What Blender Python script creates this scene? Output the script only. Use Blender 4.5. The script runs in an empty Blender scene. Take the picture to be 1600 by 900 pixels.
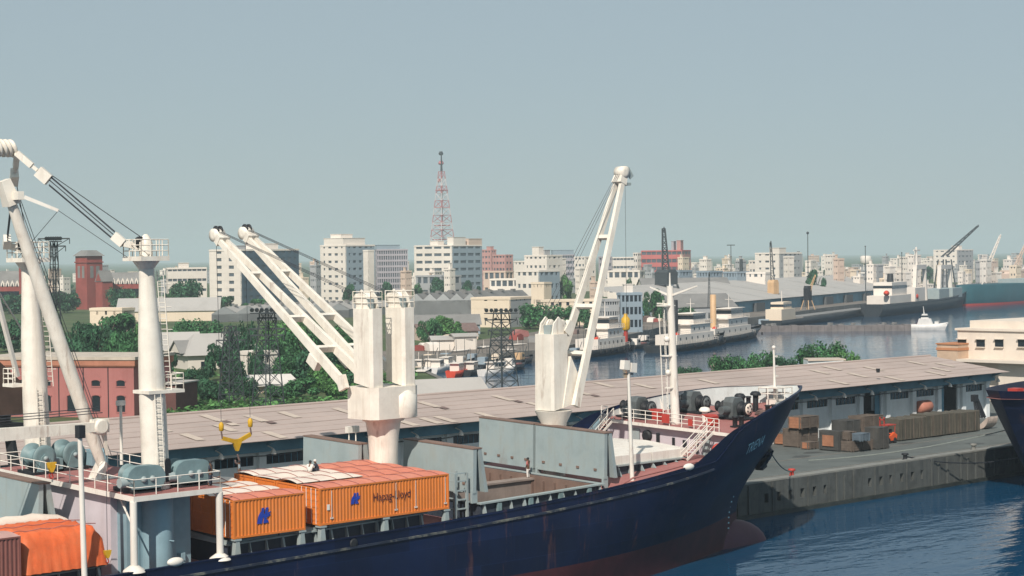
import bpy, bmesh, math, random
from mathutils import Matrix, Vector
random.seed(7)
SC = bpy.context.scene
COL = SC.collection
# ---------------------------------------------------------------- camera
TH = math.radians(45.95); FPX = 3000.0; HC = 27.0; ROLL = 0.0113
PITCH = math.atan(50.0 / FPX)
c_, s_ = math.cos(TH), math.sin(TH); cp_, sp_ = math.cos(PITCH), math.sin(PITCH)
FW = Vector((c_ * cp_, s_ * cp_, -sp_)); R0 = Vector((s_, -c_, 0.0)); U0 = R0.cross(FW)
RT = R0 * math.cos(ROLL) - U0 * math.sin(ROLL); UP = R0 * math.sin(ROLL) + U0 * math.cos(ROLL)
cam = bpy.data.cameras.new('camera'); cam_o = bpy.data.objects.new('camera', cam); COL.objects.link(cam_o)
cam.sensor_width = 36.0; cam.lens = 36.0 * FPX / 1600.0; cam.clip_start = 1.0; cam.clip_end = 40000.0
M = Matrix(((RT.x, UP.x, -FW.x, 0), (RT.y, UP.y, -FW.y, 0), (RT.z, UP.z, -FW.z, HC), (0, 0, 0, 1)))
cam_o.matrix_world = M
SC.camera = cam_o
# ---------------------------------------------------------------- sky, sun, exposure
SUN_AZ = math.radians(33.0); SUN_EL = math.radians(42.0)       # heading of the light over the ground, height of the sun
sd = Vector((math.cos(SUN_AZ) * math.cos(SUN_EL), math.sin(SUN_AZ) * math.cos(SUN_EL), -math.sin(SUN_EL)))
w = bpy.data.worlds.new('World'); SC.world = w; w.use_nodes = True
nt = w.node_tree; bg = nt.nodes['Background']
sky = nt.nodes.new('ShaderNodeTexSky'); sky.sky_type = 'NISHITA'; sky.sun_disc = False
sky.sun_elevation = SUN_EL; sky.sun_rotation = math.atan2(-sd.x, -sd.y)
sky.altitude = 0; sky.air_density = 1.0; sky.dust_density = 0.35; sky.ozone_density = 5.0
veil = nt.nodes.new('ShaderNodeMix'); veil.data_type = 'RGBA'; veil.inputs[0].default_value = 0.76      # even humid veil over the clear sky
veil.inputs[7].default_value = (6.0, 7.2, 7.6, 1)
nt.links.new(sky.outputs[0], veil.inputs[6]); nt.links.new(veil.outputs[2], bg.inputs[0]); bg.inputs[1].default_value = 0.06
sl = bpy.data.lights.new('sun', 'SUN'); sl.energy = 4.4; sl.angle = math.radians(0.6); sl.color = (1.0, 0.92, 0.81)
so = bpy.data.objects.new('sun', sl); COL.objects.link(so); so.rotation_euler = sd.to_track_quat('-Z', 'Y').to_euler()
so.location = (0, -200, 300)
vs = SC.view_settings; vs.view_transform = 'Standard'; vs.look = 'None'; vs.exposure = 0.2; vs.gamma = 1.0
SC.cycles.max_bounces = 6; SC.cycles.volume_bounces = 1; SC.cycles.use_denoising = True
SC.cycles.caustics_reflective = False; SC.cycles.caustics_refractive = False
SC.cycles.volume_step_rate = 4.0; SC.cycles.sample_clamp_indirect = 5.0

# ---------------------------------------------------------------- helpers
def at(u, v, x=None, y=None, z=None, d=None):
    """where the sight line through photo point (u, v) meets a plane of the place"""
    r = FW + RT * ((u - 800) / FPX) + UP * ((450 - v) / FPX)
    if z is not None: t = (z - HC) / r.z
    elif y is not None: t = y / r.y
    elif x is not None: t = x / r.x
    else: t = d
    return Vector((t * r.x, t * r.y, HC + t * r.z))

ORG = {}
HEEL = 0.0      # the moored ship lists slightly towards the water: rise per metre across the beam
def lift(y): return HEEL * (y - 106.0)
def tag(o, label=None, cat=None, group=None, kind=None):
    if label: o['label'] = label
    if cat: o['category'] = cat
    if group: o['group'] = group
    if kind: o['kind'] = kind
    return o
def thing(name, label, cat, loc=(0, 0, 0), rz=0.0, group=None, kind=None):
    o = bpy.data.objects.new(name, None); COL.objects.link(o)
    o.location = loc; o.rotation_euler = (0, 0, rz); o.empty_display_size = 0.5
    ORG[o.name] = Vector(loc) if rz == 0 else None
    return tag(o, label, cat, group, kind)
def copy_tree(o, parent=None):
    c = o.copy(); COL.objects.link(c); c.parent = parent
    for ch in list(o.children): copy_tree(ch, c)
    return c

class MB:
    def __init__(s): s.v = []; s.f = []; s.sm = []
    def add(s, vs, fs, sm=False):
        b = len(s.v); s.v += [tuple(p) for p in vs]
        s.f += [tuple(i + b for i in f) for f in fs]; s.sm += [sm] * len(fs); return s
    def box(s, a, b):
        x0, y0, z0 = a; x1, y1, z1 = b
        if x0 > x1: x0, x1 = x1, x0
        if y0 > y1: y0, y1 = y1, y0
        if z0 > z1: z0, z1 = z1, z0
        return s.add([(x0,y0,z0),(x1,y0,z0),(x1,y1,z0),(x0,y1,z0),(x0,y0,z1),(x1,y0,z1),(x1,y1,z1),(x0,y1,z1)],
              [(0,3,2,1),(4,5,6,7),(0,1,5,4),(1,2,6,5),(2,3,7,6),(3,0,4,7)])
    def bar(s, p, q, w, h, w2=None, h2=None, up=(0, 0, 1)):
        p = Vector(p); q = Vector(q); d = (q - p).normalized(); up = Vector(up)
        a = d.cross(up)
        if a.length < 1e-4: a = d.cross(Vector((1, 0, 0)))
        a.normalize(); b = a.cross(d).normalized(); w2 = w if w2 is None else w2; h2 = h if h2 is None else h2
        o = []
        for c, ww, hh in ((p, w, h), (q, w2, h2)):
            for i, j in ((-1,-1),(1,-1),(1,1),(-1,1)): o.append(c + a * (i * ww / 2) + b * (j * hh / 2))
        return s.add(o, [(0,1,2,3),(7,6,5,4),(0,4,5,1),(1,5,6,2),(2,6,7,3),(3,7,4,0)])
    def tube(s, p, q, r, r2=None, n=6, caps=True):
        p = Vector(p); q = Vector(q); d = (q - p)
        if d.length < 1e-6: return s
        d.normalize(); r2 = r if r2 is None else r2
        a = d.cross(Vector((0, 0, 1)))
        if a.length < 1e-3: a = Vector((1, 0, 0))
        a.normalize(); b = d.cross(a); o = []
        for c, rr in ((p, r), (q, r2)):
            for k in range(n):
                t = 2 * math.pi * k / n; o.append(c + a * (rr * math.cos(t)) + b * (rr * math.sin(t)))
        s.add(o, [(k, (k + 1) % n, n + (k + 1) % n, n + k) for k in range(n)], n >= 8)
        if caps: s.add(o, [tuple(range(n))[::-1], tuple(range(n, 2 * n))])
        return s
    def path(s, pts, r, n=5):
        for a, b in zip(pts[:-1], pts[1:]): s.tube(a, b, r, n=n)
        return s
    def lathe(s, c, prof, n=20, axis=(0, 0, 1), arc=None):
        """prof: list of (radius, height along axis)"""
        ax = Vector(axis).normalized(); a = ax.cross(Vector((0, 0, 1)))
        if a.length < 1e-3: a = Vector((1, 0, 0))
        a.normalize(); b = ax.cross(a); c = Vector(c); o = []
        for r, h in prof:
            for k in range(n):
                t = 2 * math.pi * k / n; o.append(c + ax * h + a * (r * math.cos(t)) + b * (r * math.sin(t)))
        fs = []
        for i in range(len(prof) - 1):
            for k in range(n): fs.append((i*n+k, i*n+(k+1)%n, (i+1)*n+(k+1)%n, (i+1)*n+k))
        s.add(o, fs, True)
        m = (len(prof) - 1) * n
        if prof[0][0] > 1e-4: s.add(o[:n], [tuple(range(n))[::-1]])
        if prof[-1][0] > 1e-4: s.add(o[m:], [tuple(range(n))])
        return s
    def prism(s, poly, ext):
        """poly: planar list of 3-D points, ext: extrusion vector"""
        n = len(poly); e = Vector(ext); o = [Vector(p) for p in poly] + [Vector(p) + e for p in poly]
        return s.add(o, [tuple(range(n))[::-1], tuple(range(n, 2*n))] + [(k, (k+1) % n, n+(k+1) % n, n+k) for k in range(n)])
    def ball(s, c, r, n=10, m=7):
        rx, ry, rz = r if isinstance(r, (tuple, list)) else (r, r, r); o = []; fs = []
        for i in range(m + 1):
            f = math.pi * i / m
            for k in range(n):
                t = 2 * math.pi * k / n
                o.append((c[0] + rx*math.sin(f)*math.cos(t), c[1] + ry*math.sin(f)*math.sin(t), c[2] + rz*math.cos(f)))
        for i in range(m):
            for k in range(n): fs.append((i*n+k, (i+1)*n+k, (i+1)*n+(k+1)%n, i*n+(k+1)%n))
        return s.add(o, fs, True)
    def rail(s, pts, h=1.05, r=0.03, gap=1.6, bars=3):
        """guard rail along a polyline of deck points"""
        for a, b in zip(pts[:-1], pts[1:]):
            a = Vector(a); b = Vector(b); L = (b - a).length; n = max(1, round(L / gap))
            for k in range(n + 1): p = a.lerp(b, k / n); s.tube(p, p + Vector((0, 0, h)), r * 1.2, n=4)
            for j in range(bars):
                z = Vector((0, 0, h * (j + 1) / bars)); s.tube(a + z, b + z, r, n=4)
        return s
    def mesh(s, name, off=Vector((0, 0, 0)), mat=None):
        me = bpy.data.meshes.new(name)
        me.from_pydata([(p[0]-off.x, p[1]-off.y, p[2]-off.z) for p in s.v], [], s.f)
        me.polygons.foreach_set('use_smooth', s.sm); me.update()
        bm = bmesh.new(); bm.from_mesh(me); bmesh.ops.recalc_face_normals(bm, faces=bm.faces); bm.to_mesh(me); bm.free()
        if mat: me.materials.append(mat)
        return me
    def build(s, name, mat, parent=None, org=None, local=False):
        if HEEL and not local: s.v = [(p[0], p[1], p[2] + lift(p[1])) for p in s.v]
        off = Vector((0, 0, 0))
        if parent is not None and not local:
            off = ORG.get(parent.name) or Vector((0, 0, 0))
        if org is not None: off = Vector(org)
        o = bpy.data.objects.new(name, s.mesh(name, off, mat)); COL.objects.link(o)
        if parent is not None: o.parent = parent; ORG[o.name] = off
        elif org is not None: o.location = org; ORG[o.name] = off
        else: ORG[o.name] = off
        return o
def inst(name, me, parent, loc=(0, 0, 0), rz=0.0, sc=(1, 1, 1)):
    o = bpy.data.objects.new(name, me); COL.objects.link(o); o.parent = parent
    if HEEL: loc = (loc[0], loc[1], loc[2] + lift(loc[1] + ORG[parent.name].y))
    o.location = loc; o.rotation_euler = (0, 0, rz); o.scale = sc
    return o

# ---------------------------------------------------------------- materials
MATS = {}
def mat(name, col, rough=0.6, var=0.15, scale=0.6, metal=0.0, bump=0.0, bscale=8.0, streak=0.0, dirt=(0.16, 0.10, 0.07), spec=0.35, patch=0.0, pscale=0.25, rust=0.0, plates=None):
    m = bpy.data.materials.new(name); m.use_nodes = True; N = m.node_tree.nodes; L = m.node_tree.links
    b = N['Principled BSDF']; b.inputs['Roughness'].default_value = rough; b.inputs['Metallic'].default_value = metal
    b.inputs['Specular IOR Level'].default_value = spec
    g = N.new('ShaderNodeNewGeometry')
    n1 = N.new('ShaderNodeTexNoise'); n1.inputs['Scale'].default_value = scale; n1.inputs['Detail'].default_value = 6; n1.inputs['Roughness'].default_value = 0.65
    L.new(g.outputs['Position'], n1.inputs['Vector'])
    mr = N.new('ShaderNodeMapRange'); mr.inputs[1].default_value = 0.3; mr.inputs[2].default_value = 0.7
    mr.inputs[3].default_value = 1 - var; mr.inputs[4].default_value = 1 + var; L.new(n1.outputs['Fac'], mr.inputs[0])
    mx = N.new('ShaderNodeVectorMath'); mx.operation = 'MULTIPLY'; mx.inputs[0].default_value = col[:3]
    L.new(mr.outputs[0], mx.inputs[1]); cur = mx.outputs[0]
    def layer(cur, sc3, lo, hi, amt, colr):
        mp = N.new('ShaderNodeMapping'); mp.inputs['Scale'].default_value = sc3; L.new(g.outputs['Position'], mp.inputs[0])
        n2 = N.new('ShaderNodeTexNoise'); n2.inputs['Scale'].default_value = 1.0; n2.inputs['Detail'].default_value = 5; n2.inputs['Roughness'].default_value = 0.7
        L.new(mp.outputs[0], n2.inputs['Vector'])
        r2 = N.new('ShaderNodeMapRange'); r2.inputs[1].default_value = lo; r2.inputs[2].default_value = hi; r2.inputs[3].default_value = 0; r2.inputs[4].default_value = amt
        L.new(n2.outputs['Fac'], r2.inputs[0])
        mm = N.new('ShaderNodeMix'); mm.data_type = 'RGBA'; L.new(r2.outputs[0], mm.inputs[0]); L.new(cur, mm.inputs[6]); mm.inputs[7].default_value = (*colr, 1)
        return mm.outputs[2]
    if streak: cur = layer(cur, (1.6, 1.6, 0.12), 0.5, 0.75, streak, dirt)
    if rust: cur = layer(cur, (0.9, 0.9, 0.16), 0.60, 0.74, rust, (0.20, 0.085, 0.045))
    if patch: cur = layer(cur, (pscale, pscale, pscale), 0.5, 0.72, patch, dirt)
    L.new(cur, b.inputs['Base Color'])
    if plates:      # welded plating: seams show as fine ridges, each plate a shade apart
        sp_ = N.new('ShaderNodeSeparateXYZ'); L.new(g.outputs['Position'], sp_.inputs[0]); cx = N.new('ShaderNodeCombineXYZ'); L.new(sp_.outputs[0], cx.inputs[0]); L.new(sp_.outputs[2], cx.inputs[1])
        bt_ = N.new('ShaderNodeTexBrick'); L.new(cx.outputs[0], bt_.inputs['Vector']); bt_.inputs['Scale'].default_value = 1; bt_.inputs['Brick Width'].default_value = plates[0]; bt_.inputs['Row Height'].default_value = plates[1]; bt_.inputs['Mortar Size'].default_value = 0.03; bt_.inputs['Mortar Smooth'].default_value = 0.5
        bt_.inputs['Color1'].default_value = (0.8, 0.8, 0.8, 1); bt_.inputs['Color2'].default_value = (1.25, 1.25, 1.25, 1); bt_.inputs['Mortar'].default_value = (1.5, 1.5, 1.5, 1)
        vm = N.new('ShaderNodeVectorMath'); vm.operation = 'MULTIPLY'; L.new(cur, vm.inputs[0]); L.new(bt_.outputs['Color'], vm.inputs[1]); L.new(vm.outputs[0], b.inputs['Base Color'])
    if bump:
        n3 = N.new('ShaderNodeTexNoise'); n3.inputs['Scale'].default_value = bscale; n3.inputs['Detail'].default_value = 4; L.new(g.outputs['Position'], n3.inputs['Vector'])
        bp = N.new('ShaderNodeBump'); bp.inputs['Strength'].default_value = bump; bp.inputs['Distance'].default_value = 0.1; L.new(n3.outputs['Fac'], bp.inputs['Height']); L.new(bp.outputs[0], b.inputs['Normal'])
    MATS[name] = m; return m
W = mat('white_paint', (0.74, 0.70, 0.64), 0.45, 0.07, 0.5, streak=0.35, dirt=(0.42, 0.33, 0.26), rust=0.55)
WC = mat('crane_cream_paint', (0.77, 0.72, 0.64), 0.45, 0.09, 0.7, streak=0.5, dirt=(0.50, 0.41, 0.33), rust=0.7, patch=0.3, pscale=0.9)
NAVY = mat('navy_hull_paint', (0.004, 0.010, 0.036), 0.42, 0.3, 0.25, streak=0.22, dirt=(0.016, 0.02, 0.04), bump=0.2, bscale=0.7, patch=0.4, pscale=0.12, rust=0.3, plates=(7.0, 1.9), spec=0.2)
REDB = mat('red_bottom_paint', (0.060, 0.014, 0.018), 0.55, 0.35, 0.4, streak=0.4, dirt=(0.03, 0.012, 0.016), patch=0.4)
BULB = mat('bulb_worn_paint', (0.075, 0.022, 0.042), 0.55, 0.3, 0.5, patch=0.5, dirt=(0.05, 0.03, 0.06))
DECK = mat('red_oxide_deck', (0.33, 0.135, 0.125), 0.75, 0.2, 0.5, patch=0.4, pscale=0.5, dirt=(0.22, 0.14, 0.13), bump=0.1)
PALEG = mat('pale_grey_steel', (0.30, 0.36, 0.37), 0.55, 0.12, 0.6, streak=0.3, dirt=(0.24, 0.22, 0.17), patch=0.35, pscale=0.6, rust=0.4)
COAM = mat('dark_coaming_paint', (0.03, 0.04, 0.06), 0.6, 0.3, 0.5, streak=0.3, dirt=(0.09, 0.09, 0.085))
BLUEG = mat('blue_grey_steel', (0.22, 0.33, 0.38), 0.55, 0.15, 0.5, streak=0.35, dirt=(0.20, 0.20, 0.19))
WINCH = mat('grey_green_machine_paint', (0.17, 0.25, 0.265), 0.5, 0.2, 0.9, patch=0.3, dirt=(0.07, 0.09, 0.09))
BROWN = mat('brown_hold_primer', (0.19, 0.125, 0.10), 0.8, 0.2, 0.4, streak=0.4, dirt=(0.10, 0.07, 0.06))
DARK = mat('black_steel', (0.018, 0.020, 0.024), 0.6, 0.3, 1.0)
CABLE = mat('steel_wire', (0.035, 0.04, 0.05), 0.6, 0.1, 1.0)
RUBBER = mat('black_rubber', (0.02, 0.02, 0.022), 0.85, 0.2, 2.0)
YEL = mat('yellow_hook_paint', (0.62, 0.36, 0.02), 0.5, 0.15, 1.5, streak=0.3, dirt=(0.2, 0.1, 0.03))
REDP = mat('signal_red_paint', (0.40, 0.045, 0.032), 0.5, 0.15, 1.5)
ORG_ = mat('orange_container_paint', (0.66, 0.195, 0.035), 0.5, 0.12, 0.5, streak=0.4, dirt=(0.44, 0.17, 0.08), patch=0.4, pscale=0.5, rust=0.3)
ORGT = mat('salmon_tarpaulin', (0.60, 0.20, 0.13), 0.6, 0.15, 0.8, patch=0.35, dirt=(0.62, 0.34, 0.25), bump=0.35, bscale=2.0)
ORGC = mat('orange_canvas', (0.62, 0.12, 0.035), 0.6, 0.18, 0.8, bump=0.5, bscale=1.6, patch=0.3, dirt=(0.66, 0.26, 0.12))
WTARP = mat('white_tarpaulin', (0.72, 0.62, 0.54), 0.6, 0.10, 0.8, bump=0.4, bscale=1.4, patch=0.3, dirt=(0.62, 0.45, 0.36))
BRNC = mat('brown_container_paint', (0.22, 0.085, 0.07), 0.6, 0.15, 0.6, streak=0.4, dirt=(0.14, 0.07, 0.06))
BULWI = mat('grey_white_bulwark', (0.46, 0.48, 0.48), 0.6, 0.12, 0.6, streak=0.4, dirt=(0.28, 0.25, 0.22), rust=0.5)
LOGO = mat('blue_logo_paint', (0.02, 0.055, 0.36), 0.5, 0.1, 1.0)
TEXTB = mat('dark_lettering_paint', (0.085, 0.02, 0.03), 0.5, 0.1, 1.0)
NAMEP = mat('pale_blue_lettering_paint', (0.36, 0.60, 0.68), 0.5, 0.15, 2.0)
ROOF = mat('asbestos_roof_sheet', (0.40, 0.325, 0.295), 0.85, 0.12, 0.08, streak=0.0, patch=0.35, pscale=0.35, dirt=(0.29, 0.245, 0.23), bump=0.15, bscale=3.0)
SKYL = mat('translucent_roof_sheet', (0.52, 0.43, 0.36), 0.5, 0.12, 0.7)
RUSTY = mat('rusted_sheet', (0.16, 0.11, 0.10), 0.8, 0.2, 0.7)
WWALL = mat('warehouse_limewash', (0.76, 0.79, 0.80), 0.85, 0.12, 0.3, streak=0.3, dirt=(0.56, 0.56, 0.54), patch=0.4, pscale=0.2)
BEAM = mat('blue_grey_beam_paint', (0.10, 0.24, 0.33), 0.6, 0.2, 0.5)
CONC = mat('quay_concrete', (0.105, 0.118, 0.115), 0.85, 0.22, 0.15, patch=0.5, pscale=0.09, dirt=(0.085, 0.095, 0.092), bump=0.15)
QWALL = mat('quay_wall_concrete', (0.082, 0.088, 0.084), 0.85, 0.4, 0.5, streak=0.9, dirt=(0.035, 0.04, 0.043), patch=0.5, pscale=0.5, bump=0.3, bscale=2.0)
EDGE = mat('worn_kerb_concrete', (0.20, 0.20, 0.185), 0.85, 0.2, 0.8, patch=0.4, dirt=(0.14, 0.14, 0.13))
GLASS = mat('dark_window_glass', (0.015, 0.022, 0.03), 0.15, 0.2, 0.5, spec=0.6)
OPEN = mat('dark_interior', (0.008, 0.011, 0.016), 0.9, 0.1, 1.0)
# ---------------------------------------------------------------- water, land, quay
def water_mat():
    m = bpy.data.materials.new('harbour_water'); m.use_nodes = True; N = m.node_tree.nodes; L = m.node_tree.links
    b = N['Principled BSDF']; b.inputs['Base Color'].default_value = (0.002, 0.042, 0.098, 1); b.inputs['Roughness'].default_value = 0.045; b.inputs['IOR'].default_value = 1.2; b.inputs['Specular IOR Level'].default_value = 0.38
    g = N.new('ShaderNodeNewGeometry'); hs = None
    for sc, det, wt, st in (((0.11, 0.30, 1), 3, 0.9, 0), ((0.5, 1.3, 1), 3, 0.28, 1), ((0.02, 0.035, 1), 2, 1.3, 2)):
        mp = N.new('ShaderNodeMapping'); mp.inputs['Scale'].default_value = sc; mp.inputs['Rotation'].default_value = (0, 0, math.radians(25 + st * 20)); L.new(g.outputs['Position'], mp.inputs[0])
        n = N.new('ShaderNodeTexNoise'); n.inputs['Scale'].default_value = 1; n.inputs['Detail'].default_value = det; L.new(mp.outputs[0], n.inputs['Vector'])
        k = N.new('ShaderNodeMath'); k.operation = 'MULTIPLY'; k.inputs[1].default_value = wt; L.new(n.outputs['Fac'], k.inputs[0])
        if hs is None: hs = k.outputs[0]
        else:
            a = N.new('ShaderNodeMath'); L.new(hs, a.inputs[0]); L.new(k.outputs[0], a.inputs[1]); hs = a.outputs[0]
    bp = N.new('ShaderNodeBump'); bp.inputs['Strength'].default_value = 0.45; bp.inputs['Distance'].default_value = 0.30; L.new(hs, bp.inputs['Height']); L.new(bp.outputs[0], b.inputs['Normal'])
    return m
WATER = water_mat()
R_ = 14000
tag(MB().add([(-R_, -R_, 0), (R_, -R_, 0), (R_, R_, 0), (-R_, R_, 0)], [(0, 1, 2, 3)]).build('water', WATER), kind='structure')
GRASSG = mat('rough_grass_ground', (0.055, 0.085, 0.028), 0.95, 0.4, 0.08, patch=0.6, pscale=0.03, dirt=(0.16, 0.13, 0.09))
SHORE = [(215, 225), (282, 322)] + [tuple(at(u, v, z=2.6).xy) for u, v in ((648, 557), (760, 554), (850, 547), (1000, 520), (1030, 512), (1200, 494), (1290, 481), (1380, 471), (1510, 449), (1700, 433))]
gp_ = [(-R_, 225)] + SHORE + [(R_, 2600)]; o = []
for x, y in gp_: o += [(x, y, 2.6), (x, R_, 2.6)]
me = MB().add(o, [(2*k, 2*k+2, 2*k+3, 2*k+1) for k in range(len(gp_) - 1)]).mesh('ground', mat=GRASSG)
g_ = bpy.data.objects.new('ground', me); COL.objects.link(g_); tag(g_, kind='structure')
SEAW = mat('old_sea_wall', (0.17, 0.16, 0.145), 0.9, 0.25, 0.2, streak=0.5, dirt=(0.06, 0.06, 0.06))
mb = MB()
for a, b in zip(SHORE[:-1], SHORE[1:]):
    mb.add([(a[0], a[1], -2), (b[0], b[1], -2), (b[0], b[1], 2.75), (a[0], a[1], 2.75)], [(0, 1, 2, 3)])
    d = Vector((b[0]-a[0], b[1]-a[1], 0)).normalized(); nrm = Vector((-d.y, d.x, 0)) * 1.2
    mb.add([(a[0], a[1], 2.75), (b[0], b[1], 2.75), (b[0]+nrm.x, b[1]+nrm.y, 2.75), (a[0]+nrm.x, a[1]+nrm.y, 2.75)], [(0, 1, 2, 3)])
tag(mb.build('sea_wall', SEAW), kind='structure')
mb = MB(); o = []
for x, y in SHORE[1:]: o += [(x, y + 0.8, 2.68), (x - 12, y + 34, 2.68)]
tag(mb.add(o, [(2*k, 2*k+2, 2*k+3, 2*k+1) for k in range(len(SHORE) - 2)]).build('inner_quay', mat('trodden_earth_paving', (0.17, 0.145, 0.125), 0.9, 0.3, 0.05, patch=0.5, pscale=0.06, dirt=(0.09, 0.085, 0.08))), kind='structure')
# quay: apron slabs laid on a core, worn kerb, wall panels with drain openings, wet footing
QY = 123.4; QZ = 3.5
q = tag(MB().box((-260, QY + 0.75, -3), (430, 225, QZ - 0.03)).build('quay', CONC), kind='structure')
slab = MB().box((0.012, 0.012, -0.05), (5.988, 5.988, 0.0)).mesh('slab', mat=CONC)
slabs = []
for i in range(34):
    for j in range(4): slabs.append((52 + 6 * i, QY + 0.8 + 6 * j))
for x, y in slabs: inst('slab', slab, q, (x, y, QZ + random.uniform(-0.004, 0.006)))
kerb = MB().box((0.01, 0, 0), (5.99, 0.78, 0.17)).mesh('kerb_stone', mat=EDGE)
for i in range(34): inst('kerb_stone', kerb, q, (52 + 6 * i, QY, QZ))
pan = MB().box((0.03, 0, 2.3), (5.97, 0.7, 3.5)).box((0.03, 0, 0.25), (5.97, 0.7, 1.35))
for a, b in ((0.03, 1.1), (1.75, 3.2), (3.8, 5.1), (5.6, 5.97)): pan.box((a, 0, 1.35), (b, 0.7, 2.3))
pan.box((2.3, -0.12, 0.4), (2.75, 0, 3.45))
pan2 = MB().box((0.03, 0, 0.25), (5.97, 0.7, 3.5)).box((1.2, -0.18, -0.5), (1.55, 0, 3.48)).box((4.3, -0.18, -0.5), (4.65, 0, 3.4)).box((2.6, -0.14, -0.5), (2.9, 0, 3.0))
pm, pm2 = pan.mesh('wall_panel', mat=QWALL), pan2.mesh('wall_panel', mat=QWALL)
for i in range(34): inst('wall_panel', pm2 if i in (2, 5, 9, 13, 15, 16, 19, 22, 23, 26, 28, 30) else pm, q, (52 + 6 * i, QY + random.uniform(-0.02, 0.03), 0))
for y_ in (125.9, 134.6): MB().box((40, y_, QZ), (300, y_ + 0.09, QZ + 0.045)).build('crane_rail', mat('worn_rail_steel', (0.22, 0.20, 0.18), 0.5, 0.2), q)
MB().box((40, 124.3, QZ - 0.02), (300, 125.6, QZ + 0.02)).build('edge_strip', mat('pale_worn_concrete', (0.20, 0.205, 0.195), 0.85, 0.25, 0.3, patch=0.5, pscale=0.3, dirt=(0.12, 0.125, 0.12)), q)
for k in range(16):     # patched and oil-stained slabs
    x_, y_ = random.uniform(140, 215), random.uniform(126.5, 144); MB().prism([(x_ + 1.8 * random.uniform(.6, 1) * math.cos(a), y_ + 1.1 * random.uniform(.6, 1) * math.sin(a), QZ + 0.006) for a in [j * 0.7 for j in range(9)]], (0, 0, 0.006)).build('oil_stain', mat('oil_stain', (0.06, 0.065, 0.065), 0.6, 0.2) if k == 0 else MATS['oil_stain'], q)
WET = mat('wet_weedy_footing', (0.03, 0.035, 0.032), 0.5, 0.4, 0.8)
MB().box((40, QY - 0.35, -3), (260, QY + 0.9, 0.42)).build('footing', WET, q)
# ---------------------------------------------------------------- transit warehouse
WX0, WX1 = 55.4, 235.4; WY = 147.8; EY = 144.6; EZ = 10.0; RY = 157.6; RZ = 11.85
wh = thing('warehouse', 'long low transit warehouse with shallow pinkish sheet roof behind the ship', 'warehouse', (145, WY, QZ))
nr = 7
for r in range(nr):
    y0 = EY + (RY - EY) * r / nr; y1 = EY + (RY - EY) * (r + 1) / nr + 0.22
    z0 = EZ + (RZ - EZ) * r / nr + 0.05; z1 = EZ + (RZ - EZ) * (r + 1) / nr + 0.03
    n = 60; o = []
    for k in range(n + 1):
        x = WX0 - 1 + (WX1 + 2.2 - WX0) * k / n; dz = 0.012 * math.sin(k * 0.9 + r * 2.3)
        o += [(x, y0 - 0.02 * math.sin(k * 2.1 + r), z0 + dz), (x, y1, z1 + dz)]
    m_ = MB().add(o, [(2*k, 2*k+2, 2*k+3, 2*k+1) for k in range(n)])
    m_.add([(p[0], p[1], p[2] - 0.05) for p in o], [(2*k, 2*k+1, 2*k+3, 2*k+2) for k in range(n)])
    for k in range(n): m_.add([o[2*k], o[2*k+2], (o[2*k+2][0], o[2*k+2][1], o[2*k+2][2]-0.05), (o[2*k][0], o[2*k][1], o[2*k][2]-0.05)], [(0, 1, 2, 3)])
    m_.build('roof_sheet_row', ROOF, wh)
MB().prism([(WX0 - 1, RY, RZ), (WX0 - 1, 2 * RY - EY, EZ), (WX0 - 1, 2 * RY - EY, EZ - 0.1), (WX0 - 1, RY, RZ - 0.1)], (WX1 + 2.2 - WX0, 0, 0)).build('rear_roof', ROOF, wh)
MB().tube((WX0 - 1, RY + 0.05, RZ + 0.06), (WX1 + 1.2, RY + 0.05, RZ + 0.06), 0.16, n=8).build('ridge_cap', ROOF, wh)
sky_px = [(330,654,1),(354,661,0),(352,670,0),(400,655,1),(452,649,0),(537,643,0),(670,633,1),(637,662,0),(786,623,1),(906,614,1),(944,602,0),(675,659,0),(699,657,0),(1107,597,0),(1007,604,0),(1281,582,0),(1365,577,0),(1340,587,0),(1470,578,0),(1397,592,0),(1432,568,0),(1477,571,0),(1462,584,0),(1300,576,0),(300,684,0),(250,671,0),(430,681,0),(760,650,0),(840,634,0),(1310,598,0)]
sk = MB().add([(-0.5, -1.5, -0.215), (0.5, -1.5, -0.215), (0.5, 1.5, 0.215), (-0.5, 1.5, 0.215)], [(0, 1, 2, 3)]).mesh('skylight', mat=SKYL)
rs = MB().add([(-0.4, -0.5, -0.07), (0.4, -0.5, -0.07), (0.4, 0.5, 0.07), (-0.4, 0.5, 0.07)], [(0, 1, 2, 3)]).mesh('dark_patch', mat=RUSTY)  # darker sheet laid just below some skylights
for u, v, dk in sky_px:
    ry_ = FW + RT * ((u - 800) / FPX) + UP * ((450 - v) / FPX); sl_ = (RZ - EZ) / (RY - EY)
    p = at(u, v, d=(HC - EZ + sl_ * EY) / (sl_ * ry_.y - ry_.z))      # where the sight line meets the sloping roof
    p.y = min(max(p.y, EY + 1.7), RY - 1.8); p.z = EZ + (RZ - EZ) * (p.y - EY) / (RY - EY) + 0.10
    inst('skylight', sk, wh, p - Vector((145, WY, QZ)))
    if dk: inst('dark_patch', rs, wh, p - Vector((145, WY, QZ)) + Vector((0.2, -2.2, -0.28)))
for u, v in ((1291, 574), (1372, 582)): p = at(u, v, z=11.3); MB().tube(p, p + Vector((0, 0, 0.5)), 0.22, 0.28, n=8).build('roof_vent', DARK, wh)
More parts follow.
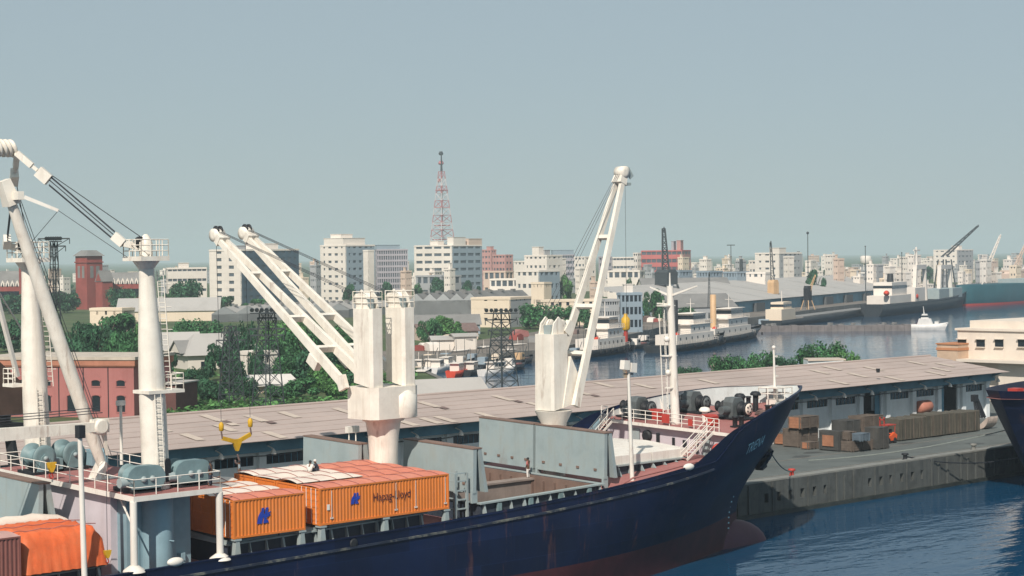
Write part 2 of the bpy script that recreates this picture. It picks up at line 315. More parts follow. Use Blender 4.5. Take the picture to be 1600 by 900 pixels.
# wall: pilasters, bay panels, clerestory windows, doors, eaves beam with brackets and lamps
DOORB = (1, 4, 8)   # bays counted from the right-hand end, doors standing open
nb = 30; bx = [WX1 - 6 * k for k in range(nb + 1)]
pil = MB().box((-0.42, -0.45, 0), (0.42, 0, 5.7)).box((-0.52, -0.55, 4.9), (0.52, 0, 5.7)).mesh('pilaster', mat=WWALL)
bay = MB().box((0.4, 0, 0), (5.6, 0.25, 3.9)).box((0.4, 0, 4.85), (5.6, 0.25, 5.7)).box((0.4, 0, 3.9), (0.75, 0.25, 4.85)).box((5.25, 0, 3.9), (5.6, 0.25, 4.85)).mesh('wall_bay', mat=WWALL)
bayd = MB().box((0.4, 0, 0), (1.0, 0.25, 5.7)).box((5.0, 0, 0), (5.6, 0.25, 5.7)).box((1.0, 0, 5.2), (5.0, 0.25, 5.7)).mesh('wall_bay', mat=WWALL)
cle = MB().box((0.75, 0.1, 3.9), (5.25, 0.16, 4.85)).mesh('clerestory_window', mat=GLASS)
mul = MB()
for k in range(1, 6): mul.box((0.75 + 4.5 * k / 6 - 0.03, 0.05, 3.9), (0.75 + 4.5 * k / 6 + 0.03, 0.11, 4.85))
mul = mul.mesh('mullions', mat=BEAM)
leaf = MB().box((0, 0, 0), (1.9, 0.09, 5.1)).mesh('sliding_door', mat=BEAM)
lamp = MB().bar((0, 0, 0), (0, -0.9, -0.25), 0.09, 0.09).lathe((0, -0.95, -0.75), [(0.30, 0), (0.22, 0.28), (0.08, 0.5)], 8).mesh('lamp_bracket', mat=W)
for k in range(nb):
    x = bx[k + 1]; o = Vector((x, WY, QZ)) - Vector((145, WY, QZ))
    if k in DOORB:
        inst('wall_bay', bayd, wh, o); inst('sliding_door', leaf, wh, o + Vector((0.2 if k % 2 else 4.0, 0.3, 0)))
    else:
        inst('wall_bay', bay, wh, o); cw = inst('clerestory_window', cle, wh, o); inst('mullions', mul, cw)
for k in range(nb + 1):
    o = Vector((bx[k], WY, QZ)) - Vector((145, WY, QZ)); inst('pilaster', pil, wh, o)
    inst('lamp_bracket', lamp, wh, o + Vector((0, -1.15, 5.85)))
MB().box((WX0 - 0.6, WY - 1.15, 8.75), (WX1 + 0.7, WY - 0.85, 9.75)).box((WX0 - 0.6, WY - 1.35, 9.62), (WX1 + 0.7, WY - 0.75, 9.75)).build('eaves_beam', BEAM, wh)
MB().box((WX0 - 0.6, WY - 0.85, 9.2), (WX1 + 0.7, WY + 0.3, 9.3)).build('canopy_soffit', BEAM, wh)
raf = MB().prism([(-0.1, -0.9, 5.7), (-0.1, -2.9, 6.43), (-0.1, -0.9, 6.4)], (0.2, 0, 0)).mesh('rafter_end', mat=BEAM)
for k in range(nb + 1): inst('rafter_end', raf, wh, (bx[k] - 145, 0, 0))
MB().prism([(WX1 + 0.25, WY, QZ), (WX1 + 0.25, 2*RY - WY, QZ), (WX1 + 0.25, 2*RY - WY, 9.9), (WX1 + 0.25, RY, RZ - 0.2), (WX1 + 0.25, WY, 9.9)], (0.3, 0, 0)).build('gable_wall', WWALL, wh)
MB().box((WX0, 2*RY - WY - 0.3, QZ), (WX1, 2*RY - WY, 9.5)).build('rear_wall', WWALL, wh)
MB().path([Vector((x, WY - 0.75, 8.35 + 0.12 * math.sin(x * 0.9))) for x in range(60, 236, 3)], 0.05, 4).build('wall_cable', CABLE, wh)
# ---------------------------------------------------------------- cargo on the quay
WOOD = mat('weathered_crate_boards', (0.12, 0.095, 0.078), 0.85, 0.3, 1.2, streak=0.4, dirt=(0.06, 0.055, 0.05))
WOODL = mat('fresh_plywood', (0.33, 0.15, 0.085), 0.8, 0.25, 1.0, streak=0.3, dirt=(0.25, 0.13, 0.08))
WOODD = mat('dark_tarred_crate', (0.06, 0.06, 0.058), 0.85, 0.3, 1.0, streak=0.4, dirt=(0.11, 0.09, 0.07))
def crate(u, v, wx, wy, h, label, z=QZ, m=WOOD, lid=None, group='wooden cargo crates stacked on the quay', rz=0.0, panel=None):
    """u, v: the crate's nearest bottom corner; boards are separate planks on battens"""
    p = at(u, v, z=z); t = thing('cargo_crate', label, 'crate', tuple(p), rz, group)
    MB().box((0.04, 0.04, 0.12), (wx - 0.04, wy - 0.04, h - 0.04)).build('core', DARK, t, local=True)
    nbd = max(4, int(h / 0.3)); bh = (h - 0.12) / nbd
    pl = MB().box((0, 0, 0.015), (wx, 0.05, bh)).mesh('side_board', mat=m); pe = MB().box((0, 0.0, 0.015), (0.05, wy, bh)).mesh('end_board', mat=lid or m)
    for k in range(nbd):
        inst('side_board', pl, t, (random.uniform(-.01, .01), random.uniform(-.02, .01), 0.12 + k * bh)); inst('end_board', pe, t, (random.uniform(-.02, .01), 0, 0.12 + k * bh))
    bt = MB().box((-0.07, -0.09, 0.02), (0.07, -0.02, h)).mesh('batten', mat=m); be = MB().box((-0.09, -0.07, 0.02), (-0.02, 0.07, h)).mesh('batten', mat=m); sk_ = MB().box((-0.1, 0.0, 0), (0.1, wy, 0.12)).mesh('skid', mat=m)
    for x in (0.15, wx / 2, wx - 0.15): inst('batten', bt, t, (x, 0, 0))
    for y in (0.15, wy - 0.15): inst('batten', be, t, (0, y, 0))
    for x in (0.3, wx - 0.3): inst('skid', sk_, t, (x, 0, 0))
    nl = max(3, int(wx / 0.6)); ll = MB().box((0, -0.05, 0), (wx / nl - 0.02, wy + 0.05, 0.05)).mesh('lid_board', mat=m)
    for k in range(nl): inst('lid_board', ll, t, (k * wx / nl, 0, h - 0.01 + random.uniform(0, .015)))
    if panel: MB().box((-0.13, wy * 0.25, h * 0.25), (-0.095, wy * 0.8, h * 0.8)).build('plywood_panel', WOODL, t, local=True)
    return t
crate(1249, 700, 3.7, 2.5, 2.2, 'tall weathered crate at the left of the quay stack, carrying another crate')
crate(1251, 671.5, 3.6, 1.9, 1.45, 'long crate with an orange end lying on top of the tall left-hand crate', z=5.75, lid=WOODL)
crate(1228, 696, 1.4, 1.9, 1.35, 'small reddish crate at the far left of the quay stack beside the bow', m=WOOD, lid=WOODL)
crate(1264, 703, 1.9, 1.2, 0.85, 'low flat crate with a bright orange end in front of the tall left-hand crate', lid=WOODL)
crate(1311, 706, 1.0, 2.9, 2.35, 'square crate with an orange plywood panel on its end', panel=1, m=WOODD)
crate(1332, 707, 4.0, 1.9, 1.25, 'long low crate along the front edge of the quay stack')
crate(1372, 703, 2.2, 1.9, 2.55, 'tall dark crate beside the orange forklift', m=WOODD)
crate(1346, 690.5, 1.7, 1.3, 0.9, 'small grey-blue box on top of the long low front crate', z=4.8, m=mat('grey_blue_box', (0.10, 0.13, 0.16), 0.7, 0.2))
crate(1326, 689, 1.5, 1.6, 1.0, 'small brown box behind the grey-blue one on the long low crate', z=4.8)
crate(1322, 690, 3.0, 2.2, 2.5, 'dark wide crate at the back of the quay stack below the open doorway', m=WOODD)
crate(1350, 686, 4.2, 2.4, 2.75, 'tallest brown crate at the back of the quay stack')
LONG = mat('brown_green_tarpaulin', (0.085, 0.075, 0.058), 0.85, 0.3, 0.8, streak=0.5, dirt=(0.045, 0.055, 0.05), bump=0.3)
for k, lb in enumerate(('tarpaulin-covered long crate next to the forklift', 'middle tarpaulin-covered long crate of the row on the quay', 'tarpaulin-covered long crate at the right end next to the grab bucket')):
    x0 = 199.2 + 6.1 * k; t = thing('covered_crate', lb, 'crate', (x0, 137.3, QZ), 0, 'long covered crates in a row on the quay'); m_ = MB(); n = 24; o = []
    hh = 2.75 + 0.12 * (k == 1)
    for i in range(n + 1):
        x = x0 + 5.95 * i / n; w_ = 0.05 * math.sin(i * 2.3 + k); o += [(x, 137.3 + w_ - 0.03, QZ + 0.15), (x, 137.3 + w_ * 0.5, QZ + hh - 0.1), (x, 137.45, QZ + hh), (x, 139.9, QZ + hh + 0.06 * math.sin(i)), (x, 140.0, QZ + 0.15)]
    fs = []
    for i in range(n):
        for j in range(4): fs.append((5*i+j, 5*i+5+j, 5*i+6+j, 5*i+1+j))
    m_.add(o, fs + [(0, 1, 2, 3, 4), tuple(range(5*n, 5*n+5))]); m_.build('tarpaulin', LONG, t)
    MB().box((x0 + 0.3, 137.4, QZ), (x0 + 0.6, 139.9, QZ + 0.16)).box((x0 + 5.3, 137.4, QZ), (x0 + 5.6, 139.9, QZ + 0.16)).build('skid', WOOD, t)
    for i in (1.2, 3.0, 4.8): MB().bar((x0 + i, 137.22, QZ + 0.2), (x0 + i, 137.22, QZ + hh), 0.07, 0.07).build('lashing', WOOD, t)
def forklift(p):
    t = thing('forklift', 'small orange-red forklift truck parked between the crates on the quay', 'forklift', tuple(p)); x, y, z = p
    MB().prism([(x, y, z + 0.35), (x + 2.0, y, z + 0.35), (x + 2.2, y, z + 1.0), (x + 1.6, y, z + 1.35), (x + 0.9, y, z + 0.95), (x, y, z + 0.95)], (0, 1.15, 0)).build('body', mat('forklift_orange', (0.62, 0.10, 0.03), 0.5, 0.2), t)
    m_ = MB()
    for a, b in ((0.25, 0.1), (0.25, 1.05), (1.75, 0.1), (1.75, 1.05)): m_.tube((x + a, y + b, z + 0.9), (x + a + 0.1, y + b, z + 2.25), 0.05)
    m_.box((x + 0.15, y, z + 2.22), (x + 1.95, y + 1.15, z + 2.32)); m_.build('overhead_guard', REDP, t)
    MB().box((x - 0.25, y + 0.2, z + 0.1), (x - 0.12, y + 0.32, z + 3.3)).box((x - 0.25, y + 0.83, z + 0.1), (x - 0.12, y + 0.95, z + 3.3)).box((x - 0.25, y + 0.2, z + 2.9), (x - 0.12, y + 0.95, z + 3.05)).build('mast', REDP, t)
    for b in (0.25, 0.78): MB().box((x - 1.35, y + b, z + 0.12), (x - 0.2, y + b + 0.13, z + 0.18)).build('fork', DARK, t)
    for a in (0.4, 1.7):
        for b in (-0.05, 0.95): MB().lathe((x + a, y + b, z + 0.36), [(0.2, 0), (0.36, 0.04), (0.36, 0.22), (0.2, 0.26)], 12, (0, 1, 0)).build('wheel', RUBBER, t)
    MB().box((x + 0.95, y + 0.3, z + 0.95), (x + 1.45, y + 0.85, z + 1.15)).box((x + 1.4, y + 0.3, z + 1.1), (x + 1.55, y + 0.85, z + 1.7)).build('seat', DARK, t)
forklift(at(1386, 694, z=QZ))
p = at(1461, 668, z=QZ); t = thing('storage_tank', 'orange round-ended tank lying behind the covered crates by the open doorway', 'tank', tuple(p))
MB().lathe(p + Vector((0, 2.5, 2.6)), [(0.0, -0.2), (0.6, -0.1), (0.85, 0.15), (0.85, 2.2), (0.6, 2.5), (0, 2.6)], 16, (1, 0, 0)).build('shell', mat('faded_orange_tank', (0.42, 0.17, 0.12), 0.6, 0.2), t)
MB().box(p + Vector((0.4, 1.8, 0)), p + Vector((0.7, 3.2, 1.9))).box(p + Vector((1.8, 1.8, 0)), p + Vector((2.1, 3.2, 1.9))).build('cradle', WOOD, t)
# clamshell grab lying on the apron
p = at(1541, 670, z=QZ); t = thing('grab_bucket', 'open clamshell grab bucket with pale worn shell left on the quay by the far ship', 'grab bucket', tuple(p))
sh = MB(); n = 10; o = []
for i in range(n + 1):
    a = math.radians(-100 + 120 * i / n); o += [p + Vector((-1.2, 0.3 + 1.3 * math.sin(a), 1.45 - 1.4 * math.cos(a))), p + Vector((1.2, 0.3 + 1.3 * math.sin(a), 1.45 - 1.4 * math.cos(a)))]
sh.add(o, [(2*i, 2*i+1, 2*i+3, 2*i+2) for i in range(n)]); sh.add([o[2*i] for i in range(n+1)], [tuple(range(n+1))]); sh.add([o[2*i+1] for i in range(n+1)], [tuple(range(n+1))])
sh.build('bucket_shell', mat('pale_worn_steel', (0.46, 0.38, 0.33), 0.6, 0.25, 1.5, patch=0.5, dirt=(0.2, 0.15, 0.13)), t)
m_ = MB()
for dx in (-1, -0.3, 0.4, 1): m_.bar(p + Vector((dx, 0.8, 1.4)), p + Vector((dx * 0.4 - 0.8, 1.2, 4.4)), 0.2, 0.3, 0.12, 0.15)
m_.box(p + Vector((-1.3, 0.9, 3.6)), p + Vector((-0.4, 1.5, 4.5))); m_.build('arm', DARK, t)
# bollards and moorings
def bollard(p, label, m, g='mooring bollards along the quay edge'):
    o = MB().lathe(p, [(0.34, 0), (0.24, 0.12), (0.22, 0.5), (0.42, 0.62), (0.36, 0.78), (0, 0.82)], 12).build('bollard', m, org=tuple(p)); return tag(o, label, 'bollard', g)
B1 = Vector((161.3, 124.7, QZ)); bollard(B1, 'dark red bollard holding the bow line of the navy ship', REDP)
for x, lb in ((182.0, 'dark bollard on the quay edge between the red and the pale bollards'), (196.0, 'pale yellowish bollard on the quay edge near the far ship')): bollard(Vector((x, 124.7, QZ)), lb, DARK if x < 190 else EDGE)
ROPE = mat('mooring_rope', (0.20, 0.22, 0.20), 0.9, 0.2, 2.0)
def rope(name, a, b, sag, r, label, m=ROPE, n=14, cat='rope', group=None, parent=None):
    a = Vector(a); b = Vector(b); pts = [a.lerp(b, k / n) - Vector((0, 0, sag * 4 * (k / n) * (1 - k / n))) for k in range(n + 1)]
    o = MB().path(pts, r, 5).build(name, m, parent); return tag(o, label, cat, group) if label else o
rope('mooring_rope', (142.6, 112.7, 8.3), B1 + Vector((0, 0, 0.5)), 0.5, 0.06, 'bow mooring line from the navy ship to the red bollard')
rope('mooring_rope', (205, 114, 9.0), (172.5, 131, QZ + 0.3), 1.2, 0.06, 'pale mooring line from the far ship sweeping across the quay')
rope('mooring_rope', (200, 118, 3.4), (182, 124.6, QZ + 0.4), 1.0, 0.08, 'dark slack line from the far ship to the dark bollard', m=DARK)
# pale office block past the warehouse end
PLW = mat('cream_plaster_wall', (0.66, 0.58, 0.50), 0.85, 0.08, 0.2, streak=0.2, dirt=(0.45, 0.40, 0.36))
t = thing('port_building', 'cream flat-roofed port building with four square windows past the warehouse end', 'building', (262, 165, QZ))
A_ = at(1496, 516, x=262); B_ = at(1640, 516, x=262); zt = A_.z
MB().box((262, B_.y, QZ), (290, A_.y, zt)).build('wall', PLW, t)
MB().box((261.7, B_.y, zt + 0.002), (290.3, A_.y + 0.3, zt + 0.35)).build('cornice', PLW, t)
MB().box((264, B_.y, zt + 0.35), (289, A_.y - 1.0, zt + 1.5)).build('parapet', PLW, t)
for ua in (1497, 1526, 1555, 1591):
    a = at(ua, 530, x=262); b = at(ua + 13, 542, x=262)
    wo = MB().box((261.9, b.y, b.z), (262.1, a.y, a.z)).build('window', GLASS, t); MB().box((261.5, b.y - 0.1, a.z), (262, a.y + 0.1, a.z + 0.12)).box((261.6, b.y - 0.08, b.z - 0.12), (262, a.y + 0.08, b.z)).build('hood', PLW, wo)
MB().box((258.5, B_.y, at(1530, 566, x=259).z), (262, A_.y - 2, at(1530, 562, x=259).z)).build('canopy', PLW, t)
MB().box((260.5, at(1640, 570, x=260.5).y, QZ), (261.8, at(1560, 570, x=260.5).y, at(1560, 566, x=260.5).z)).build('lower_wall', PLW, t)
a = at(1464, 538, x=259); b = at(1494, 560, x=259)
t = thing('annex', 'low orange-brown banded annex against the cream port building', 'building', (259, b.y, QZ))
MB().box((259, b.y - 0.3, QZ), (265, a.y, a.z)).build('wall', mat('pale_ochre_wall', (0.50, 0.36, 0.26), 0.85, 0.15), t)
MB().box((258.9, b.y - 0.4, a.z - 0.9), (265.1, a.y + 0.1, a.z - 0.5)).box((258.85, b.y - 0.4, a.z), (265.2, a.y + 0.15, a.z + 0.2)).build('band', mat('orange_band', (0.45, 0.2, 0.1), 0.8, 0.15), t)
# ---------------------------------------------------------------- the navy cargo ship
C = 114.0; HB = 9.0; SX0 = 20.0; HEEL = 0.035
def interp(tab, x):
    if x <= tab[0][0]: return tab[0][1]
    for (a, fa), (b, fb) in zip(tab[:-1], tab[1:]):
        if x <= b: return fa + (fb - fa) * (x - a) / (b - a)
    return tab[-1][1]
SHEER = [(20, 6.93), (68, 7.09), (81, 7.28), (95, 7.5), (105, 7.82), (113.5, 8.27), (120, 8.74), (126.3, 9.32), (129.5, 11.6), (131.7, 12.25), (133.8, 12.75), (137.8, 13.37), (141.7, 13.75), (149, 13.9)]
STEM = [(-3, 139.6), (1, 139.2), (2.6, 139.0), (3.5, 139.05), (4.9, 140.0), (6.8, 142.4), (8.5, 144.3), (10.8, 146.3), (13.6, 148.9), (15, 150)]
def zs(X): return interp(SHEER, X)
def zd(X): return zs(min(X, 126)) - 1.1 + 0.9 * max(0, min(1, (X - 112.6) / 1.6))
def fdk(X): return 11.38 + (X - 129.6) * 0.06
def hb(X, z):
    k = max(0.0, min(1.0, z / 8.0)); xm = 100 + 14 * k; xs = interp(STEM, z); p = 1.7 + 0.6 * k + 0.9 * max(0.0, min(1.0, (z - 7) / 4))
    if X <= xm: b = HB
    elif X >= xs: b = 0.0
    else: b = HB * (1 - ((X - xm) / (xs - xm)) ** p)
    return b
ship = thing('cargo_ship', 'navy blue cargo ship moored bow to the right along the quay', 'ship', (84, C, 0))
def hull_strip(zf, s_list):
    """rows of points (near side, far side) for z = zf(Xtop)"""
    near = []; far = []
    for s in s_list:
        xt = SX0 + (148.9 - SX0) * s; z = zf(xt); X = SX0 + (interp(STEM, z) - SX0) * s; b = hb(X, z) if s < 1 else 0
        near.append((X, C - b, z)); far.append((X, C + b, z))
    return near, far
SL = [k / 20 * 0.6 for k in range(20)] + [0.6 + 0.4 * k / 60 for k in range(61)]
def loft(zfs):
    m_ = MB(); rows = [hull_strip(f, SL) for f in zfs]; n = len(SL)
    for side in (0, 1):
        o = [p for r in rows for p in r[side]]
        m_.add(o, [(i*n+k, i*n+k+1, (i+1)*n+k+1, (i+1)*n+k) for i in range(len(zfs)-1) for k in range(n-1)], True)
    return m_
PL = 2.7
loft([lambda x: -2.0, lambda x: -0.6, lambda x: 0.8, lambda x: 1.8, lambda x: PL]).build('underwater_hull', REDB, ship)
hull = loft([(lambda x, f=f: PL + (zs(x) - PL) * f) for f in (0, .12, .25, .4, .55, .7, .85, 1)]).build('hull', NAVY, ship)
MB().box((SX0 - 0.01, C - HB, -2), (SX0, C + HB, 6)).build('aft_cut', NAVY, ship)
# bulbous bow
bl = MB(); bl.ball((137.2, C, -0.9), (6.05, 1.75, 3.0), 20, 14); bl.build('bulbous_bow', BULB, ship)
# bulwarks: inner plating and capping rail
def bulwark(xa, xb, inner, capm, zlow, sides=(0, 1), name='bulwark'):
    for sd_ in sides:
        m_ = MB(); cap = MB(); n = max(8, int((xb - xa) / 0.8)); o = []; oc = []
        for k in range(n + 1):
            X = xa + (xb - xa) * k / n; sg = -1 if sd_ == 0 else 1; z1 = zs(X); b1 = max(0.02, hb(X, z1)); z0 = zlow(X)
            for j in range(5): zj = z0 + (z1 - z0) * j / 4; o.append((X, C + sg * max(0, min(hb(X, zj), b1) - 0.14), zj))
            oc += [(X, C + sg * (b1 + 0.06), z1 + 0.03), (X, C + sg * max(0, b1 - 0.2), z1 + 0.03), (X, C + sg * (b1 + 0.06), z1 - 0.06)]
        m_.add(o, [(5*k+j, 5*k+j+1, 5*k+j+6, 5*k+j+5) for k in range(n) for j in range(4)], True)
        cap.add(oc, [(3*k, 3*k+1, 3*k+4, 3*k+3) for k in range(n)] + [(3*k, 3*k+3, 3*k+5, 3*k+2) for k in range(n)])
        b_ = m_.build(name, inner, ship); cap.build('capping_rail', capm, b_)
bulwark(SX0, 129.4, BLUEG, NAVY, zd)
bulwark(129.4, 148.7, BULWI, NAVY, fdk)
# bulwark stays inside the forecastle (far side shows)
st = MB()
for X in [131.5 + 1.5 * k for k in range(10)]:
    b = hb(X, zs(X)) - 0.15; st.prism([(X, C + b, zs(X) - 0.1), (X, C + b - 0.6, fdk(X)), (X, C + b, fdk(X))], (0.06, 0, 0))
tag(st.build('bulwark_stays', W, ship), kind='stuff')
# worn rubbing strake
rub = MB(); px_ = None
for k in range(87):
    X = 40 + k * 1.0; z = zs(X) - 0.68 - 0.004 * max(0, 100 - X); b = hb(X, z); p = Vector((X, C - b - 0.05, z))
    if px_: rub.bar(px_, p, 0.14, 0.16)
    px_ = p
rub.build('rubbing_strake', mat('worn_strake_paint', (0.02, 0.028, 0.05), 0.6, 0.4, 1.0, patch=0.9, pscale=0.75, dirt=(0.26, 0.26, 0.20)), ship)
# decks, with openings where the holds are
HATCH = [(40, 66.3), (76.2, 93.8), (99.6, 113.0), (117.4, 126.6)]; HY0, HY1 = 106.7, 121.3
def deck_plate(xa, xb, y0, y1, zf, name):
    n = max(2, int((xb - xa) / 1.0)); o = []
    for k in range(n + 1):
        X = xa + (xb - xa) * k / n; z = zf(X); b = max(0.01, hb(X, z) - 0.1); ya = max(y0, C - b); yb = min(y1, C + b); o += [(X, min(ya, yb), z), (X, yb, z)]
    return MB().add(o, [(2*k, 2*k+2, 2*k+3, 2*k+1) for k in range(n)]).build(name, DECK, ship)
xs_ = [SX0] + [v for h in HATCH for v in h] + [129.6]
for i in range(0, len(xs_), 2): deck_plate(xs_[i], xs_[i + 1], 0, 999, zd, 'main_deck')
HYS = [(HY0, HY1)] * 3 + [(109.3, 118.7)]
for i, (a, b) in enumerate(HATCH): deck_plate(a, b, 0, HYS[i][0], zd, 'side_deck'); deck_plate(a, b, HYS[i][1], 999, zd, 'side_deck')
deck_plate(129.25, 148.6, 0, 999, fdk, 'forecastle_deck')
def zc(X): return 8.06 + (X - 96.7) * 0.021 if X < 116 else 9.2
# hatch coamings with stays and rest bar
stay = MB().prism([(-0.05, 0, 0), (-0.05, -0.55, 0), (-0.05, -0.14, 1.2), (-0.05, 0, 1.2)], (0.10, 0, 0)).mesh('coaming_stay', mat=PALEG)
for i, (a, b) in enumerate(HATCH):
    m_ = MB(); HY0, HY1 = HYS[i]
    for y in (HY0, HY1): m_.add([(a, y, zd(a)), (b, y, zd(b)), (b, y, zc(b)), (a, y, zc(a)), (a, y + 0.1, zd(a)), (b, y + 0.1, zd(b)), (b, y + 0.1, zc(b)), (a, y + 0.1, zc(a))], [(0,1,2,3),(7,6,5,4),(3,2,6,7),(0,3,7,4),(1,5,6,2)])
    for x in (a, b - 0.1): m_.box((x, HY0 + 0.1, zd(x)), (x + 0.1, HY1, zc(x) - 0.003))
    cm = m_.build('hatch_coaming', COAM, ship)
    for y in (HY0 - 0.1, HY1 + 0.15): MB().bar((a - 0.2, y, zc(a) + 0.05), (b + 0.2, y, zc(b) + 0.05), 0.42, 0.12).build('coaming_bar', PALEG, cm)
    for x in (a - 0.05, b + 0.05): MB().bar((x, HY0 + 0.12, zc(x) + 0.04), (x, HY1 - 0.07, zc(x) + 0.04), 0.3, 0.1).build('coaming_bar', PALEG, cm)
    n = int((b - a) / 1.45)
    for k in range(n + 1):
        x = a + 0.3 + (b - a - 0.6) * k / n
        o = inst('coaming_stay', stay, cm, (x - 84, HY0 - C, zd(x)), 0, (1.6 if k % 3 == 0 else 0.8, 1.0, (zc(x) - zd(x)) / 1.2))
# open hold
HY0, HY1 = HYS[0]; a, b = HATCH[2]; m_ = MB()
for y in (HY0 + 0.1, HY1 - 0.25): m_.box((a + 0.1, y, -0.5), (b - 0.1, y + 0.15, zc(a) - 0.05))
for x in (a + 0.1, b - 0.25): m_.box((x, HY0 + 0.25, -0.5), (x + 0.15, HY1 - 0.25, zc(x) - 0.05))
hold = m_.build('hold_wall', BROWN, ship)
MB().box((a, HY0, -0.6), (b, HY1, -0.5)).build('hold_floor', BROWN, ship)
for x in [a + 0.8 + 1.25 * k for k in range(10)]: MB().box((x, HY1 - 0.5, 0), (x + 0.12, HY1 - 0.25, zc(x) - 0.4)).build('frame_rib', BROWN, hold)
for y in [HY0 + 1 + 1.3 * k for k in range(11)]: MB().box((b - 0.5, y, 0), (b - 0.25, y + 0.12, zc(b) - 0.4)).build('frame_rib', BROWN, hold)
gp = mat('grey_brown_girder', (0.26, 0.21, 0.185), 0.75, 0.2, 0.5, streak=0.4, dirt=(0.14, 0.1, 0.08))
m_ = MB().box((a + 0.1, 114.3, 6.3), (b - 0.1, 114.9, zc(a) - 0.15)).box((a + 0.1, 114.1, zc(a) - 0.15), (b - 0.1, 115.1, zc(a) + 0.0)); m_.build('centre_girder', gp, ship)
m_ = MB().box((a + 0.25, 114.9, 4.9), (b - 0.25, HY1 - 0.25, 5.1)); m_.build('tween_deck', BROWN, hold)
# folding hatch covers: open ones stand as hinged pairs
def cover_pair(x, y0, y1, z0, z1, lean=0.1, m=PALEG):
    def leaf_(xb, xt, nm):
        o = MB(); th = 0.34
        o.prism([(xb, y0, z0), (xt, y0, z1), (xt + th, y0, z1), (xb + th, y0, z0)], (0, y1 - y0, 0)); return o.build(nm, m, ship)
    p1 = leaf_(x, x + lean, 'hatch_cover_leaf'); leaf_(x + 1.25, x + 0.5 + lean, 'hatch_cover_leaf')
    MB().box((x + lean - 0.04, y0 - 0.03, z1 + 0.002), (x + lean + 0.9, y1 + 0.03, z1 + 0.09)).build('top_seal', BROWN, p1)
    for k in range(4):
        yy = y0 + (y1 - y0) * (k + 0.5) / 4; MB().box((x + 0.02, yy - 0.14, z0 + 0.6), (x - 0.06, yy + 0.14, z0 + 0.78)).build('cleat_box', BROWN, p1)
    for yy in (y0 + 0.15, y1 - 0.15): MB().box((x - 0.05, yy - 0.1, z0 - 0.75), (x + 0.5, yy + 0.1, z0 + 0.2)).build('hinge_arm', PALEG, p1)
cover_pair(113.5, 106.8, 114.75, 8.75, 12.45); cover_pair(113.5, 115.05, 121.7, 8.75, 12.45)
cover_pair(98.95, 106.8, 114.9, 8.95, 12.3); cover_pair(94.5, 115.1, 122.0, 8.8, 12.2); cover_pair(65.4, 112.9, 121.5, 8.4, 12.0)
# closed covers over the aft and forward holds
def closed_cover(a, b, y0, y1, zf, h, n, m=PALEG):
    for k in range(n):
        xa = a + (b - a) * k / n + 0.06; xb = a + (b - a) * (k + 1) / n - 0.06; za = zf(xa) + 0.12; zb = zf(xb) + 0.12
        m_ = MB(); c1 = (xa + xb) / 2
        m_.add([(xa, y0, za), (xb, y0, zb), (xb, y1, zb), (xa, y1, za), (xa, y0, za + h), (xb, y0, zb + h), (xb, y1, zb + h), (xa, y1, za + h), (xa, C, za + h + 0.25), (xb, C, zb + h + 0.25)],
               [(0,1,5,4),(2,3,7,6),(4,5,9,8),(8,9,6,7),(0,4,8,7,3),(1,2,6,9,5),(0,3,2,1)])
        m_.build('hatch_cover_leaf', m, ship)
closed_cover(76.0, 93.6, 106.6, 121.4, lambda x: zc(x) - 0.1, 0.25, 4); closed_cover(40, 65, 106.6, 121.4, lambda x: zc(x) - 0.1, 0.3, 5)
closed_cover(117.4, 126.6, 109.2, 118.8, lambda x: 9.2, 0.72, 2, W)
# mast house with its winch platform
PX0, PX1, PZ = 67.9, 74.8, 11.86
LIL = mat('lilac_white_bulkhead', (0.55, 0.50, 0.54), 0.6, 0.08, 0.5, streak=0.25, dirt=(0.40, 0.34, 0.33))
mh = MB().box((68.5, 109.0, 5.8), (74.0, 119.2, PZ - 0.36)).build('mast_house', LIL, ship)
MB().box((69.0, 107.9, 5.8), (74.0, 109.0, PZ - 0.36)).build('mast_house_side', BLUEG, mh)  # shade on this side is put into its blue-grey colour
MB().box((PX0, 105.3, PZ - 0.36), (PX1, 122.7, PZ - 0.02)).build('platform_edge', W, mh)
MB().box((PX0 + 0.06, 105.36, PZ - 0.02), (PX1 - 0.06, 122.64, PZ)).build('platform_deck', DECK, mh)
MB().rail([(PX1 - .1, 122.5, PZ), (PX0 + .1, 122.5, PZ), (PX0 + .1, 105.4, PZ), (PX1 - .1, 105.4, PZ), (PX1 - .1, 122.5, PZ)], 1.05, 0.032, 1.5, 2).build('platform_railing', W, mh)
for x in (PX0 + 0.1, PX1 - 0.1):
    for y in (105.5, 122.3): MB().tube((x, y, 6.2), (x, y, PZ - 0.36), 0.24, n=12).lathe((x, y, 7.0), [(0.75, 0), (0.7, 0.12), (0.3, 0.4)], 12).build('platform_post', W, mh)
MB().tube((PX0 + 0.1, 105.6, 9.9), (68.6, 108.0, 11.4), 0.07).build('strut', W, mh)
MB().box((74.0, 109.9, 6.0), (74.03, 111.2, 8.6)).build('red_door', REDP, mh)
MB().tube((70.6, 107.2, 8.6), (71.8, 106.6, 8.4), 0.05).tube((73.2, 107.85, 6.4), (73.2, 107.85, 7.3), 0.3, n=6).build('pipe', BLUEG, mh)
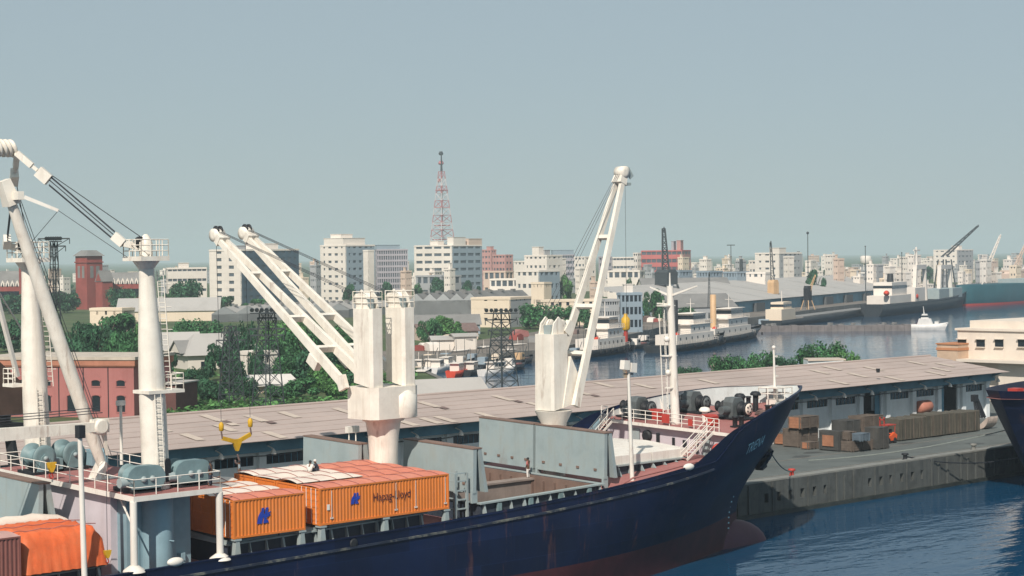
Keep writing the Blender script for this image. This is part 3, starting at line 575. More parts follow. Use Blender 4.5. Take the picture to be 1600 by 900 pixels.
# forecastle bulkhead, rail, stairs
fb = MB(); n = 16
zb0 = zd(127)
zb0 = zd(126) - 0.05; lv = [zb0 + (11.1 - zb0) * k / 6 for k in range(7)]
fb.prism([(129.8, C - hb(129.8, z) + 0.2, z) for z in lv] + [(129.8, C + hb(129.8, z) - 0.2, z) for z in lv[::-1]], (0.12, 0, 0)); fb = fb.build('forecastle_bulkhead', LIL, ship)
MB().box((129.15, C - hb(129.2, 11.2) + 0.12, 11.08), (129.7, C + hb(129.2, 11.2) - 0.12, 11.36)).build('deck_edge_beam', W, fb)
for y, z, w_, h_ in ((117.6, 9.0, 0.9, 1.7), (112.0, 9.3, 0.4, 0.9), (110.6, 9.2, 0.3, 1.2), (115.2, 9.7, 0.35, 0.8), (109.3, 9.0, 0.8, 1.7), (113.4, 9.6, 0.25, 0.7)): MB().box((129.68, y, z), (129.8, y + w_, z + h_)).build('locker_door', PALEG if w_ > 0.5 else DARK, fb)
MB().lathe((129.78, 116.6, 10.2), [(0.5, 0), (0.5, 0.3), (0.3, 0.34)], 14, (-1, 0, 0)).build('ventilator', DARK, fb)
MB().rail([(129.35, 107.9, 11.37), (129.35, 119.4, 11.37)], 1.1, 0.035, 1.4, 3).rail([(129.35, 121.2, 11.37), (129.35, 122.0, 11.37)], 1.1, 0.035, 1.4, 3).build('forecastle_railing', W, fb)
MB().box((129.28, 113.6, 11.6), (129.32, 114.5, 12.4)).build('red_board', REDP, fb); MB().box((129.28, 110.9, 11.6), (129.32, 111.4, 12.2)).build('red_board', REDP, fb)
for y, xb in ((108.4, 125.6), (120.4, 126.2)):
    s1 = MB(); zb = zd(126) + 0.05
    for dy in (0, 0.8):
        s1.bar((xb, y + dy, zb), (129.3, y + dy, 11.35), 0.06, 0.22)
        for h_ in (0.55, 1.05): s1.tube((xb + 0.1, y + dy, zb + h_), (129.3, y + dy, 11.35 + h_), 0.035, n=5)
        for f in (0.02, 0.35, 0.7, 1): p = Vector((xb, y + dy, zb)).lerp(Vector((129.3, y + dy, 11.35)), f); s1.tube(p, p + Vector((0, 0, 1.05)), 0.035, n=5)
    o = s1.build('stairway', W, ship)
    tr = MB().box((-0.12, 0, -0.02), (0.12, 0.8, 0.02)).mesh('tread', mat=DECK)
    for k in range(11): inst('tread', tr, o, (xb + (129.3 - xb) * (k + 0.5) / 11 - 84, y - C, zb + (11.35 - zb) * (k + 0.5) / 11))
MB().lathe((128.6, 107.4, 9.9), [(0.55, 0), (0.6, 0.1), (0.6, 0.25), (0.5, 0.3)], 16, (-0.6, -0.8, 0)).build('hose_reel', REDP, fb)
# lettering, draught marks, hawse with anchor, fairleads
def hull_hit(u, v):
    lo, hi = 100.0, 260.0
    for _ in range(50):
        m_ = (lo + hi) / 2; p = at(u, v, d=m_)
        if p.y < C - hb(p.x, p.z - lift(p.y)): lo = m_
        else: hi = m_
    return at(u, v, d=lo)
def text_mesh(body, size=1.0):
    cu = bpy.data.curves.new('lettering', 'FONT'); cu.body = body; cu.size = size; cu.extrude = 0.0
    o = bpy.data.objects.new('lettering', cu); COL.objects.link(o); dg = bpy.context.evaluated_depsgraph_get(); dg.update()
    me = bpy.data.meshes.new_from_object(o.evaluated_get(dg)); bpy.data.objects.remove(o); return me
tm = text_mesh('TRIENA'); xsz = [v.co.x for v in tm.vertices]; w0, w1 = min(xsz), max(xsz); h1 = max(v.co.y for v in tm.vertices)
PA_, PB_ = hull_hit(1163, 711), hull_hit(1190, 694); bmt = bmesh.new(); bmt.from_mesh(tm)
bmesh.ops.subdivide_edges(bmt, edges=bmt.edges, cuts=2)
for v in bmt.verts:
    f = (v.co.x - w0) / (w1 - w0); X = PA_.x + (PB_.x - PA_.x) * f; z = PA_.z - lift(PA_.y) + (PB_.z - lift(PB_.y) - PA_.z + lift(PA_.y)) * f + v.co.y / h1 * 0.95; X += v.co.y / h1 * 0.25
    yy = C - hb(X, z) - 0.07; v.co = Vector((X - 84, yy - C, z + lift(yy)))
bmt.to_mesh(tm); bmt.free(); tm.materials.append(NAMEP); o = bpy.data.objects.new('name_lettering', tm); COL.objects.link(o); o.parent = ship; o['label'] = 'pale blue TRIENA name lettering on the bow'
m_ = MB()
for k in range(9):
    X, z = 136.4 - k * 0.02, 0.5 + k * 0.5; b = hb(X, z); m_.box((X - 0.09, C - b - 0.08, z), (X + 0.09, C - b + 0.05, z + 0.12))
m_.build('draught_marks', NAMEP, ship)
hp = Vector((141.8, C - hb(141.8, 8.1) - 0.05, 8.1))
m_ = MB().lathe(hp + Vector((0, 0.6, 0)), [(0.75, -0.2), (0.8, 0.55), (0.55, 0.85), (0.3, 0.85)], 16, (0.35, -1, -0.35)); m_.build('hawse_bolster', NAVY, ship)
an = thing('anchor', 'dark stockless anchor housed at the bow of the navy ship', 'anchor', tuple(hp))
def hs_pt(X, z, off): return Vector((X, C - hb(X, z) - off, z))
MB().bar(hs_pt(141.8, 8.4, 0.1), hs_pt(141.2, 7.0, 0.3), 0.4, 0.36).build('shank', DARK, an)
MB().bar(hs_pt(140.3, 6.9, 0.35), hs_pt(142.0, 7.0, 0.5), 0.7, 0.6).build('crown', DARK, an)
for X, z in ((140.3, 8.2), (142.2, 8.3)): MB().bar(hs_pt(X, 7.0, 0.45), hs_pt(X, z, 0.5), 0.7, 0.45, 0.2, 0.16).build('fluke', DARK, an)
def on_bulwark(X): return Vector((X, C - hb(X, zs(X)) + 0.05, zs(X) + 0.03))
for u, v, nm in ((1077, 729, 'a'), (275, 883, 'b')):
    X = hull_hit(u, v + 4).x; p = on_bulwark(X)
    MB().ball(p + Vector((0, 0, 0.2)), (0.65, 0.28, 0.3), 12, 8).build('fairlead', W, ship)
X = hull_hit(552, 849).x; p = Vector((X, C - HB - 0.02, zs(X) - 0.45)); MB().lathe(p, [(0.33, 0), (0.36, 0.06), (0.22, 0.08)], 16, (0, -1, 0)).build('panama_fairlead', DARK, ship)
# forward part of the low wall at the open hold: pipes and ladders against the coaming
for X in (101.2, 104.6, 107.9, 111.2): MB().box((X, HY0 - 0.35, zd(X)), (X + 0.35, HY0 - 0.12, zc(X) - 0.1)).build('coaming_vent', WINCH, ship)
m_ = MB().path([(x, 105.9, zd(x) + 0.5) for x in range(60, 128, 4)], 0.08); m_.build('deck_pipe', DECK, ship)
# frame beside the container end (cell guide and ladder)
m_ = MB()
for y in (106.9, 108.1): m_.bar((97.2, y, 7.2), (97.2, y, 10.6), 0.18, 0.18).bar((98.4, y, 7.2), (98.4, y, 10.6), 0.18, 0.18)
for z in (7.9, 8.6, 9.3, 10.0, 10.6): m_.bar((97.2, 106.9, z), (98.4, 106.9, z), 0.1, 0.1).bar((97.2, 106.9, z), (97.2, 108.1, z), 0.1, 0.1)
m_.build('access_frame', PALEG, ship)
# ---------------------------------------------------------------- containers
CH, CW = 2.62, 2.44
def corr(m_, x0, x1, y, z0, z1, sg, pitch=0.285, dep=0.045):
    n = int((x1 - x0) / pitch); pt = []
    for k in range(n):
        a = x0 + (x1 - x0) * k / n; w_ = (x1 - x0) / n
        pt += [(a, 0), (a + w_ * 0.3, 0), (a + w_ * 0.5, 1), (a + w_ * 0.8, 1)]
    pt.append((x1, 0)); o = []
    for a, d in pt: o += [(a, y + sg * d * dep, z0), (a, y + sg * d * dep, z1)]
    m_.add(o, [(2*k, 2*k+2, 2*k+3, 2*k+1) for k in range(len(pt)-1)])
LG = [[(.18,0),(.40,0),(.40,1),(.18,1)], [(0,0),(.18,0),(.18,.78),(.07,.66),(0,.45)], [(.50,0),(.72,0),(.72,1),(.50,1)], [(.40,.36),(.50,.36),(.50,.60),(.40,.60)], [(.72,.34),(1.02,.52),(.86,.56),(.98,.74),(.72,.66)], [(.72,0),(.93,.02),(.84,.2),(.72,.2)]]
def logo(x, y, z, s, t):
    m_ = MB()
    for pg in LG: m_.prism([(x + s * (a + 0.22 * b), y, z + s * b) for a, b in pg], (0, 0.012, 0))
    return m_.build('blue_logo', LOGO, t)
def container(x0, y0, z0, L, label, body=ORG_, top=ORGT, group='orange shipping containers on the ship', detail=False, sag=0.0, zt=0.0):
    t = thing('shipping_container', label, 'container', (x0, y0, z0), 0, group); x1, y1, z1 = x0 + L, y0 + CW, z0 + CH
    for y, sg in ((y0 + 0.03, 1), (y1 - 0.03, -1)):
        m_ = MB(); corr(m_, x0 + 0.12, x1 - 0.12, y, z0 + 0.15, z1 - 0.1, sg); m_.build('side_panel', body, t)
    m_ = MB()
    for a, b in ((x0, y0), (x1 - 0.13, y0), (x0, y1 - 0.13), (x1 - 0.13, y1 - 0.13)): m_.box((a, b, z0), (a + 0.13, b + 0.13, z1))
    for y in (y0, y1 - 0.1): m_.box((x0 + 0.13, y + 0.002, z0 + 0.02), (x1 - 0.13, y + 0.09, z0 + 0.16)).box((x0 + 0.13, y + 0.002, z1 - 0.11), (x1 - 0.13, y + 0.09, z1 - 0.01))
    for x in (x0, x1 - 0.1): m_.box((x + 0.002, y0 + 0.13, z0 + 0.02), (x + 0.09, y1 - 0.13, z0 + 0.18)).box((x + 0.002, y0 + 0.13, z1 - 0.12), (x + 0.09, y1 - 0.13, z1 - 0.01))
    m_.build('frame', body, t)
    m_ = MB(); corr(m_, y0 + 0.13, y1 - 0.13, 0, z0 + 0.18, z1 - 0.12, 1); m_.v = [(x1 - 0.05 - b, a, c) for a, b, c in m_.v]; m_.build('front_end', body, t)
    for k in (0, 1):
        a = y0 + 0.14 + k * 1.08; dr = MB().box((x0 + 0.05, a + 0.01, z0 + 0.18), (x0 + 0.09, a + 1.07, z1 - 0.12))
        for j in range(5): zz = z0 + 0.3 + j * 0.47; dr.box((x0 + 0.02, a + 0.08, zz), (x0 + 0.05, a + 1.0, zz + 0.16))
        dr = dr.build('door', body, t)
        if detail:
            for j in (0.28, 0.8): MB().tube((x0 - 0.015, a + j, z0 + 0.1), (x0 - 0.015, a + j, z1 - 0.05), 0.028).build('lock_rod', W, dr)
    n = max(6, int(L / 0.5)); o = []; m = 6
    for i in range(n + 1):
        for j in range(m + 1):
            e = math.sin(math.pi * j / m); w_ = 0.012 * math.sin(i * 1.1 + j * 0.7 + x0) + 0.010 * math.sin(i * 2.1 - j * 0.5)
            o.append((x0 + L * i / n, y0 + CW * j / m, z1 + zt + (0.11 + sag * math.sin(i * 0.7 + y0)) * e + w_ * (0 < j < m)))
    rf = MB().add(o, [(i*(m+1)+j, (i+1)*(m+1)+j, (i+1)*(m+1)+j+1, i*(m+1)+j+1) for i in range(n) for j in range(m)], True)
    rf = rf.build('tarpaulin_top', top, t)
    if detail or sag:
        for i in range(1, n, 3): MB().path([Vector(o[i*(m+1)+j]) + Vector((0, 0, 0.03)) for j in range(m + 1)], 0.025, 4).build('lashing_rope', DECK, rf)
    return t
CZ = 8.28
c40 = container(83.32, 105.7, CZ, 12.19, 'long orange container with blue logo and lettering at the ship side', detail=True)
logo(86.1, 105.69, CZ + 1.25, 0.78, c40)
tm = text_mesh('Hapag-Lloyd', 0.86); o = bpy.data.objects.new('lettering', tm); COL.objects.link(o); o.parent = c40; tm.materials.append(TEXTB)
wd = max(v.co.x for v in tm.vertices); o.rotation_euler = (math.pi / 2, 0, 0); o.location = (88.15 - 83.32, -0.012, 1.25); o.scale = (3.55 / wd, 1.0, 1.0)
for x in (84.35, 90.3, 92.2, 95.1): MB().box((x, 105.684, CZ + 0.45), (x + 0.05, 105.698, CZ + 2.4)).box((x - 0.12, 105.684, CZ + 0.4), (x + 0.17, 105.698, CZ + 0.52)).build('white_stripe', WTARP, c40)
MB().box((83.95, 105.684, CZ + 1.05), (84.2, 105.7, CZ + 1.45)).build('data_plate', W, c40)
c20 = container(75.98, 105.7, CZ - 0.12, 6.06, 'short orange container with large blue logo beside the mast house', detail=True)
logo(77.9, 105.69, CZ + 0.72, 1.05, c20)
rows = [108.25, 110.8, 113.35]
lab = {0: 'second row', 1: 'third row', 2: 'fourth row'}
for r, y in enumerate(rows):
    container(89.42, y, CZ, 6.06, 'salmon tarpaulin container nearest the deck crane pedestal, ' + lab[r] + ' from the ship side', sag=0.02)
    container(83.32, y, CZ, 6.06, 'white canvas topped container behind the long orange one, ' + lab[r] + ' from the ship side', top=WTARP, sag=0.08, zt=0.08)
    container(75.98, y, CZ - 0.12, 6.06, 'white canvas topped container behind the short logo container, ' + lab[r] + ' from the ship side', top=WTARP, sag=0.06, zt=-0.05)
container(53.9, 105.6, 7.55, 6.06, 'dull brown container at the lower left edge of the ship', body=BRNC, top=mat('pinkish_roof', (0.5, 0.3, 0.27), 0.7, 0.15), group=None)
# pedestals under the outboard containers
ped = MB().prism([(-0.3, -0.2, 0), (0.3, -0.2, 0), (0.14, -0.2, 1.5), (-0.14, -0.2, 1.5)], (0, 0.4, 0)).box((-0.28, -0.25, 1.5), (0.28, 0.35, 1.62)).mesh('container_pedestal', mat=PALEG)
for k, X in enumerate((76.3, 81.8, 83.6, 89.4, 95.3)):
    inst('container_pedestal', ped, ship, (X - 84, 105.9 - C, CZ - 1.64 - (0.12 if k < 2 else 0)))
# canvas covered cargo on the aft hatch
t = thing('covered_cargo', 'orange canvas covered deck cargo on the aft hatch below the mast house', 'cargo', (63, 108, 7.6))
n, m = 26, 14; o = []
for i in range(n + 1):
    for j in range(m + 1):
        a = i / n; bb = j / m; x = 60.2 + 6.2 * a; y = 105.9 + 5.6 * bb; e = min(1, min(a, 1 - a) * 9, min(bb, 1 - bb) * 7 + 0.0)
        z = 7.62 + 2.42 * (max(0, e) ** 0.35) + 0.05 * math.sin(i * 1.9 + j * 1.1) + 0.05 * math.sin(j * 2.9); 
        if e < 0.05: z = 7.62
        k = 0.12 * math.sin(i * 2.2) if (j == 0) else 0
        o.append((x + 0.1 * math.sin(j * 2) * (a in (0, 1)), y + k, z))
MB().add(o, [(i*(m+1)+j, (i+1)*(m+1)+j, (i+1)*(m+1)+j+1, i*(m+1)+j+1) for i in range(n) for j in range(m)], True).build('canvas', ORGC, t)
MB().box((60.4, 106.1, 7.5), (66.2, 111.4, 7.62)).build('pallet', WOOD, t)
for y in (107.3, 109.0): MB().path([(60.3 + 6 * k / 12, y, 10.12 + 0.05 * math.sin(k * 2)) for k in range(13)], 0.03, 4).build('lashing_rope', DECK, t)
t = thing('canvas_roll', 'folded white canvas draped along the far side of the orange cargo', 'canvas', (64, 112.2, 8.5)); n = 16; o = []
for i in range(n + 1):
    x = 57 + 10.2 * i / n
    for k in range(8): a = 2 * math.pi * k / 8; o.append((x, 112.4 + 0.7 * math.cos(a), 9.75 + (0.45 + 0.05 * math.sin(i * 2.2)) * math.sin(a) - 0.03 * max(0, i - 12) ** 2))
MB().add(o, [(i*8+k, (i+1)*8+k, (i+1)*8+(k+1) % 8, i*8+(k+1) % 8) for i in range(n) for k in range(8)], True).build('canvas', WTARP, t)
MB().box((58, 112.0, 8.2), (66, 112.8, 9.4)).build('dunnage', WOOD, t)
HEEL = 0.0
# ---------------------------------------------------------------- heavy-lift derrick: two posts, boom and tackles
def ladder(m_, p, q, w=0.42, step=0.35, side=(1, 0, 0)):
    p = Vector(p); q = Vector(q); s = Vector(side) * (w / 2); n = int((q - p).length / step)
    m_.tube(p - s, q - s, 0.035, n=4).tube(p + s, q + s, 0.035, n=4)
    for k in range(1, n): c = p.lerp(q, k / n); m_.tube(c - s, c + s, 0.025, n=4)
    return m_
def kingpost(x, y, label, lean, basket_out):
    t = thing('derrick_post', label, 'mast', (x, y, PZ), 0, 'derrick posts on the mast house'); top = Vector((x + lean[0], y + lean[1], 26.9)); b = Vector((x, y, PZ))
    m_ = MB(); n = 24; prof = [(0.92, 0), (0.90, 0.12), (0.88, 0.35), (0.84, 0.5), (0.76, 0.65), (0.6, 0.83), (0.52, 0.92), (0.5, 1.0)]; o = []
    for r, f in prof:
        c = b.lerp(top, f)
        for k in range(n): a = 2 * math.pi * k / n; o.append(c + Vector((r * math.cos(a), r * math.sin(a), 0)))
    m_.add(o, [(i*n+k, i*n+(k+1) % n, (i+1)*n+(k+1) % n, (i+1)*n+k) for i in range(len(prof)-1) for k in range(n)], True); m_.build('post', WC, t)
    # crow platform, head and sheave
    m_ = MB().box((top.x - 1.1, top.y - 1.1, 26.95), (top.x + 1.1, top.y + 1.1, 27.25)); m_.lathe((top.x, top.y, 26.4), [(0.5, 0), (0.9, 0.55)], 14)
    pf = m_.build('platform', WC, t)
    MB().rail([(top.x - 1.05, top.y - 1.05, 27.25), (top.x + 1.05, top.y - 1.05, 27.25), (top.x + 1.05, top.y + 1.05, 27.25), (top.x - 1.05, top.y + 1.05, 27.25), (top.x - 1.05, top.y - 1.05, 27.25)], 1.1, 0.035, 0.75, 3).build('railing', WC, pf)
    MB().lathe((top.x, top.y, 27.2), [(0.45, 0), (0.45, 0.9), (0.3, 1.3), (0.12, 1.5), (0, 1.52)], 14).build('head', WC, t)
    MB().lathe((top.x - 0.45, top.y - 0.1, 28.15), [(0.3, 0), (0.42, 0.03), (0.42, 0.2), (0.3, 0.23)], 14, (0, 1, 0)).build('sheave', DARK, t)
    # swivel arm towards the boom
    e = top + Vector((-1.4, 0.5, 1.2)); MB().bar(top + Vector((-0.3, 0.05, 1.0)), e, 0.5, 0.55, 0.4, 0.4).build('swivel_arm', WC, t)
    # ladder, doorway, mid platform
    d = Vector((-0.22, -0.975, 0)); lb = MB(); ladder(lb, b + d * 1.08, b.lerp(top, 0.42) + d * 1.03, side=(0.975, -0.22, 0)); d2 = Vector((0.93, -0.45, 0)); ladder(lb, b.lerp(top, 0.42) + d2 * 1.05, b.lerp(top, 0.96) + d2 * 0.85, side=(0.75, -0.6, 0))
    for f in (0.5, 0.6, 0.7, 0.8, 0.9):     # safety hoops
        c = b.lerp(top, f) + d2 * 0.95; lb.path([c + Vector((0.75, -0.6, 0)) * (0.32 * math.cos(a)) + d2 * (0.45 * math.sin(a)) for a in (0, 0.8, 1.57, 2.3, 3.14)], 0.025, 4)
    lb.build('ladder', WC, t)
    dp = Vector((0.24, -0.97, 0)); c = b + dp * 0.97
    tn = Vector((0.97, 0.24, 0)); z0 = 0.25; dm = []
    for k in range(13): a = math.pi * k / 12; dm.append(c + tn * (0.26 * math.cos(a)) + Vector((0, 0, z0 + 1.55 + 0.26 * math.sin(a))))
    dm += [c + tn * -0.26 + Vector((0, 0, z0 + 0.26)), c + tn * 0.26 + Vector((0, 0, z0 + 0.26))]; MB().prism(dm, dp * 0.09).build('doorway', DARK, t)
    f = 0.43; c = b.lerp(top, f); m_ = MB().box((c.x - 0.9, c.y - 1.0, c.z - 0.12), (c.x + 1.9, c.y + 0.9, c.z + 0.1)) if basket_out > 0 else MB().box((c.x - 1.6, c.y + 0.2, c.z - 0.12), (c.x - 0.6, c.y + 1.6, c.z + 0.1))
    mp = m_.build('mid_platform', WC, t); r_ = [(c.x + 0.9, c.y - 0.95, c.z + .1), (c.x + 1.85, c.y - 0.95, c.z + .1), (c.x + 1.85, c.y + 0.85, c.z + .1)] if basket_out > 0 else [(c.x - 0.65, c.y + 1.55, c.z + .1), (c.x - 1.55, c.y + 1.55, c.z + .1), (c.x - 1.55, c.y + 0.25, c.z + .1)]
    MB().rail(r_, 1.05, 0.035, 0.8, 3).build('railing', WC, mp)
    return t, top, e
k2, T2, E2 = kingpost(71.25, 107.75, 'white derrick post with ladder and platform nearest the water', (-0.55, 0.0), 1)
k1, T1, E1 = kingpost(69.9, 120.4, 'white derrick post on the quay side behind the slanting boom', (-0.5, 0.2), -1)
MB().tube((71.25, 107.75, 5.9), (71.25, 107.75, PZ - 0.37), 1.08, n=24, caps=False).build('post_trunk', BLUEG, k2)
boom = thing('derrick_boom', 'long white derrick boom slanting up to the left edge between the posts', 'boom', (71.0, C, PZ))
bh = Vector((71.0, C, 13.0)); bt = Vector((63.8, C, 32.6))
m_ = MB(); d = (bt - bh); o = []; prof = [(0.3, 0), (0.42, 0.08), (0.49, 0.35), (0.47, 0.6), (0.37, 0.85), (0.32, 0.92)]; ax = d.normalized()
m_.lathe(bh, [(r, f * d.length) for r, f in prof], 20, ax); m_.build('spar', WC, boom)
hd = bh + d * 0.93
MB().bar(hd - ax * 0.5, hd + ax * 1.2, 0.95, 0.95, 0.6, 0.7).bar(hd + Vector((0.1, -1.3, 0.1)), hd + Vector((0.4, 1.3, 0.1)), 0.42, 0.55).build('head', WC, boom)
MB().bar(hd + Vector((0.4, -1.2, 0)), hd + Vector((2.2, -2.4, -0.9)), 0.3, 0.25, 0.2, 0.2).build('link_plate', W, boom)
tb = hd + Vector((-0.6, -0.4, 3.2))
for k in range(5): MB().lathe(tb + Vector((-0.8 + 0.35 * k, 0.2, 0)), [(0.2, 0), (0.62, 0.03), (0.62, 0.16), (0.2, 0.2)], 14, (1, 0, 0.3)).build('tackle_sheave', WC, boom)
MB().bar((70.4, C - 0.6, PZ), (71.0, C - 0.3, 13.2), 0.4, 0.4).bar((70.4, C + 0.6, PZ), (71.0, C + 0.3, 13.2), 0.4, 0.4).box((70, C - 1, PZ), (72, C + 1, PZ + 0.3)).build('heel_fitting', W, boom)
for dy in (-0.35, 0.0, 0.35): MB().tube(bh + Vector((0.6, dy, 0.5)), hd + Vector((0.55, dy, 0)), 0.025, n=4).build('hoist_wire', CABLE, boom)
# topping tackle: block near the head, wires to the post head
def tackle(E, T, label):
    t = thing('topping_tackle', label, 'tackle', tuple(E), 0, 'topping tackles of the derrick')
    S = tb + Vector((0.8, -0.3, -0.3)); q_ = S.lerp(E, 0.30); ax_ = (E - S).normalized()
    MB().bar(S, S.lerp(E, 0.14), 0.35, 0.4).bar(S.lerp(E, 0.15), S.lerp(E, 0.19), 0.22, 0.22).bar(S.lerp(E, 0.2), q_, 0.5, 0.75).build('upper_block', WC, t)
    MB().bar(E.lerp(S, 0.09), E, 0.5, 0.6).build('lower_block', WC, t)
    for dz in (0.36, 0.30, 0.04, -0.28, -0.34): MB().tube(q_ + Vector((0, 0.0, dz)), E.lerp(S, 0.08) + Vector((0, 0, dz * 0.9)), 0.035, n=5).build('wire', CABLE, t)
    MB().tube(q_ + Vector((0.1, 0, 0.4)), T + Vector((0, 0, 1.4)), 0.03, n=5).build('wire', CABLE, t)
    MB().tube(hd + Vector((2.2, -2.4, -0.9)), T + Vector((-0.9, 0.3, 0.1)), 0.02, n=5).build('wire', CABLE, t)
tackle(E2, T2, 'white tackle blocks with four wires from the boom head to the near derrick post')
tackle(E1, T1, 'wires from the boom head down to the quay side derrick post')
# stowed crane jib resting across the mast house, from an aft crane
t = thing('stowed_jib', 'horizontal white crane jib lying across the left edge over the winches', 'jib', (60, 111, 14.5))
a = Vector((40, 111, 15.9)); b = Vector((68.6, 111, 15.95))
MB().bar(a, b, 1.1, 1.45, 0.6, 0.62).build('jib_box', WC, t)
MB().lathe((69.0, 110.6, 15.95), [(0.4, 0), (0.55, 0.05), (0.55, 0.75), (0.4, 0.8)], 16, (0, 1, 0)).bar((68.4, 111, 16.0), (69.6, 111, 16.0), 0.5, 0.9).bar((69.3, 111, 15.9), (69.55, 111, 14.0), 0.2, 0.3, 0.12, 0.15).build('jib_head', WC, t)
for k in range(3): MB().path([(45 + 24 * j / 10, 110.6 + 0.3 * k, 16.9 + 0.55 * (1 - j / 10) + 0.15 * k - 0.3 * math.sin(math.pi * j / 10)) for j in range(11)], 0.028, 4).build('wire', CABLE, t)
MB().tube((69.5, 111, 14.0), (69.9, 111, 10.2), 0.025, n=4).build('wire', CABLE, t)
HEEL = 0.035
# ---------------------------------------------------------------- winches on the platform
def geared_winch(p, label, s=1.0):
    t = thing('cargo_winch', label, 'winch', tuple(p), 0, 'grey-green winches on the mast house'); p = Vector(p); r = 0.8 * s; g = 0.62 * s
    def pill(rad, gg, y0, dep):
        pg = []
        for k in range(11): a = -math.pi / 2 + math.pi * k / 10; pg.append(p + Vector((gg + rad * math.cos(a), y0, 0.95 * s + rad * math.sin(a))))
        for k in range(11): a = math.pi / 2 + math.pi * k / 10; pg.append(p + Vector((-gg + rad * math.cos(a), y0, 0.95 * s + rad * math.sin(a))))
        return MB().prism(pg, (0, dep, 0))
    pill(r, g, -0.75, 0.7).build('gear_case', WINCH, t); pill(r * 1.04, g, -0.8, 0.05).build('case_flange', WINCH, t)
    for dx in (-0.25, 0.42): MB().lathe(p + Vector((dx, -0.8, 0.9 * s)), [(0.2, 0), (0.2, 0.1), (0.12, 0.16), (0, 0.17)], 12, (0, -1, 0)).build('bearing_boss', PALEG, t)
    MB().lathe(p + Vector((-0.1, -0.05, 0.95 * s)), [(0.75, 0), (0.75, 0.08), (0.42, 0.1), (0.42, 1.25), (0.75, 1.27), (0.75, 1.35)], 18, (0, 1, 0)).build('drum', WINCH, t)
    MB().box(p + Vector((-1.1 * s, -0.8, 0)), p + Vector((1.1 * s, 1.5, 0.28))).build('bed_frame', DARK, t)
    MB().tube(p + Vector((-1.0, -0.5, 0.75)), p + Vector((-1.9, -0.5, 0.75)), 0.32, n=12).build('motor', PALEG, t)
def drum_winch(p, label):
    t = thing('drum_winch', label, 'winch', tuple(p), 0, 'grey-green winches on the mast house'); p = Vector(p)
    MB().lathe(p + Vector((0, -0.5, 1.1)), [(0.62, 0.0), (0.9, 0.0), (0.9, 0.14), (0.5, 0.16), (0.5, 1.6), (0.9, 1.62), (0.9, 1.75)], 24, (0, 1, 0)).build('drum', WINCH, t)
    MB().prism([p + Vector((-0.75, -0.62, 0)), p + Vector((0.75, -0.62, 0)), p + Vector((0.28, -0.62, 1.2)), p + Vector((0, -0.62, 1.42)), p + Vector((-0.28, -0.62, 1.2))], (0, 0.1, 0)).build('bearing_stand', WINCH, t)
    MB().lathe(p + Vector((0, -0.62, 1.1)), [(0.16, 0), (0.16, 0.12), (0, 0.14)], 10, (0, -1, 0)).build('shaft_end', PALEG, t)
    MB().box(p + Vector((-1.0, -0.7, 0)), p + Vector((1.0, 1.5, 0.2))).build('bed_frame', DARK, t); MB().box(p + Vector((0.9, -0.2, 0.2)), p + Vector((1.6, 0.9, 0.95))).build('motor', WINCH, t)
geared_winch((69.5, 107.0, PZ), 'grey-green geared winch just left of the near derrick post'); geared_winch((73.45, 107.4, PZ), 'grey-green geared winch just right of the near derrick post')
drum_winch((68.9, 118.4, PZ), 'large winch drum left of the quay side derrick post'); drum_winch((71.6, 119.0, PZ), 'large winch drum right of the quay side derrick post')
p = at(151, 741, z=PZ); o = MB().box(p + Vector((-0.6, -0.4, 0.25)), p + Vector((0.7, 0.5, 1.15))).prism([p + Vector((-0.62, -0.42, 1.15)), p + Vector((0.72, -0.42, 1.15)), p + Vector((0.72, -0.1, 1.35)), p + Vector((-0.62, -0.1, 1.35))], (0, 0.62, 0)).box(p + Vector((-0.4, -0.2, 0)), p + Vector((0.5, 0.3, 0.25)))
tag(o.build('control_cabinet', BLUEG, org=tuple(p)), 'grey winch control cabinet beside the boom heel', 'cabinet')
HEEL = 0.0
# hooks
def hook_block(p, label, s=1.0, wires=0.0, weight=True):
    t = thing('hook_block', label, 'hook', tuple(p), 0); p = Vector(p)
    MB().prism([p + Vector((-0.45 * s, -0.12, 1.5 * s)), p + Vector((0.45 * s, -0.12, 1.5 * s)), p + Vector((0.32 * s, -0.12, 1.0 * s)), p + Vector((0.1 * s, -0.12, 0.6 * s)), p + Vector((-0.1 * s, -0.12, 0.6 * s)), p + Vector((-0.32 * s, -0.12, 1.0 * s))], (0, 0.24, 0)).build('block_cheeks', YEL, t)
    MB().path([p + Vector((0.22 * s * math.sin(a), 0, 0.3 * s - 0.25 * s * math.cos(a))) for a in [x * 0.45 for x in range(-5, 3)]] + [p + Vector((0, 0, 0.65 * s))], 0.07 * s, 6).build('hook', REDP, t)
    if wires: MB().tube(p + Vector((0, 0, 1.5 * s)), p + Vector((0, 0, 1.5 * s + wires)), 0.022, n=4).build('wire', CABLE, t)
    return t
hook_block((67.75, 115.1, PZ + 0.4), 'yellow hook block hung on the platform railing below the left post', 0.75)
p = at(168, 880, y=105.2); hook_block((p.x, 105.2, p.z), 'small yellow hook on a wire beside the orange canvas cargo', 0.55, wires=5.0)
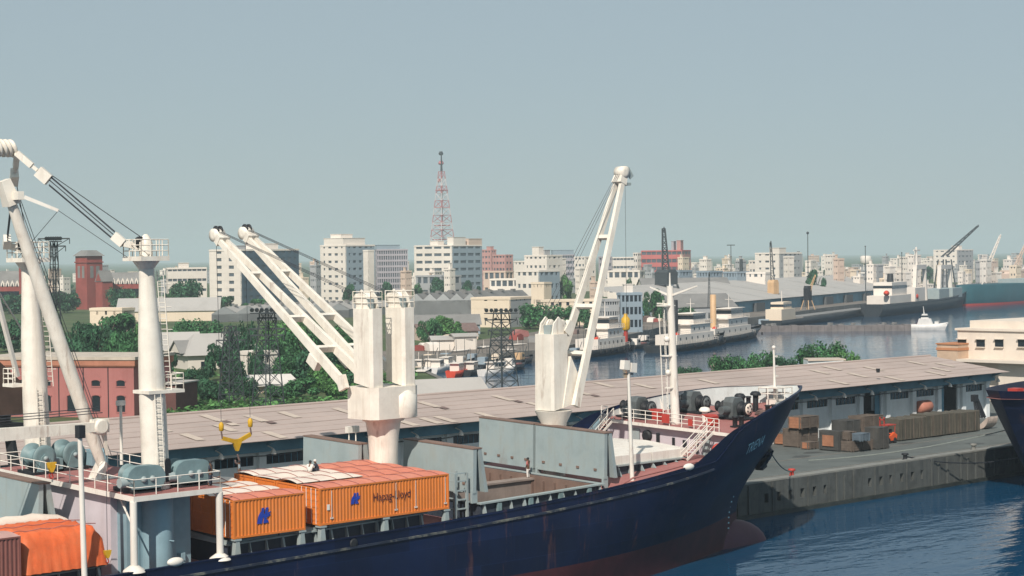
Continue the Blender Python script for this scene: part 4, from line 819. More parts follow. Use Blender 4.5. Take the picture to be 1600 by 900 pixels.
# poles on the near side
t = thing('light_pole', 'thin white pole with a dark lamp box in front of the orange cargo', 'pole', (64.2, 105.25, 6.2))
MB().tube((64.2, 105.25, 6.0), (64.0, 105.25, 15.9), 0.2, 0.15, n=10).build('pole', W, t); MB().box((63.8, 105.0, 15.9), (64.25, 105.5, 16.7)).build('lamp_box', DARK, t)
p = at(190, 726, z=PZ); t = thing('signal_pole', 'slim rusty white pole with a cap standing behind the winches', 'pole', tuple(p)); MB().tube(p, p + Vector((0, 0, 4.4)), 0.13, 0.1, n=8).build('pole', W, t); MB().box(p + Vector((-0.3, -0.2, 4.4)), p + Vector((0.3, 0.2, 4.75))).build('cap', W, t)
def floodlight_pole(x, y, z0, z1, label):
    t = thing('floodlight_pole', label, 'light', (x, y, z0)); MB().tube((x, y, z0), (x - 0.35, y, z1 - 0.8), 0.2, 0.12, n=10).lathe((x, y, z0), [(0.4, 0), (0.35, 0.3), (0.2, 0.6)], 10).build('pole', W, t)
    for dx, dz in ((-0.45, 0), (0.4, -0.25)):
        lm = MB().prism([(x - 0.35 + dx - 0.4, y - 0.3, z1 - 0.5 + dz), (x - 0.35 + dx + 0.3, y - 0.3, z1 - 0.6 + dz), (x - 0.35 + dx + 0.35, y - 0.3, z1 + 0.2 + dz), (x - 0.35 + dx - 0.3, y - 0.3, z1 + 0.25 + dz)], (0, 0.5, 0)).build('floodlight', W, t)
    MB().tube((x - 0.9, y, z1 - 0.9), (x + 0.2, y, z1 - 0.95), 0.06).build('crossbar', DARK, t)
floodlight_pole(117.1, 107.0, 7.6, 18.1, 'white pole with two floodlights standing on the foredeck')
# ---------------------------------------------------------------- deck cranes
def jib(t, f1, f2, tip, w0, w1, m=WC, stop=True):
    """two box girders from the feet f1, f2 to the tip, with cross ties and sheaves"""
    f1 = Vector(f1); f2 = Vector(f2); tip = Vector(tip); sd_ = (f2 - f1).normalized(); tp = [tip - sd_ * w1, tip + sd_ * w1]
    n = (tip - (f1 + f2) / 2).normalized(); up = sd_.cross(n)
    for f, q in ((f1, tp[0]), (f2, tp[1])): MB().bar(f, q, 0.38, 0.74, 0.30, 0.44, up=up).build('jib_girder', m, t)
    for k in (0.22, 0.42, 0.72): MB().bar(f1.lerp(tp[0], k), f2.lerp(tp[1], k), 0.32, 0.5, up=up).build('cross_tie', m, t)
    if stop: MB().bar(f1.lerp(tp[0], 0.22) - up * 0.75 , f1.lerp(tp[0], 0.16) - up * 0.75, 0.55, 0.8, up=up).build('stop_bracket', m, t)
    hdm = MB().bar(tip - n * 0.9, tip + n * 0.35, 1.1, 0.85, 0.8, 0.7, up=up); hdm.lathe(tip + n * 0.15 - sd_ * 0.5, [(0.2, 0), (0.55, 0.02), (0.55, 0.98), (0.2, 1.0)], 16, sd_); hdm.build('jib_head', m, t)
    for k in (-0.25, 0.15): MB().lathe(tip + n * 0.3 + up * 0.35 + sd_ * k, [(0.15, 0), (0.42, 0.02), (0.42, 0.12), (0.15, 0.14)], 14, sd_).build('sheave', DARK, t)
    return n, up
def crane_house(t, x, y, z0, z1, lx, ly, fx, fy, taper=0.0, m=WC, rails=True):
    """tower house; (fx, fy) points along the jib"""
    h = MB(); a, b = lx / 2, ly / 2; ch = 0.22
    pg = [(-a, -b + ch), (-a + ch, -b), (a - ch, -b), (a, -b + ch), (a, b - ch), (a - ch, b), (-a + ch, b), (-a, b - ch)]
    lo = [(x + p * (1 - 0.0), y + q, z0 + (0.35 if (p * fx + q * fy) > 0 else 0)) for p, q in pg]; hi = [(x + p * (1 - taper), y + q * (1 - taper), z1) for p, q in pg]
    h.add(lo + hi, [tuple(range(8))[::-1], tuple(range(8, 16))] + [(k, (k+1) % 8, 8+(k+1) % 8, 8+k) for k in range(8)]); hs = h.build('crane_house', m, t)
    # machinery on top: cheek plates with sheaves, frame and rails
    for s in (-1, 1):
        ox, oy = -fy * s * lx * 0.33 if fx == 0 else 0, fx * s * ly * 0.33
        ox = s * lx * 0.36 if fx == 0 else ox
        q = Vector((x + ox, y + oy, z1)); MB().prism([q + Vector((-0.6 * fx, -0.6 * fy, 0)), q + Vector((0.8 * fx, 0.8 * fy, 0)), q + Vector((0.7 * fx, 0.7 * fy, 1.0)), q + Vector((0.2 * fx, 0.2 * fy, 1.45)), q + Vector((-0.4 * fx, -0.4 * fy, 0.9))], Vector((0.14 * fy, 0.14 * fx, 0))).build('cheek_plate', m, hs)
    for s in (-1, 1): MB().lathe(Vector((x + 0.62 * fx + (s * lx * 0.3 if fx == 0 else 0), y + 0.62 * fy + (s * ly * 0.3 if fx else 0), z1 + 0.72)), [(0.18, -0.06), (0.5, -0.05), (0.5, 0.12), (0.18, 0.13)], 18, (fy, fx, 0)).build('sheave', m, hs)
    if rails: MB().rail([(x - a + .1, y + b - .1, z1), (x - a + .1, y - b + .1, z1), (x + a - .1, y - b + .1, z1), (x + a - .1, y + b - .1, z1)], 1.3, 0.035, 1.1, 3).build('top_railing', m, hs)
    MB().box((x - a * 0.6, y - b * 0.5, z1), (x + a * 0.3, y + b * 0.2, z1 + 0.75)).build('machinery_box', PALEG, hs)
    return hs
tc = thing('twin_deck_crane', 'cream twin deck crane with two parallel jibs raised to the left', 'crane', (96.2, C, 7.5))
MB().lathe((96.2, C, 6.2), [(1.12, 0), (1.12, 5.6), (1.2, 7.0), (1.42, 8.35), (1.5, 8.45)], 28).build('pedestal', WC, tc)
pg = [(93.75, 112.6), (94.3, 112.2), (98.0, 112.2), (98.6, 112.7), (98.6, 115.3), (98.0, 115.8), (94.3, 115.8), (93.75, 115.3)]
MB().prism([(x, y, 14.6) for x, y in pg], (0, 0, 2.45)).lathe((96.2, C, 14.35), [(1.6, 0), (1.75, 0.3)], 24).lathe((97.2, 112.9, 14.62), [(1.05, 0), (1.15, 0.3), (1.15, 1.7), (0.5, 2.3), (0, 2.35)], 16).build('turntable', WC, tc)
TIPS = []
for k in (0, 1):
    x = 94.45 + 3.25 * k; hs = crane_house(tc, x, 113.6, 17.06, 23.1, 1.35, 2.3, 0, 1)
    tip = at((341, 386)[k], (369, 366)[k], x=x); n_, up_ = jib(tc, (x - 1.3, 115.0, 17.3), (x + 1.3, 115.0, 17.3), tip, 2.8, 0.3); TIPS.append(tip)
    for s in (-0.3, 0.0, 0.3): MB().tube((x + s, 114.0, 23.9), tip + Vector((s * 0.6, -0.3, 0.35)), 0.022, n=4).build('luffing_wire', CABLE, tc)
    MB().bar((x - 1.35, 114.9, 16.9), (x - 1.35, 115.3, 17.9), 0.35, 0.9).bar((x + 1.35, 114.9, 16.9), (x + 1.35, 115.3, 17.9), 0.35, 0.9).build('jib_foot', WC, tc)
sp = thing('lifting_beam', 'yellow lifting beam with two blocks hanging from the twin crane jibs', 'hook', (95.8, 133.2, 11.0))
b1, b2 = at(353, 668, x=94.6), at(379, 660, x=97.6); b1.y = b2.y = 133.2
for q, tip in ((b1, TIPS[0]), (b2, TIPS[1])):
    bk = MB().lathe(q, [(0.1, -0.36), (0.2, -0.28), (0.22, 0.22), (0.08, 0.42)], 12).build('block', YEL, sp)
    MB().tube(q + Vector((0, 0, 0.5)), tip + Vector((0, 0.3, -0.2)), 0.02, n=4).build('hoist_wire', CABLE, sp)
    MB().tube(q + Vector((0, 0, -0.4)), q + Vector((0.1, 0, -1.0)), 0.07).build('shackle', RUSTY, sp)
mid = (b1 + b2) / 2 + Vector((0, 0, -1.3))
MB().bar(b1 + Vector((0.1, 0, -0.95)), mid + Vector((0.1, 0, -0.15)), 0.2, 0.34).bar(b2 + Vector((0, 0, -0.95)), mid + Vector((0.1, 0, -0.15)), 0.2, 0.34).prism([mid + Vector((-0.45, -0.12, 0.1)), mid + Vector((0.65, -0.12, 0.12)), mid + Vector((0.2, -0.12, -0.9)), mid + Vector((0.0, -0.12, -0.9))], (0, 0.24, 0)).build('beam', YEL, sp)
MB().path([mid + Vector((0.12 + 0.22 * math.sin(a), 0, -1.75 - 0.25 * math.cos(a))) for a in [x * 0.5 for x in range(-4, 4)]] + [mid + Vector((0.12, 0, -1.2))], 0.08, 6).build('hook', RUSTY, sp)
s2 = thing('deck_crane', 'cream single deck crane with its jib raised steeply behind the open hatch', 'crane', (115.0, C, 7.5))
MB().lathe((115.0, C, 6.5), [(0.95, 0), (0.95, 5.3), (1.1, 6.4), (1.55, 7.3), (1.6, 7.45)], 24).build('pedestal', WC, s2)
hs = crane_house(s2, 114.8, C, 14.0, 20.4, 2.1, 2.3, 1, 0, 0.04, rails=False); tip = at(971, 272, y=C + 0.1)
n_, up_ = jib(s2, (115.9, C - 1.75, 14.3), (115.9, C + 1.75, 14.3), tip, 3, 0.3, stop=False)
MB().prism([(114.9, C - 1.25, 14.2), (116.9, C - 1.25, 14.6), (117.0, C - 1.25, 16.5), (115.9, C - 1.25, 18.5)], (0, 2.5, 0)).build('front_cab', WC, s2)
MB().bar((114.7, C - 0.6, 20.9), (116.3, C - 0.6, 21.0), 0.3, 0.4).bar((115.9, C - 0.6, 20.4), (116.6, C - 0.6, 21.3), 0.5, 0.8).build('top_bracket', WC, s2)
for s in (-0.3, 0.0, 0.3): MB().tube((114.4, C + s * 2 + 0.6, 21.2), tip + Vector((-0.3, s * 0.6, 0.2)), 0.022, n=4).build('luffing_wire', CABLE, s2)
MB().tube(tip + Vector((0.45, 0, 0.1)), tip + Vector((0.5, 0, -24.5)), 0.02, n=4).build('hoist_wire', CABLE, s2)
MB().box(tip + Vector((0.3, -0.4, -1.0)), tip + Vector((0.8, 0.5, -0.75))).bar(tip + Vector((0.4, -0.3, 0.5)), tip + Vector((1.0, -0.3, -0.3)), 0.1, 0.5).build('hook_stop', PALEG, s2)
q = tip + Vector((0.5, 0, -25.4)); MB().lathe(q, [(0.1, 0), (0.3, 0.3), (0.3, 0.9), (0.1, 1.1)], 10).build('hook_ball', YEL, s2)
# machinery top beside the twin crane: floodlights on a white deckhouse roof
t = thing('deck_locker', 'white deck locker with two floodlights behind the twin crane pedestal', 'locker', (97.5, 118.7, 7.0))
MB().prism([(96.2, 119.6, 7.0), (98.9, 119.6, 7.0), (98.9, 119.6, 11.9), (97.4, 119.6, 12.3), (96.2, 119.6, 12.5)], (0, -1.8, 0)).build('housing', W, t)
for x in (96.6, 97.3): MB().tube((x, 118.7, 12.2), (x, 118.7, 13.2), 0.05).box((x - 0.22, 118.5, 13.1), (x + 0.22, 118.9, 13.6)).build('floodlight', W, t)
# ---------------------------------------------------------------- foremast and bow mast
fm = thing('foremast', 'slim white foremast with ladder and spread yards on the forecastle', 'mast', (130.6, C, 11.5)); fb_ = Vector((130.6, C, 11.6)); ft = at(1041, 447, x=130.0); ft.y = C
MB().tube(fb_, ft, 0.42, 0.3, n=14).build('pole', W, fm)
def fpt(f, d=(0, 0, 0)): return fb_.lerp(ft, f) + Vector(d)
m_ = MB(); ladder(m_, fpt(0.0, (-0.45, 0.45, 0)), fpt(0.9, (-0.45, 0.45, 0)), 0.5, 0.4, (0.6, 0.8, 0)); m_.tube(fpt(0.02, (-0.7, 0.8, 0)), fpt(0.8, (-0.7, 0.8, 0)), 0.05); m_.build('ladder', W, fm)
for f, sz in ((0.86, 0.9), (0.5, 0.8), (0.27, 0.6)):
    c = fpt(f); MB().box(c + Vector((-sz, -0.2, -0.05)), c + Vector((0.4, sz, 0.05))).build('platform', W, fm)
c = fpt(0.93); MB().bar(c, c + Vector((0.2, -3.0, 0.9)), 0.16, 0.2, 0.08, 0.1).bar(c, c + Vector((-0.6, 1.9, 0.8)), 0.16, 0.2, 0.08, 0.1).bar(fpt(0.87), fpt(0.87, (0, 1.6, 0.05)), 0.14, 0.14).build('yard', W, fm)
MB().tube(ft, ft + Vector((0, 0, 1.2)), 0.09, 0.05).build('topmast', W, fm)
for f in (0.6, 0.36): MB().ball(fpt(f, (-0.5, 0.2, 0.25)), 0.28, 8, 6).build('lamp', W, fm)
bm_ = thing('bow_mast', 'short white signal mast on a railed platform at the tip of the bow', 'mast', (145.0, C, 12.0)); b0 = Vector((145.0, C, 11.8)); b1 = at(1209, 543, y=C)
MB().tube(b0, b1, 0.16, 0.09, n=8).build('pole', W, bm_); MB().box((143.9, 112.9, 14.2), (146.2, 115.1, 14.3)).build('platform', W, bm_)
MB().rail([(143.9, 112.9, 13.1), (146.2, 112.9, 13.1), (146.2, 115.1, 13.1), (143.9, 115.1, 13.1), (143.9, 112.9, 13.1)], 1.1, 0.05, 1.0, 2).box((144.4, 113.4, 12), (145.7, 114.6, 13.1)).build('stand', W, bm_)
for f in (0.55, 0.7, 0.85): c = b0.lerp(b1, f); MB().box(c + Vector((0, -0.1, 0)), c + Vector((0.5, 0.1, 0.15))).build('bracket', W, bm_)
MB().ball(b1, 0.2, 8, 6).build('lamp', W, bm_)
HEEL = 0.035
# forecastle gear
WGREY = mat('dark_grey_windlass_paint', (0.10, 0.115, 0.12), 0.55, 0.3, 1.2, patch=0.4, dirt=(0.06, 0.055, 0.05))
def windlass(p, label, s=1.0, flip=1):
    t = thing('anchor_windlass', label, 'windlass', tuple(p), 0, 'windlasses on the forecastle'); p = Vector(p)
    MB().lathe(p + Vector((0, -1.5 * s, 0.95 * s)), [(0.12, 0), (0.62, 0.0), (0.68, 0.06), (0.68, 0.16), (0.34, 0.2), (0.34, 0.75), (0.66, 0.78), (0.66, 0.9), (0.2, 0.95), (0.2, 2.8), (0.6, 2.82), (0.6, 2.95), (0.3, 3.0), (0.3, 3.6), (0.5, 3.62)], 22, (0, 1, 0)).build('drum', DARK, t)
    MB().lathe(p + Vector((0, -1.52 * s, 0.95 * s)), [(0.52, 0), (0.52, 0.04), (0.18, 0.06)], 22, (0, -1, 0)).build('drum_face', WTARP if 'white' in label else WGREY, t)
    for k in range(5): a = 2 * math.pi * k / 5; MB().ball(p + Vector((0.3 * math.cos(a), -1.58 * s, 0.95 * s + 0.3 * math.sin(a))), 0.09, 6, 5).build('drum_hole', DARK, t)
    MB().box(p + Vector((-0.9, -0.35, 0.1)), p + Vector((0.75, 0.75, 1.5))).prism([p + Vector((-0.9, -0.35, 1.5)), p + Vector((0.75, -0.35, 1.5)), p + Vector((0.4, -0.35, 1.9)), p + Vector((-0.6, -0.35, 1.9))], (0, 1.1, 0)).build('gear_case', WGREY, t)
    MB().box(p + Vector((-1.2, -1.7, 0)), p + Vector((1.1, 2.0, 0.14))).build('bed_plate', DARK, t); MB().tube(p + Vector((-0.9, 0.2, 0.8)), p + Vector((-1.9, 0.2, 0.8)), 0.36, n=12).build('motor', WGREY, t)
windlass((136.2, 111.6, fdk(136.2)), 'anchor windlass with a white-faced drum nearest the ship side'); windlass((137.2, 117.4, fdk(137)), 'dark anchor windlass on the far side of the forecastle')
p = Vector((131.6, 119.2, fdk(131.6))); windlass(p, 'mooring winch behind the foremast on the forecastle')
def twin_bitts(p, label):
    t = thing('mooring_bitts', label, 'bitts', tuple(p), 0, 'mooring bitts on the forecastle'); p = Vector(p); MB().box(p + Vector((-0.8, -0.3, 0)), p + Vector((0.8, 0.3, 0.1))).build('base', DARK, t)
    for dx in (-0.45, 0.45): MB().lathe(p + Vector((dx, 0, 0.1)), [(0.22, 0), (0.22, 0.7), (0.3, 0.74), (0.28, 0.85), (0, 0.88)], 12).build('post', DARK, t)
twin_bitts((139.5, 110.2, fdk(139.5)), 'dark twin bitts near the starboard bulwark towards the bow'); twin_bitts((132.6, 108.4, fdk(132.6)), 'dark twin bitts beside the forecastle stairs'); twin_bitts((142.5, 115.6, fdk(142)), 'dark twin bitts near the bow mast')
def ventilator(p, label, h=1.3, m=W):
    t = thing('deck_ventilator', label, 'ventilator', tuple(p), 0, 'mushroom ventilators on the forecastle'); MB().tube(p, Vector(p) + Vector((0, 0, h)), 0.26, n=12).build('trunk', m, t); MB().lathe(Vector(p) + Vector((0, 0, h)), [(0.5, -0.15), (0.52, 0), (0.35, 0.2), (0, 0.26)], 14).build('cap', m, t)
ventilator((133.0, 112.6, fdk(133)), 'white mushroom ventilator in front of the anchor windlass', 1.1); ventilator((139.6, 113.9, fdk(139)), 'dark mushroom ventilator between the two windlasses', 1.5, DARK); ventilator((140.3, 112.6, fdk(140)), 'tall dark mushroom ventilator towards the bow', 1.7, DARK); ventilator((132.0, 115.5, fdk(132)), 'pale mushroom ventilator near the foremast foot', 1.2, PALEG)
for q, lb in (((131.2, 116.6, 0), 'red hose box beside the foremast foot'), ((131.6, 110.6, 0), 'small red locker behind the forecastle railing')):
    z = fdk(q[0]); o = MB().box((q[0] - 0.5, q[1] - 0.35, z + 0.1), (q[0] + 0.5, q[1] + 0.35, z + 0.85)).prism([(q[0] - 0.54, q[1] - 0.39, z + 0.85), (q[0] + 0.54, q[1] - 0.39, z + 0.85), (q[0] + 0.54, q[1], z + 1.0), (q[0] - 0.54, q[1], z + 1.0)], (0, 0.78, 0)).box((q[0] - 0.4, q[1] - 0.3, z), (q[0] + 0.4, q[1] + 0.3, z + 0.1)); tag(o.build('equipment_locker', REDP, org=(q[0], q[1], z)), lb, 'locker')
t = thing('rope_coil', 'brown coil of mooring rope on the forecastle deck', 'rope', (139.0, 110.9, fdk(139))); m_ = MB()
for k in range(3): m_.path([Vector((139.3 + (0.75 - 0.12 * k) * math.cos(a * 0.4), 110.9 + (0.75 - 0.12 * k) * math.sin(a * 0.4), fdk(139) + 0.1 + 0.12 * k)) for a in range(17)], 0.07, 5)
m_.build('coil', RUSTY, t)
gt = MB()
for k in range(6): gt.box((143.6 + 0.42 * k, 111.5 + 0.35 * k, fdk(144) + 0.02), (143.9 + 0.42 * k, 112.9 + 0.1 * k, fdk(144) + 0.4))
tag(gt.build('bow_grating', PALEG, org=(144.5, 112.4, fdk(144))), 'pale slatted grating lying against the bow bulwark', 'grating')
HEEL = 0.0
# ---------------------------------------------------------------- people aboard
SKIN = mat('skin', (0.12, 0.06, 0.035), 0.6, 0.1, 3.0)
def skin_fig(name, verts, edges, rad, m, parent, root=0):
    me = bpy.data.meshes.new(name); me.from_pydata(verts, edges, []); o = bpy.data.objects.new(name, me); COL.objects.link(o); o.parent = parent
    md = o.modifiers.new('skin', 'SKIN'); md.use_smooth_shade = True
    lay = me.skin_vertices[0] if me.skin_vertices else None
    if lay is None:
        bm2 = bmesh.new(); bm2.from_mesh(me); bm2.verts.layers.skin.verify(); bm2.to_mesh(me); bm2.free(); lay = me.skin_vertices[0]
    for i, r in enumerate(rad):
        lay.data[i].radius = (r, r); lay.data[i].use_root = (i == root)
    o.modifiers.new('subdivision', 'SUBSURF').levels = 1; me.materials.append(m); return o
def person(p, rz, label, shirt, trousers, cap=None, pose='stand', s=1.0):
    t = thing('person', label, 'person', tuple(p), rz); t.scale = (s, s, s)
    if pose == 'stand': J = dict(pel=(0, 0, .95), ch=(0, 0, 1.3), nk=(0, 0, 1.48), hd=(0.02, 0, 1.62), tp=(0.03, 0, 1.72), ls=(0, .19, 1.42), le=(.03, .25, 1.15), lh=(.14, .24, .9), rs=(0, -.19, 1.42), re=(.02, -.26, 1.15), rh=(.12, -.25, .9), lk=(.03, .11, .52), lf=(0, .12, .07), lt=(.16, .14, .04), rk=(.04, -.11, .52), rf=(-.03, -.12, .07), rt=(.13, -.14, .04))
    else: J = dict(pel=(0, 0, .16), ch=(.1, 0, .5), nk=(.16, 0, .68), hd=(.2, 0, .82), tp=(.22, 0, .92), ls=(.12, .19, .62), le=(.32, .24, .46), lh=(.5, .16, .42), rs=(.12, -.19, .62), re=(.3, -.25, .45), rh=(.5, -.15, .4), lk=(.42, .14, .42), lf=(.5, .14, .07), lt=(.66, .15, .04), rk=(.42, -.14, .42), rf=(.48, -.15, .07), rt=(.64, -.16, .04))
    ks = list(J); ix = {k: i for i, k in enumerate(ks)}
    R = dict(pel=.14, ch=.15, nk=.06, hd=.105, tp=.07, ls=.06, le=.045, lh=.04, rs=.06, re=.045, rh=.04, lk=.07, lf=.05, lt=.04, rk=.07, rf=.05, rt=.04)
    E_ = [('pel', 'ch'), ('ch', 'nk'), ('nk', 'hd'), ('hd', 'tp'), ('ch', 'ls'), ('ls', 'le'), ('le', 'lh'), ('ch', 'rs'), ('rs', 're'), ('re', 'rh'), ('pel', 'lk'), ('lk', 'lf'), ('lf', 'lt'), ('pel', 'rk'), ('rk', 'rf'), ('rf', 'rt')]
    skin_fig('body', [J[k] for k in ks], [(ix[a], ix[b]) for a, b in E_], [R[k] for k in ks], SKIN, t)
    def sub(nm, keys, es, grow, m): q = {k: i for i, k in enumerate(keys)}; skin_fig(nm, [J[k] for k in keys], [(q[a], q[b]) for a, b in es], [R[k] + grow for k in keys], m, t)
    sub('shirt', ['pel', 'ch', 'ls', 'le', 'rs', 're'], [('pel', 'ch'), ('ch', 'ls'), ('ls', 'le'), ('ch', 'rs'), ('rs', 're')], .03, shirt)
    sub('trousers', ['pel', 'lk', 'lf', 'rk', 'rf'], [('pel', 'lk'), ('lk', 'lf'), ('pel', 'rk'), ('rk', 'rf')], .022, trousers)
    h = Vector(J['hd']); MB().ball(h + Vector((-.015, 0, .05)), (.125, .11, .105), 10, 7).build('cap' if cap else 'hair', cap or DARK, t, local=True)
    return t
SH1 = mat('white_shirt', (0.62, 0.58, 0.55), 0.8, 0.1, 2.0); SH2 = mat('grey_shirt', (0.22, 0.27, 0.30), 0.8, 0.1, 2.0); TR1 = mat('dark_trousers', (0.03, 0.035, 0.05), 0.8, 0.2, 2.0); SH3 = mat('red_shirt', (0.42, 0.14, 0.13), 0.8, 0.1, 2.0)
person((87.3, 111.9, CZ + CH + 0.2), 0.6, 'person in white shirt crouching on the white canvas containers', SH1, TR1, None, 'sit', 1.05); person((88.3, 112.2, CZ + CH + 0.2), 2.6, 'person with white cap and dark clothes crouching on the white canvas containers', TR1, TR1, SH1, 'sit', 1.05)
q = at(374, 755, y=121.9); person((q.x, 121.9, q.z), -0.6, 'person in grey clothes standing on the far side of the containers', SH2, SH2, None, 'stand', 1.0)
person((74.5, 106.2, PZ), 2.2, 'person in dark clothes at the right end of the winch platform railing', TR1, TR1, None, 'stand', 0.95)
person((112.5, 114.6, zc(112) - 0.03), 2.0, 'person in a red shirt between the two open hatch covers', SH3, SH1, None, 'stand', 1.0)
t = None
# ---------------------------------------------------------------- trees
def leaf_mat(name, col):
    m = bpy.data.materials.new(name); m.use_nodes = True; N = m.node_tree.nodes; L = m.node_tree.links; b = N['Principled BSDF']; b.inputs['Roughness'].default_value = 0.7; b.inputs['Specular IOR Level'].default_value = 0.2
    g = N.new('ShaderNodeNewGeometry'); mr = N.new('ShaderNodeMapRange'); mr.inputs[3].default_value = 0.4; mr.inputs[4].default_value = 1.75; L.new(g.outputs['Random Per Island'], mr.inputs[0])
    n = N.new('ShaderNodeTexNoise'); n.inputs['Scale'].default_value = 0.25; L.new(g.outputs['Position'], n.inputs['Vector'])
    m2 = N.new('ShaderNodeMapRange'); m2.inputs[1].default_value = 0.35; m2.inputs[2].default_value = 0.65; m2.inputs[3].default_value = 0.65; m2.inputs[4].default_value = 1.4; L.new(n.outputs['Fac'], m2.inputs[0])
    k = N.new('ShaderNodeMath'); k.operation = 'MULTIPLY'; L.new(mr.outputs[0], k.inputs[0]); L.new(m2.outputs[0], k.inputs[1])
    v = N.new('ShaderNodeVectorMath'); v.operation = 'MULTIPLY'; v.inputs[0].default_value = col; L.new(k.outputs[0], v.inputs[1]); L.new(v.outputs[0], b.inputs['Base Color'])
    tr = N.new('ShaderNodeBsdfTranslucent'); L.new(v.outputs[0], tr.inputs['Color']); mx = N.new('ShaderNodeMixShader'); mx.inputs[0].default_value = 0.25
    L.new(b.outputs[0], mx.inputs[1]); L.new(tr.outputs[0], mx.inputs[2]); L.new(mx.outputs[0], N['Material Output'].inputs['Surface']); return m
TREES2 = [(130, 530, 80, 370, 'dark tree low behind the red building roof on the left', 2, 2), (205, 532, 60, 375, 'tree low behind the red building beside the near post', 0, 0), (235, 525, 50, 400, 'tree glimpsed just left of the near derrick post', 1, 0), (420, 525, 80, 400, 'green tree filling the gap behind the middle lattice tower', 2, 0), (560, 515, 70, 430, 'green tree showing just left of the twin crane houses', 0, 0), (515, 565, 90, 350, 'full green tree under the lower jib girder', 2, 1), (435, 600, 60, 330, 'low bushy tree beside the bright tilted roof', 3, 0), (555, 580, 60, 340, 'dark bushy tree touching the twin crane turntable', 0, 2), (280, 600, 70, 320, 'low dark tree beside the dark brick wing', 3, 2), (385, 585, 50, 335, 'dark tree left of the bright tilted roof', 2, 2), (150, 545, 70, 360, 'bushy tree above the red building cornice', 3, 2)]
LEAF = [leaf_mat('deep_green_leaves', (0.048, 0.135, 0.055)), leaf_mat('fresh_green_leaves', (0.080, 0.19, 0.06)), leaf_mat('dark_blue_green_leaves', (0.036, 0.10, 0.052))]
BARK = mat('bark', (0.09, 0.07, 0.055), 0.9, 0.25, 1.0)
def crown_mesh(seed, nl, leaves, ls, flat=1.0):
    r = random.Random(seed); m_ = MB(); lobes = []
    for k in range(nl):
        a = r.uniform(0, 6.283); rr = math.sqrt(r.random()) * 0.68; z = r.uniform(0.30, 0.86) - 0.28 * rr * rr
        lobes.append((rr * math.cos(a), rr * math.sin(a), z, r.uniform(0.17, 0.34)))
    for k in range(leaves):
        cx, cy, cz, q = lobes[r.randrange(nl)]; d = Vector((r.gauss(0, 1), r.gauss(0, 1), r.gauss(0.25, 1))).normalized()
        p = Vector((cx, cy, cz)) + Vector((d.x * q, d.y * q, d.z * q * 0.72 * flat)) * r.uniform(0.62, 1.08)
        n = (d + Vector((r.gauss(0, .5), r.gauss(0, .5), r.gauss(0.2, .5)))).normalized(); t = n.cross(Vector((r.gauss(0, 1), r.gauss(0, 1), r.gauss(0, 1)))).normalized(); b = n.cross(t); s = ls * r.uniform(0.6, 1.3)
        m_.add([p + t * s, p + b * s * 0.55, p - t * s, p - b * s * 0.55], [(0, 1, 2, 3)])
    me = bpy.data.meshes.new('crown'); me.from_pydata(m_.v, [], m_.f); me.update(); return me
CROWN = {}
for k, (nl, lv, ls) in enumerate(((22, 3600, 0.062), (16, 3000, 0.066), (28, 4200, 0.056), (12, 2400, 0.075))):
    for c in range(3):
        if c == 0: base = crown_mesh(11 + k, nl, lv, ls)
        me = base.copy(); me.materials.append(LEAF[c]); CROWN[k, c] = me
def trunk_mesh():
    r = random.Random(5); m_ = MB().tube((0, 0, 0), (0.02, 0.01, 0.45), 0.05, 0.032, n=8)
    for k in range(6): a = k * 1.05 + r.random(); m_.tube((0.02, 0.01, 0.32 + 0.02 * k), (0.42 * math.cos(a), 0.42 * math.sin(a), 0.62 + 0.04 * k), 0.022, 0.008, n=6)
    return m_.mesh('trunk', mat=BARK)
TRUNK = trunk_mesh()
def tree(u, vtop, wpx, d, label, kind=0, c=0, group=None, z0=2.6, name='tree', sq=1.0):
    p = at(u, vtop, d=d); H = max(1.5, p.z - z0); Wd = wpx * d / FPX / 2
    t = thing(name, label, 'tree' if name == 'tree' else 'shrub', (p.x, p.y, z0), random.uniform(0, 6.28), group)
    inst('trunk', TRUNK, t, (0, 0, 0), 0, (min(Wd, H * 0.6), min(Wd, H * 0.6), H)); inst('crown', CROWN[kind, c], t, (0, 0, -0.02 * H), random.uniform(0, 6), (Wd, Wd, H * 1.02))
    return t
GA = 'trees among the port yards behind the warehouse'
